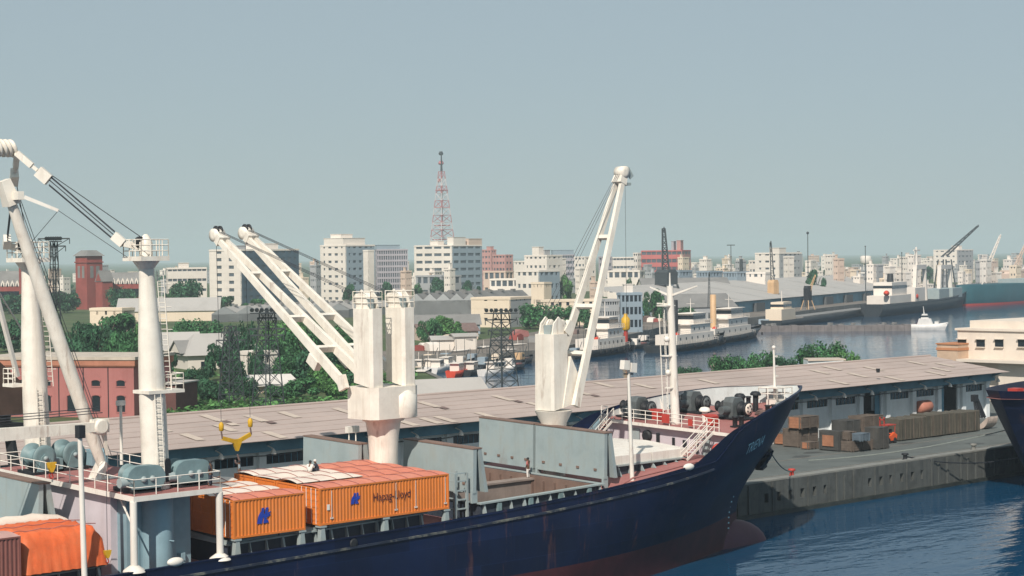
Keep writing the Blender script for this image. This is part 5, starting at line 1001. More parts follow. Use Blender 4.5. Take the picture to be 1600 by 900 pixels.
TREES = [
 (150, 508, 95, 400, 'dark spreading tree just right of the left derrick post', 0, 2), (192, 512, 80, 395, 'dark rounded tree behind the flat red building roof', 2, 0), (118, 498, 70, 430, 'dark tree half hidden by the slanting boom', 1, 2),
 (170, 488, 120, 520, 'wide low tree beside the small cream block', 3, 0), (215, 500, 50, 430, 'small tree touching the near derrick post on its left', 1, 1),
 (292, 437, 75, 850, 'round dark tree in front of the low white office on the left', 0, 2), (190, 447, 60, 880, 'tree beside the red brick tower', 2, 2), (268, 446, 36, 860, 'small tree right beside the near derrick post', 1, 0), (100, 455, 60, 900, 'tree under the red gothic building left of the tower', 0, 2), (25, 458, 80, 900, 'dark tree below the white dormered roof at the left edge', 2, 2), (60, 462, 50, 800, 'dark tree behind the left derrick post', 1, 2), (20, 500, 90, 520, 'shadowy tree at the left edge below the pale wall', 0, 2),
 (315, 496, 95, 520, 'bright green tree above the white gabled house', 2, 0), (285, 508, 60, 510, 'green tree left of the white gabled house roof', 0, 0), (268, 548, 26, 400, 'narrow dark conifer in front of the gabled house wall', 1, 2),
 (345, 532, 70, 385, 'dark tree standing in front of the gabled house', 0, 2), (375, 500, 62, 420, 'dark tall tree behind the left lattice tower', 2, 2), (305, 572, 62, 345, 'dark bushy tree below the gabled house', 2, 2), (330, 590, 60, 325, 'low dark tree near the left lattice tower foot', 3, 2), (365, 560, 52, 350, 'dark tree between the two lattice towers', 0, 2),
 (440, 497, 90, 470, 'fresh green tree behind the middle lattice tower', 2, 1), (480, 512, 110, 420, 'large green tree right of the middle lattice tower', 0, 0), (520, 505, 90, 440, 'large green tree behind the crane jibs', 2, 0), (500, 545, 110, 370, 'broad dark green tree under the crane jibs', 0, 2), (545, 540, 90, 380, 'green tree beside the twin crane turntable', 1, 0), (455, 555, 75, 380, 'green tree beside the white sheet roof', 0, 0), (470, 590, 80, 335, 'low green tree in front of the broad dark tree', 3, 0), (530, 590, 70, 330, 'low green tree left of the twin crane house', 3, 1), (400, 535, 40, 390, 'small dark tree behind the middle lattice tower', 1, 2),
 (850, 472, 90, 640, 'broad green tree behind the single deck crane', 2, 0), (905, 478, 70, 640, 'rounded green tree seen between the legs of the raised jib', 0, 0), (930, 488, 40, 620, 'small green tree right of the raised jib', 1, 2), (880, 425, 44, 900, 'pale green tree above the quay sheds beside the jib', 1, 1), (828, 482, 40, 640, 'green tree beside the cream building', 3, 0), (700, 492, 60, 560, 'green tree on the slope left of the cream building', 3, 1), (670, 498, 46, 540, 'low tree just right of the twin crane house', 0, 0), (720, 515, 40, 520, 'small tree below the dark shed', 3, 0),
 (690, 432, 46, 1000, 'tree at the foot of the white office block', 3, 2), (603, 439, 32, 950, 'small tree in front of the grey gridded office', 3, 2), (548, 443, 30, 950, 'tree in front of the white tiered office', 3, 2), (736, 437, 36, 1000, 'small tree right of the white office block', 3, 2), (655, 440, 22, 1000, 'tiny tree under the white office block', 1, 0), (985, 430, 22, 850, 'small tree right of the wire of the raised jib', 1, 2),
 (1020, 452, 40, 700, 'green tree behind the foremast top', 0, 0), (1068, 478, 60, 640, 'green tree right of the foremast among the tugs', 2, 0), (990, 478, 40, 640, 'tree beside the grey colonnaded building', 1, 2), (1275, 420, 40, 950, 'tree beside the pale high block on the right', 3, 2), (1100, 426, 30, 1000, 'small tree among the grey gabled houses', 3, 2),
 (400, 466, 70, 820, 'tree at the foot of the tall office slab', 3, 0), (350, 462, 50, 820, 'small tree left of the tall office slab foot', 3, 2)]
for u, v, w_, d, lb, k, c in TREES + TREES2: tree(u, v, w_, d, lb, k, c, GA)
for u, v, w_, lb, c in ((1078, 572, 40, 'small bush at the warehouse ridge right of the foremast', 2), (1060, 574, 26, 'small dark bush beside the foremast at the warehouse ridge', 2), (1138, 553, 60, 'rounded green bush behind the warehouse ridge, left of the bow mast', 0), (1188, 548, 48, 'taller green bush behind the warehouse ridge next to the bow mast', 0), (1228, 556, 42, 'low bush just right of the bow mast', 2), (1282, 533, 78, 'broad bright green bush behind the warehouse ridge on the right', 0), (1318, 545, 46, 'sloping green bush right of the broad one', 1), (1336, 553, 24, 'smallest bush at the right end of the row behind the ridge', 1)):
    tree(u, v - 1, w_ * 1.3, 345, lb, 2, c, 'bushes behind the warehouse ridge', 3.5, 'bush')
a = at(1262, 562, d=330); b = at(1318, 560, d=330); t = thing('low_store', 'low white flat-roofed store just behind the warehouse ridge below the bright bush', 'store', (a.x, a.y, 3.5)); bk = Vector((FW.x, FW.y, 0)) * 5
MB().prism([(a.x, a.y, 3.5), (b.x, b.y, 3.5), (b.x + bk.x, b.y + bk.y, 3.5), (a.x + bk.x, a.y + bk.y, 3.5)], (0, 0, a.z - 3.7)).build('wall', WWALL, t); MB().prism([(a.x - .3, a.y - .3, a.z - .2), (b.x + .3, b.y - .3, a.z - .2), (b.x + bk.x, b.y + bk.y, a.z - .2), (a.x + bk.x, a.y + bk.y, a.z - .2)], (0, 0, .25)).build('roof', SKYL, t)
# scrub and rough grass behind the warehouse: nobody could count it
r = random.Random(3); m_ = MB()
for k in range(9000):
    u = r.uniform(60, 650); v = r.uniform(585, 652); p = at(u, v, z=2.6)
    if p.y < 228 or p.y > 420: continue
    if math.sin(p.x * 0.11) + math.sin(p.y * 0.13 + 1) < -0.6: continue
    s = r.uniform(0.25, 0.75); t1 = Vector((r.gauss(0, 1), r.gauss(0, 1), r.gauss(0, .4))).normalized(); n = Vector((r.gauss(0, .5), r.gauss(0, .5), 1)).normalized(); b = n.cross(t1).normalized(); q = p + Vector((0, 0, r.uniform(0.1, 0.9)))
    m_.add([q + t1 * s, q + b * s * 0.6, q - t1 * s, q - b * s * 0.6], [(0, 1, 2, 3)])
me = bpy.data.meshes.new('scrub'); me.from_pydata(m_.v, [], m_.f); me.materials.append(LEAF[1]); o = bpy.data.objects.new('scrub', me); COL.objects.link(o); tag(o, 'rough green scrub and weeds on the waste ground behind the warehouse', 'scrub', None, 'stuff')
# ---------------------------------------------------------------- buildings
WALLS = dict(white=mat('white_render', (0.70, 0.64, 0.58), 0.85, 0.1, 0.06, streak=0.2, dirt=(0.5, 0.44, 0.4)), grey=mat('grey_render', (0.34, 0.35, 0.36), 0.85, 0.12, 0.06, streak=0.2, dirt=(0.25, 0.25, 0.25)),
  cream=mat('cream_render', (0.68, 0.57, 0.45), 0.85, 0.1, 0.06, streak=0.25, dirt=(0.45, 0.36, 0.28)), pink=mat('pink_render', (0.46, 0.25, 0.23), 0.85, 0.12, 0.06), brick=mat('red_brick', (0.26, 0.062, 0.052), 0.9, 0.2, 0.2), red=mat('faded_red_plaster', (0.38, 0.15, 0.14), 0.85, 0.15, 0.15, streak=0.35, dirt=(0.28, 0.09, 0.08), patch=0.3, pscale=0.3),
  redband=mat('red_spandrel', (0.45, 0.13, 0.12), 0.8, 0.12, 0.1), lilac=mat('lilac_concrete', (0.36, 0.34, 0.37), 0.85, 0.1, 0.06), blue=mat('blue_grey_render', (0.25, 0.31, 0.36), 0.85, 0.12, 0.06), dark=mat('dark_curtain_wall', (0.06, 0.095, 0.13), 0.4, 0.15, 0.1), peach=mat('peach_render', (0.58, 0.45, 0.37), 0.85, 0.12, 0.06))
SLATE = mat('grey_sheet_roof', (0.20, 0.195, 0.19), 0.8, 0.2, 0.1, patch=0.4, pscale=0.08, dirt=(0.12, 0.12, 0.12)); LROOF = mat('light_sheet_roof', (0.40, 0.38, 0.36), 0.7, 0.15, 0.1, patch=0.4, pscale=0.1, dirt=(0.26, 0.25, 0.25)); DROOF = mat('dark_felt_roof', (0.09, 0.095, 0.10), 0.85, 0.2, 0.1)
def frame_at(u, d, alpha, z0=2.6):
    """base corner and turn so that local +x runs back to the right, local +y back to the left"""
    p = at(u, 450, d=d); B = Vector((RT.x, RT.y, 0)).normalized() * math.sin(alpha) + Vector((FW.x, FW.y, 0)).normalized() * math.cos(alpha)
    return Vector((p.x, p.y, z0)), math.atan2(B.y, B.x)
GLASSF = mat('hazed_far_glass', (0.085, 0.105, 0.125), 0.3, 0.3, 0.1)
def building(ul, uc, ur, vtop, d, fl, bl, br, label, wall='white', alpha=35, wb=0.5, wp=0.35, group=None, roof=None, extras=(), right_wall=None, small=None, z0=2.6):
    al = math.radians(alpha); p, rz = frame_at(uc, d, al, z0); H = at(uc, vtop, d=d).z - z0; La = (uc - ul) * d / FPX / math.cos(al); Lb = (ur - uc) * d / FPX / math.sin(al); La = max(La, 4); Lb = max(Lb, 4)
    wb = min(0.85, wb + 0.12) if fl > 2 else wb
    t = thing('building', label, 'building', tuple(p), rz, group); wm = WALLS[wall]; rm = WALLS[right_wall] if right_wall else wm  # right face tone: own cladding on some, painted-in shade on others
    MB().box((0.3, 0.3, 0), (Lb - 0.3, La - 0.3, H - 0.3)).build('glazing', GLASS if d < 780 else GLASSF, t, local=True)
    fh = H / fl
    bl_ = MB().box((0, 0.004, 0), (0.34, La, fh * wb)).mesh('spandrel', mat=wm); br_ = MB().box((0.345, 0, 0), (Lb, 0.33, fh * wb)).mesh('spandrel', mat=rm)
    for k in range(fl): inst('spandrel', bl_, t, (0, 0, k * fh)); inst('spandrel', br_, t, (0, 0, k * fh))
    if small is None: small = (ur - ul) < 70
    def piers(n, L, left):
        if n <= 0: return
        w_ = L / n * wp; m_ = MB()
        for k in range(n + 1):
            c = min(max(k * L / n, w_ / 2), L - w_ / 2)
            bx_ = ((0.03, c - w_ / 2, 0.01), (0.3, c + w_ / 2, H - 0.02)) if left else ((c - w_ / 2, 0.03, 0.01), (c + w_ / 2, 0.31, H - 0.02))
            if small: m_.box(*bx_)
            else: MB().box(*bx_).build('pier', wm if left else rm, t, local=True)
        if small: tag(m_.build('piers', wm if left else rm, t, local=True), kind='stuff')
    piers(bl, La, True); piers(br, Lb, False)
    MB().box((-0.15, -0.15, H - 0.3), (Lb + 0.1, La + 0.1, H + 0.5)).build('parapet', wm, t, local=True)
    MB().box((0.3, 0.3, H + 0.5), (Lb - 0.3, La - 0.3, H + 0.56)).build('flat_roof', WALLS.get(roof) or DROOF if roof else wm, t, local=True)
    for fx, fy, sx, sy, h_, wn in extras:
        e = MB().box((Lb * fx, La * fy, H + 0.5), (Lb * (fx + sx), La * (fy + sy), H + 0.5 + h_)).build('roof_house', WALLS[wn], t, local=True)
        MB().box((Lb * fx - 0.2, La * fy - 0.2, H + 0.5 + h_), (Lb * (fx + sx) + 0.2, La * (fy + sy) + 0.2, H + 0.75 + h_)).build('cap', WALLS[wn], e, local=True)
    return t, Lb, La, H
CG = 'office and apartment blocks along the city skyline'
B = building
B(320, 377, 457, 391, 900, 8, 2, 9, 'tall office slab with pale end wall and dark glass side behind the crane jibs', 'white', 40, 0.45, 0.45, CG, extras=((0.45, 0.2, 0.3, 0.5, 2.5, 'white'), (0.1, 0.3, 0.15, 0.3, 1.6, 'grey')), right_wall='dark', small=False)
B(258, 262, 320, 420, 950, 4, 1, 8, 'low white office with long ribbon windows left of the tall slab', 'white', 70, 0.62, 0.12, CG, extras=((0.3, 0.2, 0.25, 0.5, 2.2, 'white'),))
B(497, 541, 583, 384, 1000, 8, 4, 5, 'white tiered office with a stepped top left of the grey gridded block', 'white', 42, 0.55, 0.5, CG, extras=((0.0, 0.1, 0.75, 0.75, 3.4, 'white'), (0.1, 0.3, 0.4, 0.4, 5.5, 'white')), right_wall='blue', small=False)  # bluish right face: glass columns, with their shade put into the colour
B(568, 576, 583, 392, 990, 7, 1, 1, 'narrow white stair tower between the tiered and gridded offices', 'white', 45, 0.6, 0.5, CG)
B(586, 589, 637, 391, 1050, 9, 1, 14, 'grey office with a dense grid of vertical fins and a dark roof edge', 'lilac', 75, 0.22, 0.4, CG, extras=((0.0, 0.1, 0.75, 0.7, 2.2, 'blue'),), small=False)
B(645, 707, 753, 384, 1150, 7, 4, 4, 'large white office block with four window rows below the radio tower', 'white', 40, 0.5, 0.22, CG, extras=((0.1, 0.45, 0.2, 0.2, 2.5, 'white'), (0.05, 0.0, 0.4, 0.16, 4.5, 'white'), (0.55, 0.0, 0.45, 0.5, 3.6, 'peach')), right_wall='blue', small=False)  # right face away from the sun: its shade painted in as blue-grey
B(648, 690, 720, 432, 1000, 2, 4, 3, 'low grey-white annex in front of the large white office block', 'grey', 40, 0.5, 0.3, CG)
B(752, 768, 776, 391, 1350, 7, 3, 2, 'pinkish apartment block directly right of the large white office', 'pink', 45, 0.5, 0.4, CG, extras=((0.1, 0.1, 0.6, 0.4, 2, 'pink'),))
B(770, 790, 802, 399, 1250, 6, 4, 2, 'lower reddish apartment block right of the pinkish one', 'pink', 45, 0.5, 0.35, CG)
B(755, 790, 803, 425, 1000, 2, 4, 2, 'low pale pink building with a wide window in front of the reddish blocks', 'peach', 30, 0.55, 0.3, CG)
B(765, 812, 826, 437, 900, 2, 5, 2, 'low cream building with a long flat roof below the reddish blocks', 'white', 20, 0.55, 0.25, CG)
B(803, 822, 842, 409, 1100, 4, 3, 3, 'small white block left of the stepped white office', 'white', 45, 0.6, 0.5, CG)
B(820, 855, 880, 400, 1000, 5, 5, 3, 'stepped white office with a square roof tower left of the raised jib', 'white', 38, 0.6, 0.5, CG, extras=((0.0, 0.35, 0.3, 0.3, 4.2, 'white'), (0.3, 0.3, 0.35, 0.3, 2.5, 'grey')), small=False)
B(806, 842, 876, 424, 880, 3, 4, 4, 'white building with a dark balconied side in front of the stepped office', 'white', 40, 0.55, 0.4, CG, right_wall='blue', small=False)
B(862, 864, 899, 399, 1350, 6, 1, 9, 'dark blue-grey ribbon office just left of the raised jib', 'lilac', 75, 0.4, 0.15, CG, extras=((0.0, 0.0, 0.95, 0.8, 3.0, 'blue'),))
B(898, 915, 932, 402, 1300, 5, 3, 3, 'white block seen between the legs of the raised jib', 'white', 45, 0.55, 0.4, CG)
B(936, 942, 957, 402, 1200, 6, 1, 3, 'narrow lilac block just right of the raised jib', 'lilac', 55, 0.4, 0.3, CG)
B(955, 958, 992, 403, 1300, 4, 1, 6, 'white office with two dark ribbon windows right of the raised jib', 'white', 75, 0.6, 0.08, CG)
B(990, 997, 1005, 396, 1320, 6, 2, 2, 'narrow white tower left of the red striped block', 'white', 45, 0.5, 0.3, CG)
B(1004, 1066, 1084, 392, 1300, 5, 8, 3, 'red and white striped office block behind the dark quay crane', 'redband', 22, 0.42, 0.10, CG, extras=((0.1, 0.05, 0.3, 0.1, 6.5, 'pink'), (0.1, 0.22, 0.25, 0.06, 6.0, 'lilac')), right_wall='pink', small=False)
B(950, 1000, 1010, 424, 1000, 2, 5, 1, 'low white building under the ribbon-windowed office', 'white', 20, 0.6, 0.3, CG)
B(1184, 1218, 1260, 396, 1100, 6, 3, 5, 'pale high block with a shaded side right of the thin quay crane', 'white', 42, 0.6, 0.5, CG, extras=((0.0, 0.0, 0.3, 0.4, 2.6, 'white'),), right_wall='grey', small=False)  # side shade is painted in with the grey wall
B(1172, 1186, 1200, 408, 1150, 4, 3, 2, 'white lower block attached left of the pale high block', 'white', 45, 0.6, 0.4, CG)
B(1168, 1196, 1206, 427, 900, 3, 3, 1, 'small white building with dark openings behind the quay sheds', 'white', 30, 0.55, 0.5, CG)
B(1465, 1496, 1530, 391, 1500, 6, 4, 4, 'large pale block behind the far ship gantries', 'white', 42, 0.6, 0.45, CG, extras=((0.4, 0.2, 0.2, 0.3, 3, 'white'),), right_wall='grey', small=False)
B(1568, 1590, 1618, 424, 1100, 3, 3, 3, 'peach coloured shed by the far right cranes', 'peach', 45, 0.7, 0.5, CG)
B(1535, 1550, 1562, 409, 1500, 4, 2, 2, 'small peach block among the far right cranes', 'peach', 45, 0.6, 0.5, CG)
# the farther low skyline: one label for those nothing tells apart
r = random.Random(21)
REG = [(40, 'left of the brick tower'), (240, 'between the brick tower and the near derrick post'), (330, 'above the low white office'), (560, 'behind the twin crane jibs'), (800, 'near the radio tower'), (1000, 'around the raised jib'), (1130, 'right of the dark quay crane'), (1220, 'around the pale high block'), (1330, 'above the transit shed roof'), (1420, 'around the white water tank'), (1500, 'behind the gantry ship'), (1700, 'above the teal ship')]
def far_label(u, d, h_, c):
    reg = next(t_ for lim, t_ in REG if u < lim)
    return ('tall ' if h_ > 15 else 'low ' if h_ < 9 else '') + {'white': 'white', 'cream': 'cream', 'peach': 'peach', 'grey': 'grey'}[c] + (' nearer' if d < 1650 else ' hazy') + ' block on the skyline ' + reg
for k in range(298):
    u = r.uniform(1085, 1640) if k < 190 else r.uniform(-40, 520) if k < 225 else r.uniform(440, 1085)
    d = 1 / r.uniform(1 / 2600, 1 / 1000) if k < 225 else r.uniform(960, 1500); h_ = r.choice((1, 1.3, 1.6, 2.1)) * r.uniform(6, 11); w_ = r.uniform(9, 22); vt = 405 - (u - 400) * ROLL - (h_ + 2.6 - HC) * FPX / d
    sx = r.uniform(0.35, 0.65); cw_ = r.choice(('white', 'white', 'white', 'cream', 'peach', 'grey'))
    B(u - w_ * sx, u, u + w_ * (1 - sx), vt, d, max(2, int(h_ / 3.3)), r.randint(2, 4), r.randint(2, 4), far_label(u, d, h_, cw_), cw_, r.uniform(30, 60), 0.6, 0.45, 'small far buildings of the hazy skyline', extras=((r.uniform(0, .5), r.uniform(0, .5), r.uniform(.15, .4), r.uniform(.15, .4), r.uniform(1.2, 3.0), cw_),) if r.random() < .7 else ())
for k in range(34):
    u = r.uniform(1080, 1640) if k < 22 else r.uniform(-20, 520); d = r.uniform(1300, 2600); h_ = r.uniform(7, 13)
    tree(u, 405 - (u - 400) * ROLL - (h_ + 2.6 - HC) * FPX / d, r.uniform(18, 40), d, 'distant dark tree on the skyline ' + next(t_ for lim, t_ in REG if u < lim), 3, 2, 'distant trees of the skyline')
# ---------------------------------------------------------------- nearer buildings
def gable_shed(u, d, alpha, L, Wd, he, hr, label, wall, roof, cat='shed', group=None, over=0.5, axis='x', z0=2.6, u2=None):
    """long shed: local x along its length, ridge along x (axis x) seen from the corner"""
    p, rz = frame_at(u, d, math.radians(alpha), z0); t = thing('shed', label, cat, tuple(p), rz, group)
    MB().box((0, 0, 0), (L, Wd, he)).build('wall', wall, t, local=True)
    for x in (0.0, L - 0.2): MB().prism([(x, 0, he), (x, Wd, he), (x, Wd / 2, hr - 0.1)], (0.2, 0, 0)).build('gable', wall, t, local=True)
    for s in (0, 1):
        y0 = -over if s == 0 else Wd + over; z_ = he - over * (hr - he) / (Wd / 2)
        MB().prism([(-over, y0, z_), (-over, Wd / 2, hr), (-over, Wd / 2, hr + 0.15), (-over, y0, z_ + 0.15)], (L + 2 * over, 0, 0)).build('roof_slope', roof, t, local=True)
    return t, L, Wd
SG = 'grey gabled sheds of the old port yard'
def multi_gable(u0, u1, vr, d, n, depth, label, wall, roof, rise=3.0, z0=2.6, slant=0.0):
    """row of parallel gables facing the harbour, ridges running back"""
    t = thing('shed', label, 'shed', tuple(at(u0, 450, d=d).xy) + (z0,), 0, SG); a = at(u0, 450, d=d); b = at(u1, 450, d=d * (1 + slant)); a.z = b.z = z0; ax = (b - a) / n
    bk = Vector((FW.x, FW.y, 0)).normalized() * depth + Vector((RT.x, RT.y, 0)) * depth * 0.35; zr = at(u0, vr, d=d).z
    for k in range(n):
        p = a + ax * k; q = a + ax * (k + 1); m = (p + q) / 2; ze = Vector((0, 0, zr - rise - z0)); zz = Vector((0, 0, zr - z0))
        MB().prism([p, q, q + ze, m + zz, p + ze], bk * 0.02).build('gable', wall, t)
        MB().add([p + ze, m + zz, m + zz + bk, p + ze + bk], [(0, 1, 2, 3)]).build('roof_slope', roof, t); MB().add([q + ze, m + zz, m + zz + bk, q + ze + bk], [(0, 3, 2, 1)]).build('roof_slope', roof, t)
        for j in range(4): c = m + zz + bk * (0.15 + 0.22 * j); MB().box(c - Vector((0.8, 0.8, 0.1)), c + Vector((0.8, 0.8, 0.7))).build('ridge_vent', SLATE, t)
    MB().prism([a, b, b + bk, a + bk], (0, 0, zr - rise - z0 - 0.3)).build('wall', wall, t)
multi_gable(330, 545, 480, 740, 6, 60, 'row of light grey gabled sheds behind the lattice towers', WALLS['grey'], LROOF, 2.6, slant=0.06)
multi_gable(640, 745, 459, 760, 5, 60, 'row of grey curved-looking gabled sheds right of the twin crane', WALLS['grey'], SLATE, 2.5)
gable_shed(182, 760, 84, 40, 22, 4.2, 9.0, 'long shed with a pale sheet roof and cream wall behind the near derrick post', WALLS['cream'], LROOF, group=SG)
gable_shed(640, 600, 84, 22, 12, 3.2, 6.0, 'dark roofed open shed left of the cream building', WALLS['blue'], SLATE, group=SG)
gable_shed(655, 560, 70, 18, 8, 2.6, 4.6, 'low shed with a rusty roof near the small boats', WALLS['peach'], RUSTY, group=SG)
gable_shed(675, 500, 80, 10, 6, 2.8, 3.6, 'small white kiosk with a dark opening near the small boats', WALLS['white'], LROOF, group=SG)
gable_shed(710, 500, 70, 6, 4, 3.6, 4.2, 'small white gatehouse below the cream building', WALLS['white'], LROOF, group=SG)
gable_shed(655, 262, 64, 11, 10, 3.2, 6.3, 'light grey gabled shed peeping over the warehouse roof right of the twin crane', WALLS['grey'], LROOF, group=SG, z0=3.5)
B(735, 797, 830, 467, 655, 3, 4, 5, 'cream three-storey building with small square windows behind the lattice tower', 'cream', 28, 0.66, 0.66, None, right_wall='grey', small=False)  # unlit right face: shade put in as a grey wall colour
B(838, 845, 990, 471, 665, 2, 1, 12, 'long cream quay building seen through the legs of the raised jib', 'cream', 78, 0.62, 0.6, None, small=False)
B(936, 945, 968, 470, 600, 3, 2, 6, 'grey three-storey building with many windows right of the raised jib', 'grey', 70, 0.5, 0.4, None, small=False)
B(966, 970, 1004, 460, 600, 3, 1, 5, 'grey colonnaded building with a flat projecting roof beside the foremast', 'blue', 75, 0.3, 0.3, None, extras=((0.2, 0.2, 0.4, 0.4, 2.5, 'white'),), small=False)
B(830, 850, 862, 443, 780, 2, 3, 2, 'square cream roof house above the long grey sheds left of the raised jib', 'cream', 35, 0.75, 0.8, None)
B(134, 190, 204, 484, 560, 1, 3, 1, 'small cream flat-roofed block among the trees on the left', 'cream', 25, 0.85, 0.8, None, small=False)
# red two-storey building with arched windows
al = math.radians(14); p, rz = frame_at(207, 297, al); t = thing('red_building', 'faded red two-storey building with arched windows behind the derrick posts', 'building', tuple(p), rz); H = at(207, 559, d=297).z - 2.6; La = 26.0; Lb = 14.0
def arch(w_, h_, n=8): return [(-w_/2, 0), (w_/2, 0)] + [(w_/2 * math.cos(math.pi * k / n), h_ - w_ * 0.22 + w_ * 0.22 * math.sin(math.pi * k / n)) for k in range(n + 1)]
MB().box((0, 0, 0), (Lb, La, H - 0.3)).build('wall', WALLS['red'], t, local=True)
MB().box((-0.35, -0.35, H - 1.25), (Lb + 0.3, La + 0.3, H - 0.35)).box((-0.2, -0.2, H - 1.45), (Lb + 0.2, La + 0.2, H - 1.25)).build('cornice', mat('orange_cornice', (0.40, 0.17, 0.11), 0.85, 0.15, 0.4, streak=0.3, dirt=(0.3, 0.12, 0.08)), t, local=True)
MB().box((-0.5, -0.5, H - 0.35), (Lb + 0.5, La + 0.5, H + 0.12)).build('parapet', mat('pale_mouldy_parapet', (0.46, 0.40, 0.34), 0.9, 0.2, 0.5), t, local=True)
for k in range(6):
    y = 2.2 + 4.2 * k
    for zb, w_, h_ in ((0.9, 1.35, 2.5), (4.9, 1.35, 0.95)):
        wo = MB().prism([(-0.02, y + a, zb + b) for a, b in arch(w_, h_)], (0.25, 0, 0)); wo = wo.build('arched_window', GLASS, t, local=True)
        fr = MB(); pts = [(-0.06, y + a * 1.18, zb + b * 1.06) for a, b in arch(w_, h_)]; 
        for q1, q2 in zip(pts[1:-1], pts[2:]): fr.bar(q1, q2, 0.14, 0.16)
        fr.box((-0.1, y - w_ * 0.6, zb - 0.15), (0.0, y + w_ * 0.6, zb)); fr.build('surround', WALLS['red'], wo, local=True)
    MB().box((-0.07, y + 2.05, 0), (0.0, y + 2.2, H - 1.4)).build('drainpipe', DARK, t, local=True)
for k in range(3):
    wo = MB().prism([(3 + 4 * k + a, -0.03, 4.9 + b) for a, b in arch(1.3, 0.95)], (0, 0.2, 0)).build('arched_window', GLASS, t, local=True)
    MB().prism([(3 + 4 * k + a, -0.03, 0.9 + b) for a, b in arch(1.3, 2.5)], (0, 0.2, 0)).build('arched_window', GLASS, t, local=True)
MB().box((8.5, -3.2, 0), (Lb + 3, -0.05, 4.6)).build('side_wing', mat('dark_brick_wing', (0.12, 0.055, 0.05), 0.9, 0.2), t, local=True); MB().box((8.2, -3.5, 4.6), (Lb + 3.3, -0.05, 4.8)).build('wing_roof', LROOF, t, local=True)
# white gabled house
p, rz = frame_at(292, 425, math.radians(62)); t = thing('house', 'white house with a grey hipped roof and a white gable among the trees', 'house', tuple(p), rz); z1 = at(300, 556, d=425).z - 2.6; z2 = at(320, 523, d=425).z - 2.6
MB().box((0, 0, 0), (17, 10, z1)).build('wall', WALLS['white'], t, local=True)
MB().add([(-0.9, -0.9, z1), (18, -0.9, z1), (18, 11, z1), (-0.9, 11, z1), (3.2, 5, z2), (14.5, 5, z2)], [(0, 1, 5, 4), (1, 2, 5), (2, 3, 4, 5), (3, 0, 4), (0, 3, 2, 1)]).build('roof', LROOF, t, local=True)
MB().prism([(-1.2, 1.2, z1 + 0.6), (-1.2, 8.8, z1 + 0.6), (-1.2, 5, z1 + 3.0)], (0.5, 0, 0)).build('gable', WALLS['white'], t, local=True)
MB().prism([(-1.6, 0.6, z1 + 0.5), (-1.6, 5, z1 + 3.3), (-1.6, 5, z1 + 3.1), (-1.6, 0.9, z1 + 0.5)], (5, 0, 0)).prism([(-1.6, 9.4, z1 + 0.5), (-1.6, 5, z1 + 3.3), (-1.6, 5, z1 + 3.1), (-1.6, 9.1, z1 + 0.5)], (5, 0, 0)).build('gable_roof', SLATE, t, local=True)
for x in (3, 8, 13): wo = MB().box((x, -0.05, z1 - 3), (x + 1.2, 0.1, z1 - 1.4)).build('window', GLASS, t, local=True); MB().box((x - 0.1, -0.12, z1 - 3.15), (x + 1.3, 0.0, z1 - 3)).build('sill', WALLS['white'], wo, local=True)
gable_shed(240, 440, 78, 10, 9, 4, 7.5, 'grey roofed house half hidden by the near derrick post', WALLS['white'], LROOF, cat='house')
p, rz = frame_at(392, 348, math.radians(72)); t = thing('lean_to', 'low building with a bright tilted sheet roof right of the middle lattice tower', 'shed', tuple(p), rz); z1 = at(400, 603, d=348).z - 2.6; z2 = at(400, 584, d=358).z - 2.6
MB().box((0.3, 0.3, 0), (8.2, 4.5, z1 - 0.1)).build('wall', WALLS['peach'], t, local=True); MB().add([(-0.6, -0.6, z1), (9, -0.6, z1), (8.4, 6.5, z2), (-1.4, 6.5, z2), (-0.6, -0.6, z1 - 0.15), (9, -0.6, z1 - 0.15), (8.4, 6.5, z2 - 0.15), (-1.4, 6.5, z2 - 0.15)], [(0,1,2,3),(0,4,5,1),(7,6,5,4),(1,5,6,2),(3,2,6,7),(0,3,7,4)]).build('roof', mat('bright_sheet_roof', (0.62, 0.58, 0.54), 0.7, 0.1, 0.3), t, local=True)
B(372, 392, 428, 553, 392, 1, 2, 4, 'low white flat-roofed outbuilding among the trees behind the middle lattice tower', 'white', 45, 0.6, 0.6, None)
# red gothic station with tower
BRK = WALLS['brick']; p, rz = frame_at(136, 960, math.radians(42)); t = thing('brick_tower', 'square red brick tower with a dark hipped roof on the left skyline', 'tower', tuple(p), rz); z1 = at(136, 400, d=960).z - 2.6; z2 = at(136, 391, d=960).z - 2.6
MB().box((0, 0, 0), (9.5, 9.5, z1)).build('shaft', BRK, t, local=True); MB().add([(-1, -1, z1), (10.5, -1, z1), (10.5, 10.5, z1), (-1, 10.5, z1), (2, 2, z2), (7.5, 2, z2), (7.5, 7.5, z2), (2, 7.5, z2)], [(0,1,5,4),(1,2,6,5),(2,3,7,6),(3,0,4,7),(4,5,6,7),(0,3,2,1)]).build('roof', SLATE, t, local=True)
MB().box((-0.4, -0.4, z1 - 3.4), (9.9, 9.9, z1 - 2.8)).build('string_course', BRK, t, local=True)
for a in (2, 5.6): MB().box((-0.1, a, z1 - 11), (0.1, a + 2, z1 - 5)).build('louvre', SLATE, t, local=True); MB().box((a, -0.1, z1 - 11), (a + 2, 0.1, z1 - 5)).build('louvre', SLATE, t, local=True)
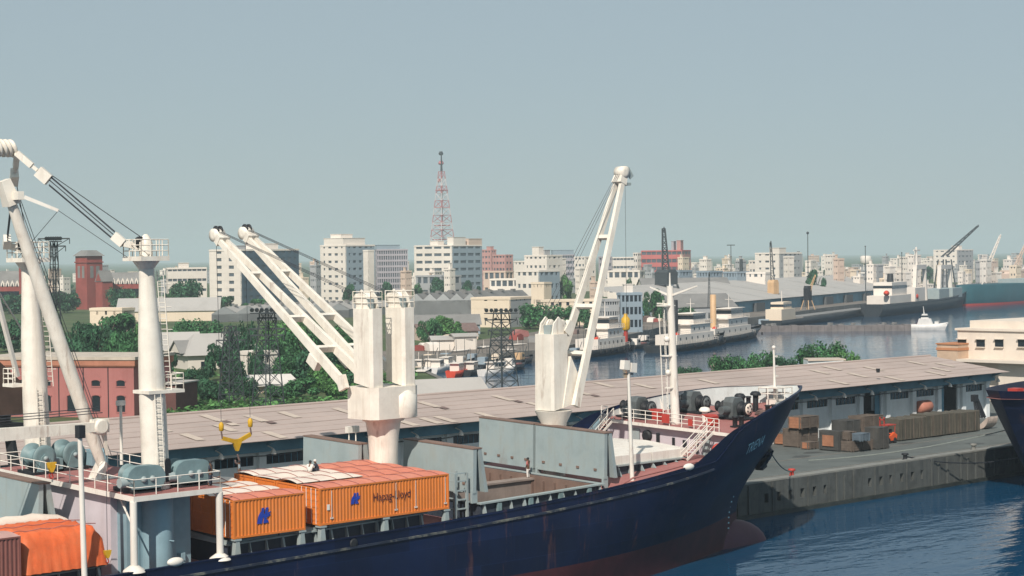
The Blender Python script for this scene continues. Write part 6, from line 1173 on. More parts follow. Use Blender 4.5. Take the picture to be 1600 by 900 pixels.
def dormer_range(u0, u1, vr, ve, d, label, nd, wm):
    a = at(u0, 450, d=d); b = at(u1, 450, d=d); t = thing('station_wing', label, 'building', (a.x, a.y, 2.6)); a.z = b.z = 2.6; zr = at(u0, vr, d=d).z; ze = at(u0, ve, d=d).z; bk = Vector((FW.x, FW.y, 0)) * 14
    MB().prism([a, b, b + bk, a + bk], (0, 0, ze - 2.6)).build('wall', wm, t); A = Vector((a.x, a.y, ze)); Bv = Vector((b.x, b.y, ze))
    MB().add([A, Bv, Bv + bk * 0.5 + Vector((0, 0, zr - ze)), A + bk * 0.5 + Vector((0, 0, zr - ze)), A + bk, Bv + bk], [(0, 1, 2, 3), (3, 2, 5, 4), (0, 3, 4), (1, 5, 2)]).build('roof', SLATE, t)
    for k in range(nd):
        c = A.lerp(Bv, (k + 0.5) / nd); w_ = (Bv - A) / nd * 0.36; h_ = Vector((0, 0, 3.2)); f = bk * -0.01
        MB().prism([c - w_ + f, c + w_ + f, c + w_ + f + h_ * 0.4, c + f + h_, c - w_ + f + h_ * 0.4], bk * 0.15).build('dormer', WALLS['white'], t); MB().prism([c - w_ * 0.5 + f * 3, c + w_ * 0.5 + f * 3, c + f * 3 + h_ * 0.6], bk * 0.02).build('dormer_window', GLASS, t)
        MB().box(c + bk * -0.012 + Vector((-1, -1, -6)), c + bk * -0.002 + Vector((1, 1, -2.5))).build('window', GLASS, t)
dormer_range(160, 224, 426, 444, 985, 'grey roofed red brick wing with white dormers right of the brick tower', 9, BRK)
dormer_range(-30, 46, 424, 448, 985, 'red brick wing with a row of white dormers at the left edge', 10, BRK)
p, rz = frame_at(38, 970, math.radians(45)); t = thing('brick_turret', 'small red brick turret behind the left derrick post', 'tower', tuple(p), rz); z1 = at(38, 412, d=970).z - 2.6
MB().box((0, 0, 0), (5, 5, z1)).build('shaft', BRK, t, local=True); MB().add([(-.5, -.5, z1), (5.5, -.5, z1), (5.5, 5.5, z1), (-.5, 5.5, z1), (2.5, 2.5, z1 + 4)], [(0,1,4),(1,2,4),(2,3,4),(3,0,4)]).build('roof', SLATE, t, local=True)
p, rz = frame_at(160, 950, math.radians(45)); t = thing('brick_porch', 'red brick gabled porch with a striped gable right of the brick tower', 'building', tuple(p), rz); z1 = at(160, 440, d=950).z - 2.6
MB().box((0, 0, 0), (6, 6, z1)).build('wall', BRK, t, local=True); MB().prism([(-0.3, -0.5, z1), (-0.3, 6.5, z1), (-0.3, 3, z1 + 5.5)], (7, 0, 0)).build('gable_roof', SLATE, t, local=True); MB().prism([(-0.45, 0.6, z1 + .3), (-0.45, 5.4, z1 + .3), (-0.45, 3, z1 + 4.2)], (0.1, 0, 0)).build('gable_panel', BRK, t, local=True)
# opposite transit sheds
a = at(1075, 478, z=7.5); b = at(1420, 449, z=7.5); t = thing('transit_shed', 'very long grey-roofed transit shed on the opposite quay', 'shed', (a.x, a.y, 2.6)); ax = (b - a); nrm = Vector((-ax.y, ax.x, 0)).normalized() * 40; nn = 10
for k in range(nn):
    p = a.lerp(b, k / nn); q = a.lerp(b, (k + 0.985) / nn); MB().add([p, q, q + nrm + Vector((0, 0, 7)), p + nrm + Vector((0, 0, 7))], [(0, 1, 2, 3)]).build('roof_slope', LROOF, t)
    c = a.lerp(b, (k + 0.5) / nn); w_ = ax.normalized() * 6; MB().prism([c - w_ + nrm * -0.01 - Vector((0, 0, 4.9)), c + w_ + nrm * -0.01 - Vector((0, 0, 4.9)), c + w_ + nrm * -0.01 - Vector((0, 0, 1.2)), c - w_ + nrm * -0.01 - Vector((0, 0, 1.2))], nrm * 0.03).build('shed_door', DROOF, t)
MB().prism([a + nrm * 0.03 - Vector((0, 0, 4.9)), b + nrm * 0.03 - Vector((0, 0, 4.9)), b + nrm * 0.97 - Vector((0, 0, 4.9)), a + nrm * 0.97 - Vector((0, 0, 4.9))], (0, 0, 4.6)).build('wall', BEAM, t)
gable_shed(1048, 700, 72, 26, 20, 5, 9.5, 'grey gabled quay store with a pale sheet roof behind the foremast', WALLS['grey'], SLATE)
for k, (u, lb) in enumerate(((1062, 'leftmost of the three grey gabled houses behind the transit shed'), (1110, 'middle one of the three grey gabled houses behind the transit shed'), (1152, 'rightmost of the three grey gabled houses behind the transit shed'))):
    B(u - 20, u, u + 22, 424 + k, 900, 3, 5, 4, lb, 'blue', 42, 0.5, 0.5, None, small=False, roof=1)
gable_shed(1008, 860, 82, 40, 22, 8.0, 13.5, 'white walled store with a long grey roof left of the dark quay crane', WALLS['white'], SLATE)
for u, lb in ((1352, 'left one of two bright white tent-like sheds on the far quay'), (1381, 'right one of two bright white tent-like sheds on the far quay')):
    p = at(u, 450, d=1150); t = thing('white_shed', lb, 'shed', (p.x, p.y, 2.6)); r_ = Vector((RT.x, RT.y, 0)) * (5.8 if u < 1360 else 6.5); bk = Vector((FW.x, FW.y, 0)) * 20; z1 = at(u, 437, d=1150).z - 2.6; z2 = at(u, 425 if u < 1360 else 415, d=1150).z - 2.6; o_ = Vector((p.x, p.y, 2.6))
    MB().prism([o_ - r_, o_ + r_, o_ + r_ + Vector((0, 0, z1)), o_ + Vector((0, 0, z2)), o_ - r_ + Vector((0, 0, z1))], bk).build('canopy', WALLS['white'], t)
p = at(1353, 450, d=1700); t = thing('water_tank', 'white water tank on legs on the right skyline', 'tank', (p.x, p.y, 2.6)); z1 = at(1353, 411, d=1700).z; z2 = at(1353, 401, d=1700).z
MB().lathe((p.x, p.y, z1), [(3.6, -0.8), (4.8, 0), (4.8, z2 - z1), (3.5, z2 - z1 + 0.8)], 16).build('drum', WALLS['white'], t)
for k in range(6): a = k * 1.047; MB().tube((p.x + 3.2 * math.cos(a), p.y + 3.2 * math.sin(a), 2.6), (p.x + 3.2 * math.cos(a), p.y + 3.2 * math.sin(a), z1), 0.4).build('leg', WALLS['white'], t)
# ---------------------------------------------------------------- lattice towers and masts
def lattice(t, base, H, w0, w1, n, m, r=0.09, z=0.0, name='lattice_bay'):
    b = Vector(base)
    for k in range(n):
        f0, f1 = k / n, (k + 1) / n; m_ = MB(); wa, wb_ = w0 + (w1 - w0) * f0, w0 + (w1 - w0) * f1; za, zb = H * f0, H * f1
        ca = [b + Vector((sx * wa / 2, sy * wa / 2, za)) for sx, sy in ((-1,-1),(1,-1),(1,1),(-1,1))]; cb = [b + Vector((sx * wb_ / 2, sy * wb_ / 2, zb)) for sx, sy in ((-1,-1),(1,-1),(1,1),(-1,1))]
        for i in range(4):
            j = (i + 1) % 4; m_.tube(ca[i], cb[i], r * 1.3, n=4, caps=False).tube(ca[i], cb[j], r * 0.7, n=4, caps=False).tube(ca[j], cb[i], r * 0.7, n=4, caps=False).tube(cb[i], cb[j], r * 0.7, n=4, caps=False)
        m_.build(name, m[k % len(m)] if isinstance(m, list) else m, t)
LAT = mat('dark_lattice_steel', (0.045, 0.055, 0.06), 0.7, 0.2, 1.0)
def yard_tower(u, vtop, d, wpx, label, arms, lamps=True, z0=2.6, m=LAT):
    p = at(u, vtop, d=d); H = p.z - z0; w_ = wpx * d / FPX; t = thing('lattice_tower', label, 'tower', (p.x, p.y, z0), 0, 'dark lattice towers of the port yard'); lattice(t, (p.x, p.y, z0), H * 0.97, w_, w_ * 0.42, 7, m, 0.075)
    for f, L in arms:
        z = z0 + H * f; dr = Vector((RT.x, RT.y, 0)) * L / 2
        MB().bar(Vector((p.x, p.y, z)) - dr, Vector((p.x, p.y, z)) + dr, 0.18, 0.22).build('cross_arm', m, t)
        for s in (-1, 1):
            e = Vector((p.x, p.y, z)) + dr * s; MB().tube(e, e - Vector((0, 0, 0.9)), 0.08).build('insulator', m, t); MB().tube(e, Vector((p.x, p.y, z - 1.5)), 0.06, n=4).build('brace', m, t)
    if lamps:
        for k in range(7): q = Vector((p.x, p.y, z0 + H)) + Vector((RT.x, RT.y, 0)) * (k - 3) * w_ * 0.2; MB().lathe(q - Vector((0, 0, 0.2)), [(0.1, 0), (0.32, 0.25), (0.34, 0.55)], 8, (-0.5, -0.5, -0.4)).build('floodlight', m, t)
        MB().box(Vector((p.x - w_ * 0.5, p.y - w_ * 0.5, z0 + H - 1.0)), Vector((p.x + w_ * 0.5, p.y + w_ * 0.5, z0 + H - 0.85))).build('platform', m, t)
    return t
yard_tower(783, 481, 330, 38, 'dark lattice tower with cluttered arms in front of the harbour basin', ((0.86, 5.5), (0.74, 4.5), (0.62, 3.6)), True, 3.5)
yard_tower(417, 480, 300, 38, 'middle lattice tower with a wide cross arm in front of the trees', ((0.80, 5.6), (0.74, 5.2), (0.9, 3.0)), True)
yard_tower(360, 506, 320, 30, 'left lattice tower half hidden in the dark trees', ((0.8, 4.8), (0.9, 3.0)), False)
yard_tower(84, 369, 330, 18, 'tall dark floodlight tower right behind the left derrick post', ((0.985, 5.4), (0.94, 4.0), (0.66, 3.6)), True)
# red and white radio tower
p = at(692, 450, d=1500); t = thing('radio_tower', 'tall red and white lattice radio tower on the skyline', 'tower', (p.x, p.y, 2.6)); z1 = at(690, 268, d=1500).z
lattice(t, (p.x, p.y, 2.6), z1 - 2.6, 20, 3.2, 16, [mat('radio_white', (0.60, 0.55, 0.55), 0.6, 0.05), mat('radio_red', (0.42, 0.17, 0.18), 0.6, 0.05)], 0.22)
rz_ = at(690, 238, d=1500).z; MB().tube((p.x, p.y, z1), (p.x, p.y, rz_), 0.9, 0.35, n=8).build('antenna', LAT, t)
for v, s in ((256, 3.8), (241, 3.2), (283, 2.4)): q = at(689 if v != 283 else 686, v, d=1500); MB().lathe(q - Vector((0, 0, 1)), [(0.5, 0), (s * 0.5, 0.6), (s * 0.6, 1.6), (s * 0.35, 3.2)], 12).build('dish', LAT if v < 250 else MATS['radio_red'], t)
for v, w_ in ((375, 11), (353, 9), (325, 8), (298, 7)): q = at(691, v, d=1500); MB().box((p.x - w_ / 2, p.y - w_ / 2, q.z), (p.x + w_ / 2, p.y + w_ / 2, q.z + 0.7)).build('gallery', MATS['radio_red'], t)
# ---------------------------------------------------------------- boats
def frame_px(ua, va, ub, vb, z=0.0):
    a = at(ua, va, z=z); b = at(ub, vb, z=z); d = b - a; return a, math.atan2(d.y, d.x), d.length
def hull_mb(L, Bm, F, rake=0.12, bowrise=0.4, stern=0.75, n=14):
    m_ = MB(); rows = []
    for i in range(n + 1):
        s = i / n; b = Bm / 2 * min(1, stern + (1 - stern) * s * 5) * (1 - max(0, (s - 0.55) / 0.45) ** 2.2); zt = F * (1 + bowrise * max(0, (s - 0.4) / 0.6) ** 2); x0 = L * s * (1 - rake); x1 = L * s
        rows.append([(x0, b * 0.55, -0.6), (x0 + (x1 - x0) * 0.4, b * 0.88, 0.35 * zt), (x1, b, zt), (x1, max(0, b - 0.15), zt), (x1, max(0, b - 0.15), zt * 0.8 if F > 1.2 else zt * 0.7)])
    for sg in (1, -1):
        o = [(x, sg * y, z) for r_ in rows for x, y, z in r_]; m_.add(o, [(i*5+k, (i+1)*5+k, (i+1)*5+k+1, i*5+k+1) for i in range(n) for k in range(4)], True)
    o = []
    for r_ in rows: x, y, z = r_[4]; o += [(x, -y, z), (x, y, z)]
    m_.add(o, [(2*i, 2*i+2, 2*i+3, 2*i+1) for i in range(n)]); r_ = rows[0]; m_.add([(x, y, z) for x, y, z in r_[:3]] + [(x, -y, z) for x, y, z in r_[:3][::-1]], [tuple(range(6))])
    return m_
BW = WALLS['white']; HBLK = mat('dark_boat_hull', (0.02, 0.026, 0.032), 0.5, 0.3, 0.3, streak=0.3, dirt=(0.06, 0.05, 0.045)); HRED = mat('red_boat_hull', (0.55, 0.06, 0.03), 0.5, 0.2, 0.5); HWH = mat('white_boat_hull', (0.66, 0.64, 0.62), 0.5, 0.12, 0.5, streak=0.3, dirt=(0.35, 0.32, 0.3)); HGRN = mat('teal_ship_hull', (0.014, 0.075, 0.095), 0.5, 0.2, 0.1, streak=0.3, dirt=(0.06, 0.10, 0.10)); BUFF = mat('buff_funnel', (0.55, 0.36, 0.2), 0.5, 0.1)
def launch(ua, va, ub, vb, label, hullm=HWH, group='small boats moored at the inner quay', canopy=True, L=None):
    a, rz, LL = frame_px(ua, va, ub, vb); L = L or max(5.0, LL); t = thing('motor_launch', label, 'boat', (a.x, a.y, 0), rz, group); F = 0.16 * min(L, 9); Bm = 0.3 * min(L, 11)
    hull_mb(L, Bm, F, 0.1, 0.35).build('hull', hullm, t, local=True); MB().box((L * 0.25, -Bm * 0.33, F * 0.75), (L * 0.6, Bm * 0.33, F + 1.5)).build('cabin', BW, t, local=True)
    MB().box((L * 0.2, -Bm * 0.4, F + 1.5), (L * 0.64, Bm * 0.4, F + 1.62)).build('cabin_roof', BW, t, local=True)
    for k in range(3):
        for s in (-1, 1): x = L * (0.29 + 0.1 * k); MB().box((x, s * Bm * 0.33 - 0.03, F + 0.6), (x + L * 0.07, s * Bm * 0.33 + 0.03, F + 1.25)).build('cabin_window', GLASS, t, local=True)
    MB().box((L * 0.6 - 0.02, -Bm * 0.25, F + 0.6), (L * 0.6 + 0.04, Bm * 0.25, F + 1.25)).build('windscreen', GLASS, t, local=True); MB().tube((L * 0.4, 0, F + 1.6), (L * 0.4, 0, F + 3.4), 0.06).build('mast', BW, t, local=True)
for k, (ua, va, ub, vb, lb, h) in enumerate(((648, 584, 664, 580, 'white launch nearest the twin crane in the row of small boats', HWH), (662, 583, 680, 579, 'second white launch of the row counted from the twin crane', HWH), (676, 584, 694, 579, 'third white launch of the row, next to the red boat', HWH), (704, 590, 728, 585, 'bright red small boat in the row at the inner quay', HRED), (690, 579, 708, 575, 'white launch behind the red boat', HWH), (728, 588, 748, 583, 'dark low boat right of the red boat', HBLK), (752, 588, 806, 583, 'long low white boat in front of the lattice tower', HWH), (742, 562, 776, 556, 'larger white launch moored behind the lattice tower', HWH), (782, 566, 812, 562, 'white workboat right behind the lattice tower', HBLK), (652, 604, 668, 597, 'blue-grey skiff beside the warehouse end near the twin crane', HBLK), (795, 556, 830, 553, 'dark barge with a yellow deckhouse left of the single crane', HBLK), (655, 566, 700, 560, 'dark mooring barge behind the white launches', HBLK), (700, 568, 745, 562, 'dark mooring barge behind the red boat', HBLK))): launch(ua, va, ub, vb, lb, h)
r = random.Random(77)
def lighter(u, v, du, label, m):
    a, rz, L = frame_px(u, v, u + du, v - du * 0.16); L = max(L, 7); t = thing('fishing_boat', label, 'boat', (a.x, a.y, 0), rz, 'dark working craft along the inner quay'); Bm = L * 0.27; hull_mb(L, Bm, 1.3, .12, .6).build('hull', m, t, local=True)
    MB().prism([(L * .12, -Bm * .28, 1.0), (L * .34, -Bm * .28, 1.0), (L * .32, -Bm * .28, 2.9), (L * .13, -Bm * .28, 2.9)], (0, Bm * .56, 0)).build('wheelhouse', r.choice((BW, WALLS['blue'], WALLS['cream'], BUFF)), t, local=True); MB().box((L * .2, -Bm * .285, 1.9), (L * .31, Bm * .285, 2.5)).build('wheelhouse_window', GLASS, t, local=True)
    for f in (.45, .78): MB().tube((L * f, 0, 1), (L * f - .3, 0, r.uniform(4.5, 7.5)), .1, .05).build('mast', LAT, t, local=True)
    MB().bar((L * .45, 0, 1.8), (L * .74, .3, 4.2), .12, .12).build('boom', LAT, t, local=True); MB().box((L * .4, -Bm * .25, .9), (L * .7, Bm * .25, 1.5)).build('hatch', r.choice((RUSTY, SLATE, DECK)), t, local=True)
for u, v, du, lb, m in ((650, 594, 24, 'dark fishing boat nearest the twin crane, in front of the launches', HBLK), (664, 573, 30, 'dark fishing boat tight behind the white launches', HBLK), (690, 571, 30, 'dark fishing boat just behind the red boat', HBLK), (715, 576, 26, 'fishing boat right behind the red boat with a brown hatch', HBLK), (732, 572, 28, 'fishing boat left of the lattice tower', HBLK), (748, 578, 30, 'dark fishing boat partly hidden by the lattice tower legs', HBLK), (770, 572, 28, 'fishing boat behind the lattice tower', HBLK), (790, 580, 30, 'fishing boat between the lattice tower and the single crane', HBLK), (806, 570, 26, 'fishing boat close left of the single crane house', HBLK), (892, 562, 26, 'fishing boat just right of the single crane jib foot', HBLK), (905, 553, 24, 'fishing boat behind the jib foot beside the work vessel', HBLK), (985, 546, 28, 'fishing boat left of the foremast beside the work vessel', HBLK), (1000, 540, 26, 'fishing boat half hidden by the foremast', HBLK), (1190, 512, 26, 'fishing boat right of the tugs near the breakwater root', HBLK)): lighter(u, v, du, lb, m)
def tug(ua, va, ub, vb, label, fun, s=1.0, h=3.2, group='tugs moored at the opposite quay'):
    a, rz, L = frame_px(ua, va, ub, vb); t = thing('tug_boat', label, 'tug', (a.x, a.y, 0), rz, group); Bm = min(9, L * 0.3); hull_mb(L, Bm, h * 0.62, 0.1, 0.75).build('hull', HBLK, t, local=True); F = h * 0.55
    for k in range(7): x = L * (0.12 + 0.11 * k); MB().lathe((x, -Bm / 2 - 0.05, F * 0.75), [(0.25, 0), (0.5, 0.05), (0.5, 0.3), (0.25, 0.35)], 10, (0, -1, 0)).build('tyre_fender', RUBBER, t, local=True)
    d1 = MB().box((L * 0.16, -Bm * 0.36, F), (L * 0.68, Bm * 0.36, F + 2.8)).build('deckhouse', BW, t, local=True)
    for k in range(6):
        for sg in (-1, 1): x = L * (0.2 + 0.08 * k); MB().box((x, sg * Bm * 0.36 - 0.04, F + 1.2), (x + 0.8, sg * Bm * 0.36 + 0.04, F + 2.0)).build('port_light', GLASS, d1, local=True)
    db = MB().box((L * 0.36, -Bm * 0.34, F + 2.8), (L * 0.64, Bm * 0.34, F + 5.2)).box((L * 0.34, -Bm * 0.37, F + 5.2), (L * 0.66, Bm * 0.37, F + 5.35)).build('bridge_deck', BW, t, local=True)
    for k in range(3):
        for sg in (-1, 1): x = L * (0.4 + 0.07 * k); MB().box((x, sg * Bm * 0.34 - 0.04, F + 3.7), (x + 0.8, sg * Bm * 0.34 + 0.04, F + 4.5)).build('port_light', GLASS, db, local=True)
    d2 = MB().box((L * 0.43, -Bm * 0.26, F + 5.35), (L * 0.60, Bm * 0.26, F + 8.2)).build('wheelhouse', BW, t, local=True); MB().box((L * 0.41, -Bm * 0.3, F + 8.2), (L * 0.62, Bm * 0.3, F + 8.4)).build('wheelhouse_roof', BW, d2, local=True)
    MB().box((L * 0.428, -Bm * 0.265, F + 6.7), (L * 0.602, Bm * 0.265, F + 7.7)).build('wheelhouse_windows', GLASS, d2, local=True)
    MB().lathe((L * 0.28, 0, F + 2.8), [(0.95, 0), (0.9, fun[1]), (0.7, fun[1] + 0.1)], 14).build('funnel', fun[0], t, local=True)
    MB().rail([(L * 0.17, -Bm * 0.36, F + 2.8), (L * 0.34, -Bm * 0.36, F + 2.8)], 1.0, 0.05, 1.5, 2).rail([(L * 0.34, -Bm * 0.36, F + 5.35), (L * 0.66, -Bm * 0.36, F + 5.35)], 1.0, 0.05, 1.5, 2).build('upper_railing', BW, t, local=True)
    MB().tube((L * 0.5, 0, F + 8.4), (L * 0.5, 0, F + 12.5), 0.14, 0.07).tube((L * 0.5, -1.2, F + 11), (L * 0.5, 1.2, F + 11), 0.06).build('mast', BW, t, local=True)
    MB().lathe((L * 0.2, -Bm * 0.25, F + 2.8), [(0, -1.6), (0.5, -1.2), (0.7, 0), (0.5, 1.2), (0, 1.6)], 8, (1, 0, 0)).build('work_boat', HRED, t, local=True)
    MB().rail([(L * 0.05, -Bm * 0.42, F * 1.1), (L * 0.7, -Bm * 0.46, F * 1.1)], 1.0, 0.05, 2, 2).build('railing', BW, t, local=True)
tug(1022, 552, 1132, 537, 'nearer black-hulled tug with white deckhouses right of the foremast', (DARK, 9.5)); tug(1082, 541, 1190, 524, 'farther black-hulled tug with a buff funnel, bow towards the channel', (BUFF, 10.0))
tug(903, 559, 985, 547, 'dark work vessel with a square white deckhouse left of the foremast', (DARK, 3.0))
p = at(978, 545, z=0.5); t = thing('deck_derrick', 'small yellow and red crane standing on the work vessel', 'crane', (p.x, p.y, 0.5)); z = [at(978, v, d=(p - cam_o.location).dot(FW)).z for v in (540, 516, 498, 490)]
MB().tube((p.x, p.y, 0.5), (p.x, p.y, z[1]), 0.7, 0.6, n=10).build('red_pedestal', REDP, t); MB().lathe((p.x, p.y, z[1]), [(0.9, 0), (1.25, 0.5), (1.25, z[2] - z[1]), (0.6, z[2] - z[1] + 0.7), (0.5, z[3] - z[1])], 12).build('yellow_house', YEL, t)
# white patrol boat and stone breakwater
t0_, rz, L = frame_px(1421, 516, 1482, 516); t = thing('patrol_boat', 'white patrol boat lying at the end of the stone breakwater', 'boat', tuple(t0_), rz); hull_mb(L, 4, 2.0, 0.1, 0.4).build('hull', HWH, t, local=True)
MB().prism([(L * .2, -1.4, 1.8), (L * .62, -1.4, 1.8), (L * .55, -1.4, 4.0), (L * .25, -1.4, 4.0)], (0, 2.8, 0)).prism([(L * .3, -1.1, 4), (L * .5, -1.1, 4), (L * .46, -1.1, 5.6), (L * .33, -1.1, 5.6)], (0, 2.2, 0)).build('superstructure', HWH, t, local=True); MB().box((L * .29, -1.13, 4.5), (L * .49, 1.13, 5.1)).build('bridge_windows', GLASS, t, local=True)
MB().tube((L * .38, 0, 5.6), (L * .36, 0, 8.2), 0.2, 0.08).build('mast', HWH, t, local=True); MB().box((L * .65, -0.6, 2), (L * .75, 0.6, 3)).build('locker', HWH, t, local=True)
a = at(1175, 519, z=0); b = at(1424, 517, z=0); t = thing('breakwater', 'low stone breakwater reaching across the basin', 'breakwater', (a.x, a.y, 0)); ax = (b - a); nb_ = 24; bk = Vector((FW.x, FW.y, 0)) * 6; r = random.Random(8); STONE = mat('breakwater_stone', (0.17, 0.15, 0.145), 0.9, 0.25, 0.4, streak=0.4, dirt=(0.1, 0.09, 0.09))
for k in range(nb_): p = a + ax * (k / nb_); q = a + ax * ((k + 0.97) / nb_); h_ = r.uniform(1.9, 2.2); MB().prism([p + Vector((0, 0, -1)), q + Vector((0, 0, -1)), q + bk + Vector((0, 0, -1)), p + bk + Vector((0, 0, -1))], (0, 0, 1 + h_)).build('stone_block', STONE, t)
for k in range(9): q = a + ax * r.uniform(0.05, 0.95) + bk * 0.4 + Vector((0, 0, 2.1)); MB().box(q, q + Vector((r.uniform(.8, 2.4), 1, r.uniform(.4, .9)))).build('stone_rubble', SLATE, t)
# dark cargo ship with white gantries, far right
a, rz, L = frame_px(1362, 495, 1512, 477); t = thing('cargo_ship', 'dark cargo ship with white gantry posts moored at the far quay', 'ship', tuple(a), rz); hull_mb(L, 13, 5.2, 0.07, 0.45).build('hull', HBLK, t, local=True); WS = WALLS['white']
MB().box((L * .06, -5, 4), (L * .26, 5, 8.5)).build('deckhouse', WS, t, local=True); MB().box((L * .10, -4, 8.5), (L * .24, 4, 14)).build('bridge_block', WS, t, local=True); MB().box((L * .10 - .1, -4.1, 11.5), (L * .24 + .1, 4.1, 12.6)).build('bridge_windows', GLASS, t, local=True); MB().lathe((L * .17, 0, 14), [(1.5, 0), (1.3, 3.5), (1.0, 3.6)], 12).build('funnel', DARK, t, local=True)
MB().lathe((L * .05, -4, 9.6), [(0, -2.2), (0.9, -1.5), (1.2, 0), (0.9, 1.5), (0, 2.2)], 12, (1, 0, 0)).build('red_lifeboat', HRED, t, local=True); MB().lathe((L * .32, -4, 7.2), [(0, -2.6), (1.2, -1.8), (1.6, 0), (1.2, 1.8), (0, 2.6)], 12, (1, 0, 0)).build('red_lifeboat', HRED, t, local=True)
for x0, x1, h_ in ((.40, .52, 20), (.66, .80, 19.5)):
    g = MB().bar((L * x0, 0, 4), (L * (x0 + .015), 0, h_), 1.7, 1.7).bar((L * x1, 0, 4), (L * (x1 - .015), 0, h_), 1.7, 1.7).bar((L * (x0 + .01), 0, h_), (L * (x1 - .01), 0, h_), 1.9, 2.0); g.build('gantry', WS, t, local=True)
MB().tube((L * .43, 0, 19), (L * .425, 0, 29), 0.7, 0.4, n=8).bar((L * .40, 0, 27.5), (L * .46, 0, 27.5), .5, .6).build('mast', WS, t, local=True); MB().box((L * .30, -5, 5), (L * .40, 5, 11)).build('white_house', WS, t, local=True)
for x0 in (.55, .70): MB().box((L * x0, -5, 5), (L * (x0 + .11), 5, 9.5)).build('deck_cargo', PALEG, t, local=True)
# large teal ship beyond it
a, rz, L = frame_px(1498, 478, 1700, 463); t = thing('bulk_carrier', 'large teal-hulled ship with red waterline at the right edge beyond the gantry ship', 'ship', tuple(a), rz); L = max(L, 90); Hh = 10.0
m_ = MB(); o = []
for i in range(25):
    s = i / 24; b = 11 * min(1, (0.02 + s * 5.5) ** 0.6)
    o += [(L * s + 2.5, -b * .9, 0.9), (L * s, -b, Hh), (L * s, b, Hh), (L * s + 2.5, b * .9, 0.9)]
m_.add(o, [(4*i+k, 4*i+4+k, 4*i+5+k, 4*i+1+k) for i in range(24) for k in range(3)] + [(0, 1, 2, 3)], True); m_.build('hull', HGRN, t, local=True)
m_ = MB(); o = []
for i in range(25): s = i / 24; b = 11 * min(1, (0.02 + s * 5.5) ** 0.6); o += [(L * s + 2.6, -b * .88, -1), (L * s + 2.5, -b * .9, 0.9), (L * s + 2.5, b * .9, 0.9), (L * s + 2.6, b * .88, -1)]
m_.add(o, [(4*i+k, 4*i+4+k, 4*i+5+k, 4*i+1+k) for i in range(24) for k in (0, 2)], True); m_.build('boot_topping', REDP, t, local=True)
MB().box((L * .38, -8, Hh), (L * .9, 8, Hh + 2)).build('hatch_block', PALEG, t, local=True); MB().tube((L * .16, 0, Hh), (L * .16, 0, Hh + 9), .4).build('mast', BW, t, local=True)
# second ship entering the frame on the right: bow only shows
p0_ = at(1560, 611, y=115.0); XB = p0_.x; s3 = thing('moored_ship', 'dark navy bow of another ship moored at the right edge', 'ship', (XB + 20, 115, 0)); m_ = MB(); rows = []; SH = p0_.z
for k in range(9):
    z = -1 + (SH + 1) * k / 8; xs0 = XB + 9.0 * (1 - k / 8) ** 1.1; row = []
    for j in range(17): s = j / 16; X = xs0 + 34 * s ** 1.3; row.append((X, 8.5 * min(1, (s * 1.05)) ** (0.75 - 0.25 * k / 8), z))
    rows.append(row)
for sg in (-1, 1):
    o = [(x, 115 + sg * y, z) for r_ in rows for x, y, z in r_]; m_.add(o, [(i*17+k, i*17+k+1, (i+1)*17+k+1, (i+1)*17+k) for i in range(8) for k in range(16)], True)
m_.build('hull', NAVY, s3); o = []
for x, y, z in rows[-1]: o += [(x, 115 - max(0, y - .1), z - 0.9), (x, 115 + max(0, y - .1), z - 0.9)]
MB().add(o, [(2*k, 2*k+2, 2*k+3, 2*k+1) for k in range(16)]).build('deck', DECK, s3); o = []
for x, y, z in rows[-1]: o += [(x, 115 - y - .05, z + .02), (x, 115 - max(0, y - .25), z + .02)]
MB().add(o, [(2*k, 2*k+2, 2*k+3, 2*k+1) for k in range(16)]).build('capping_rail', DARK, s3)
MB().lathe((XB + 5, 113.5, SH - 0.9), [(.5, 0), (.5, 1.1), (.3, 1.4)], 12).box((XB + 3.2, 114.6, SH - .9), (XB + 4.6, 115.8, SH + .1)).build('red_windlass', REDP, s3)
m_ = MB(); NR = mat('orange_red_lettering', (0.5, 0.12, 0.06), 0.5, 0.1)
for k in range(5):     # unreadable orange-red letters under the rail
    j = 2 + k * 0.55; i0 = int(j); x, y, z = [a + (b - a) * (j - i0) for a, b in zip(rows[-2][i0], rows[-2][i0 + 1])]; x2, y2, _ = [a + (b - a) * (j + .2 - i0) for a, b in zip(rows[-2][i0], rows[-2][i0 + 1])]
    m_.bar((x, 115 - y - .07, z + .1), (x2, 115 - y2 - .07, z + .15), .04, .07).bar((x, 115 - y - .07, z + .5), (x2, 115 - y2 - .07, z + .5), .04, .07).bar((x, 115 - y - .07, z + .05), (x, 115 - y - .07, z + .55), .05, .08)
m_.build('lettering', NR, s3)
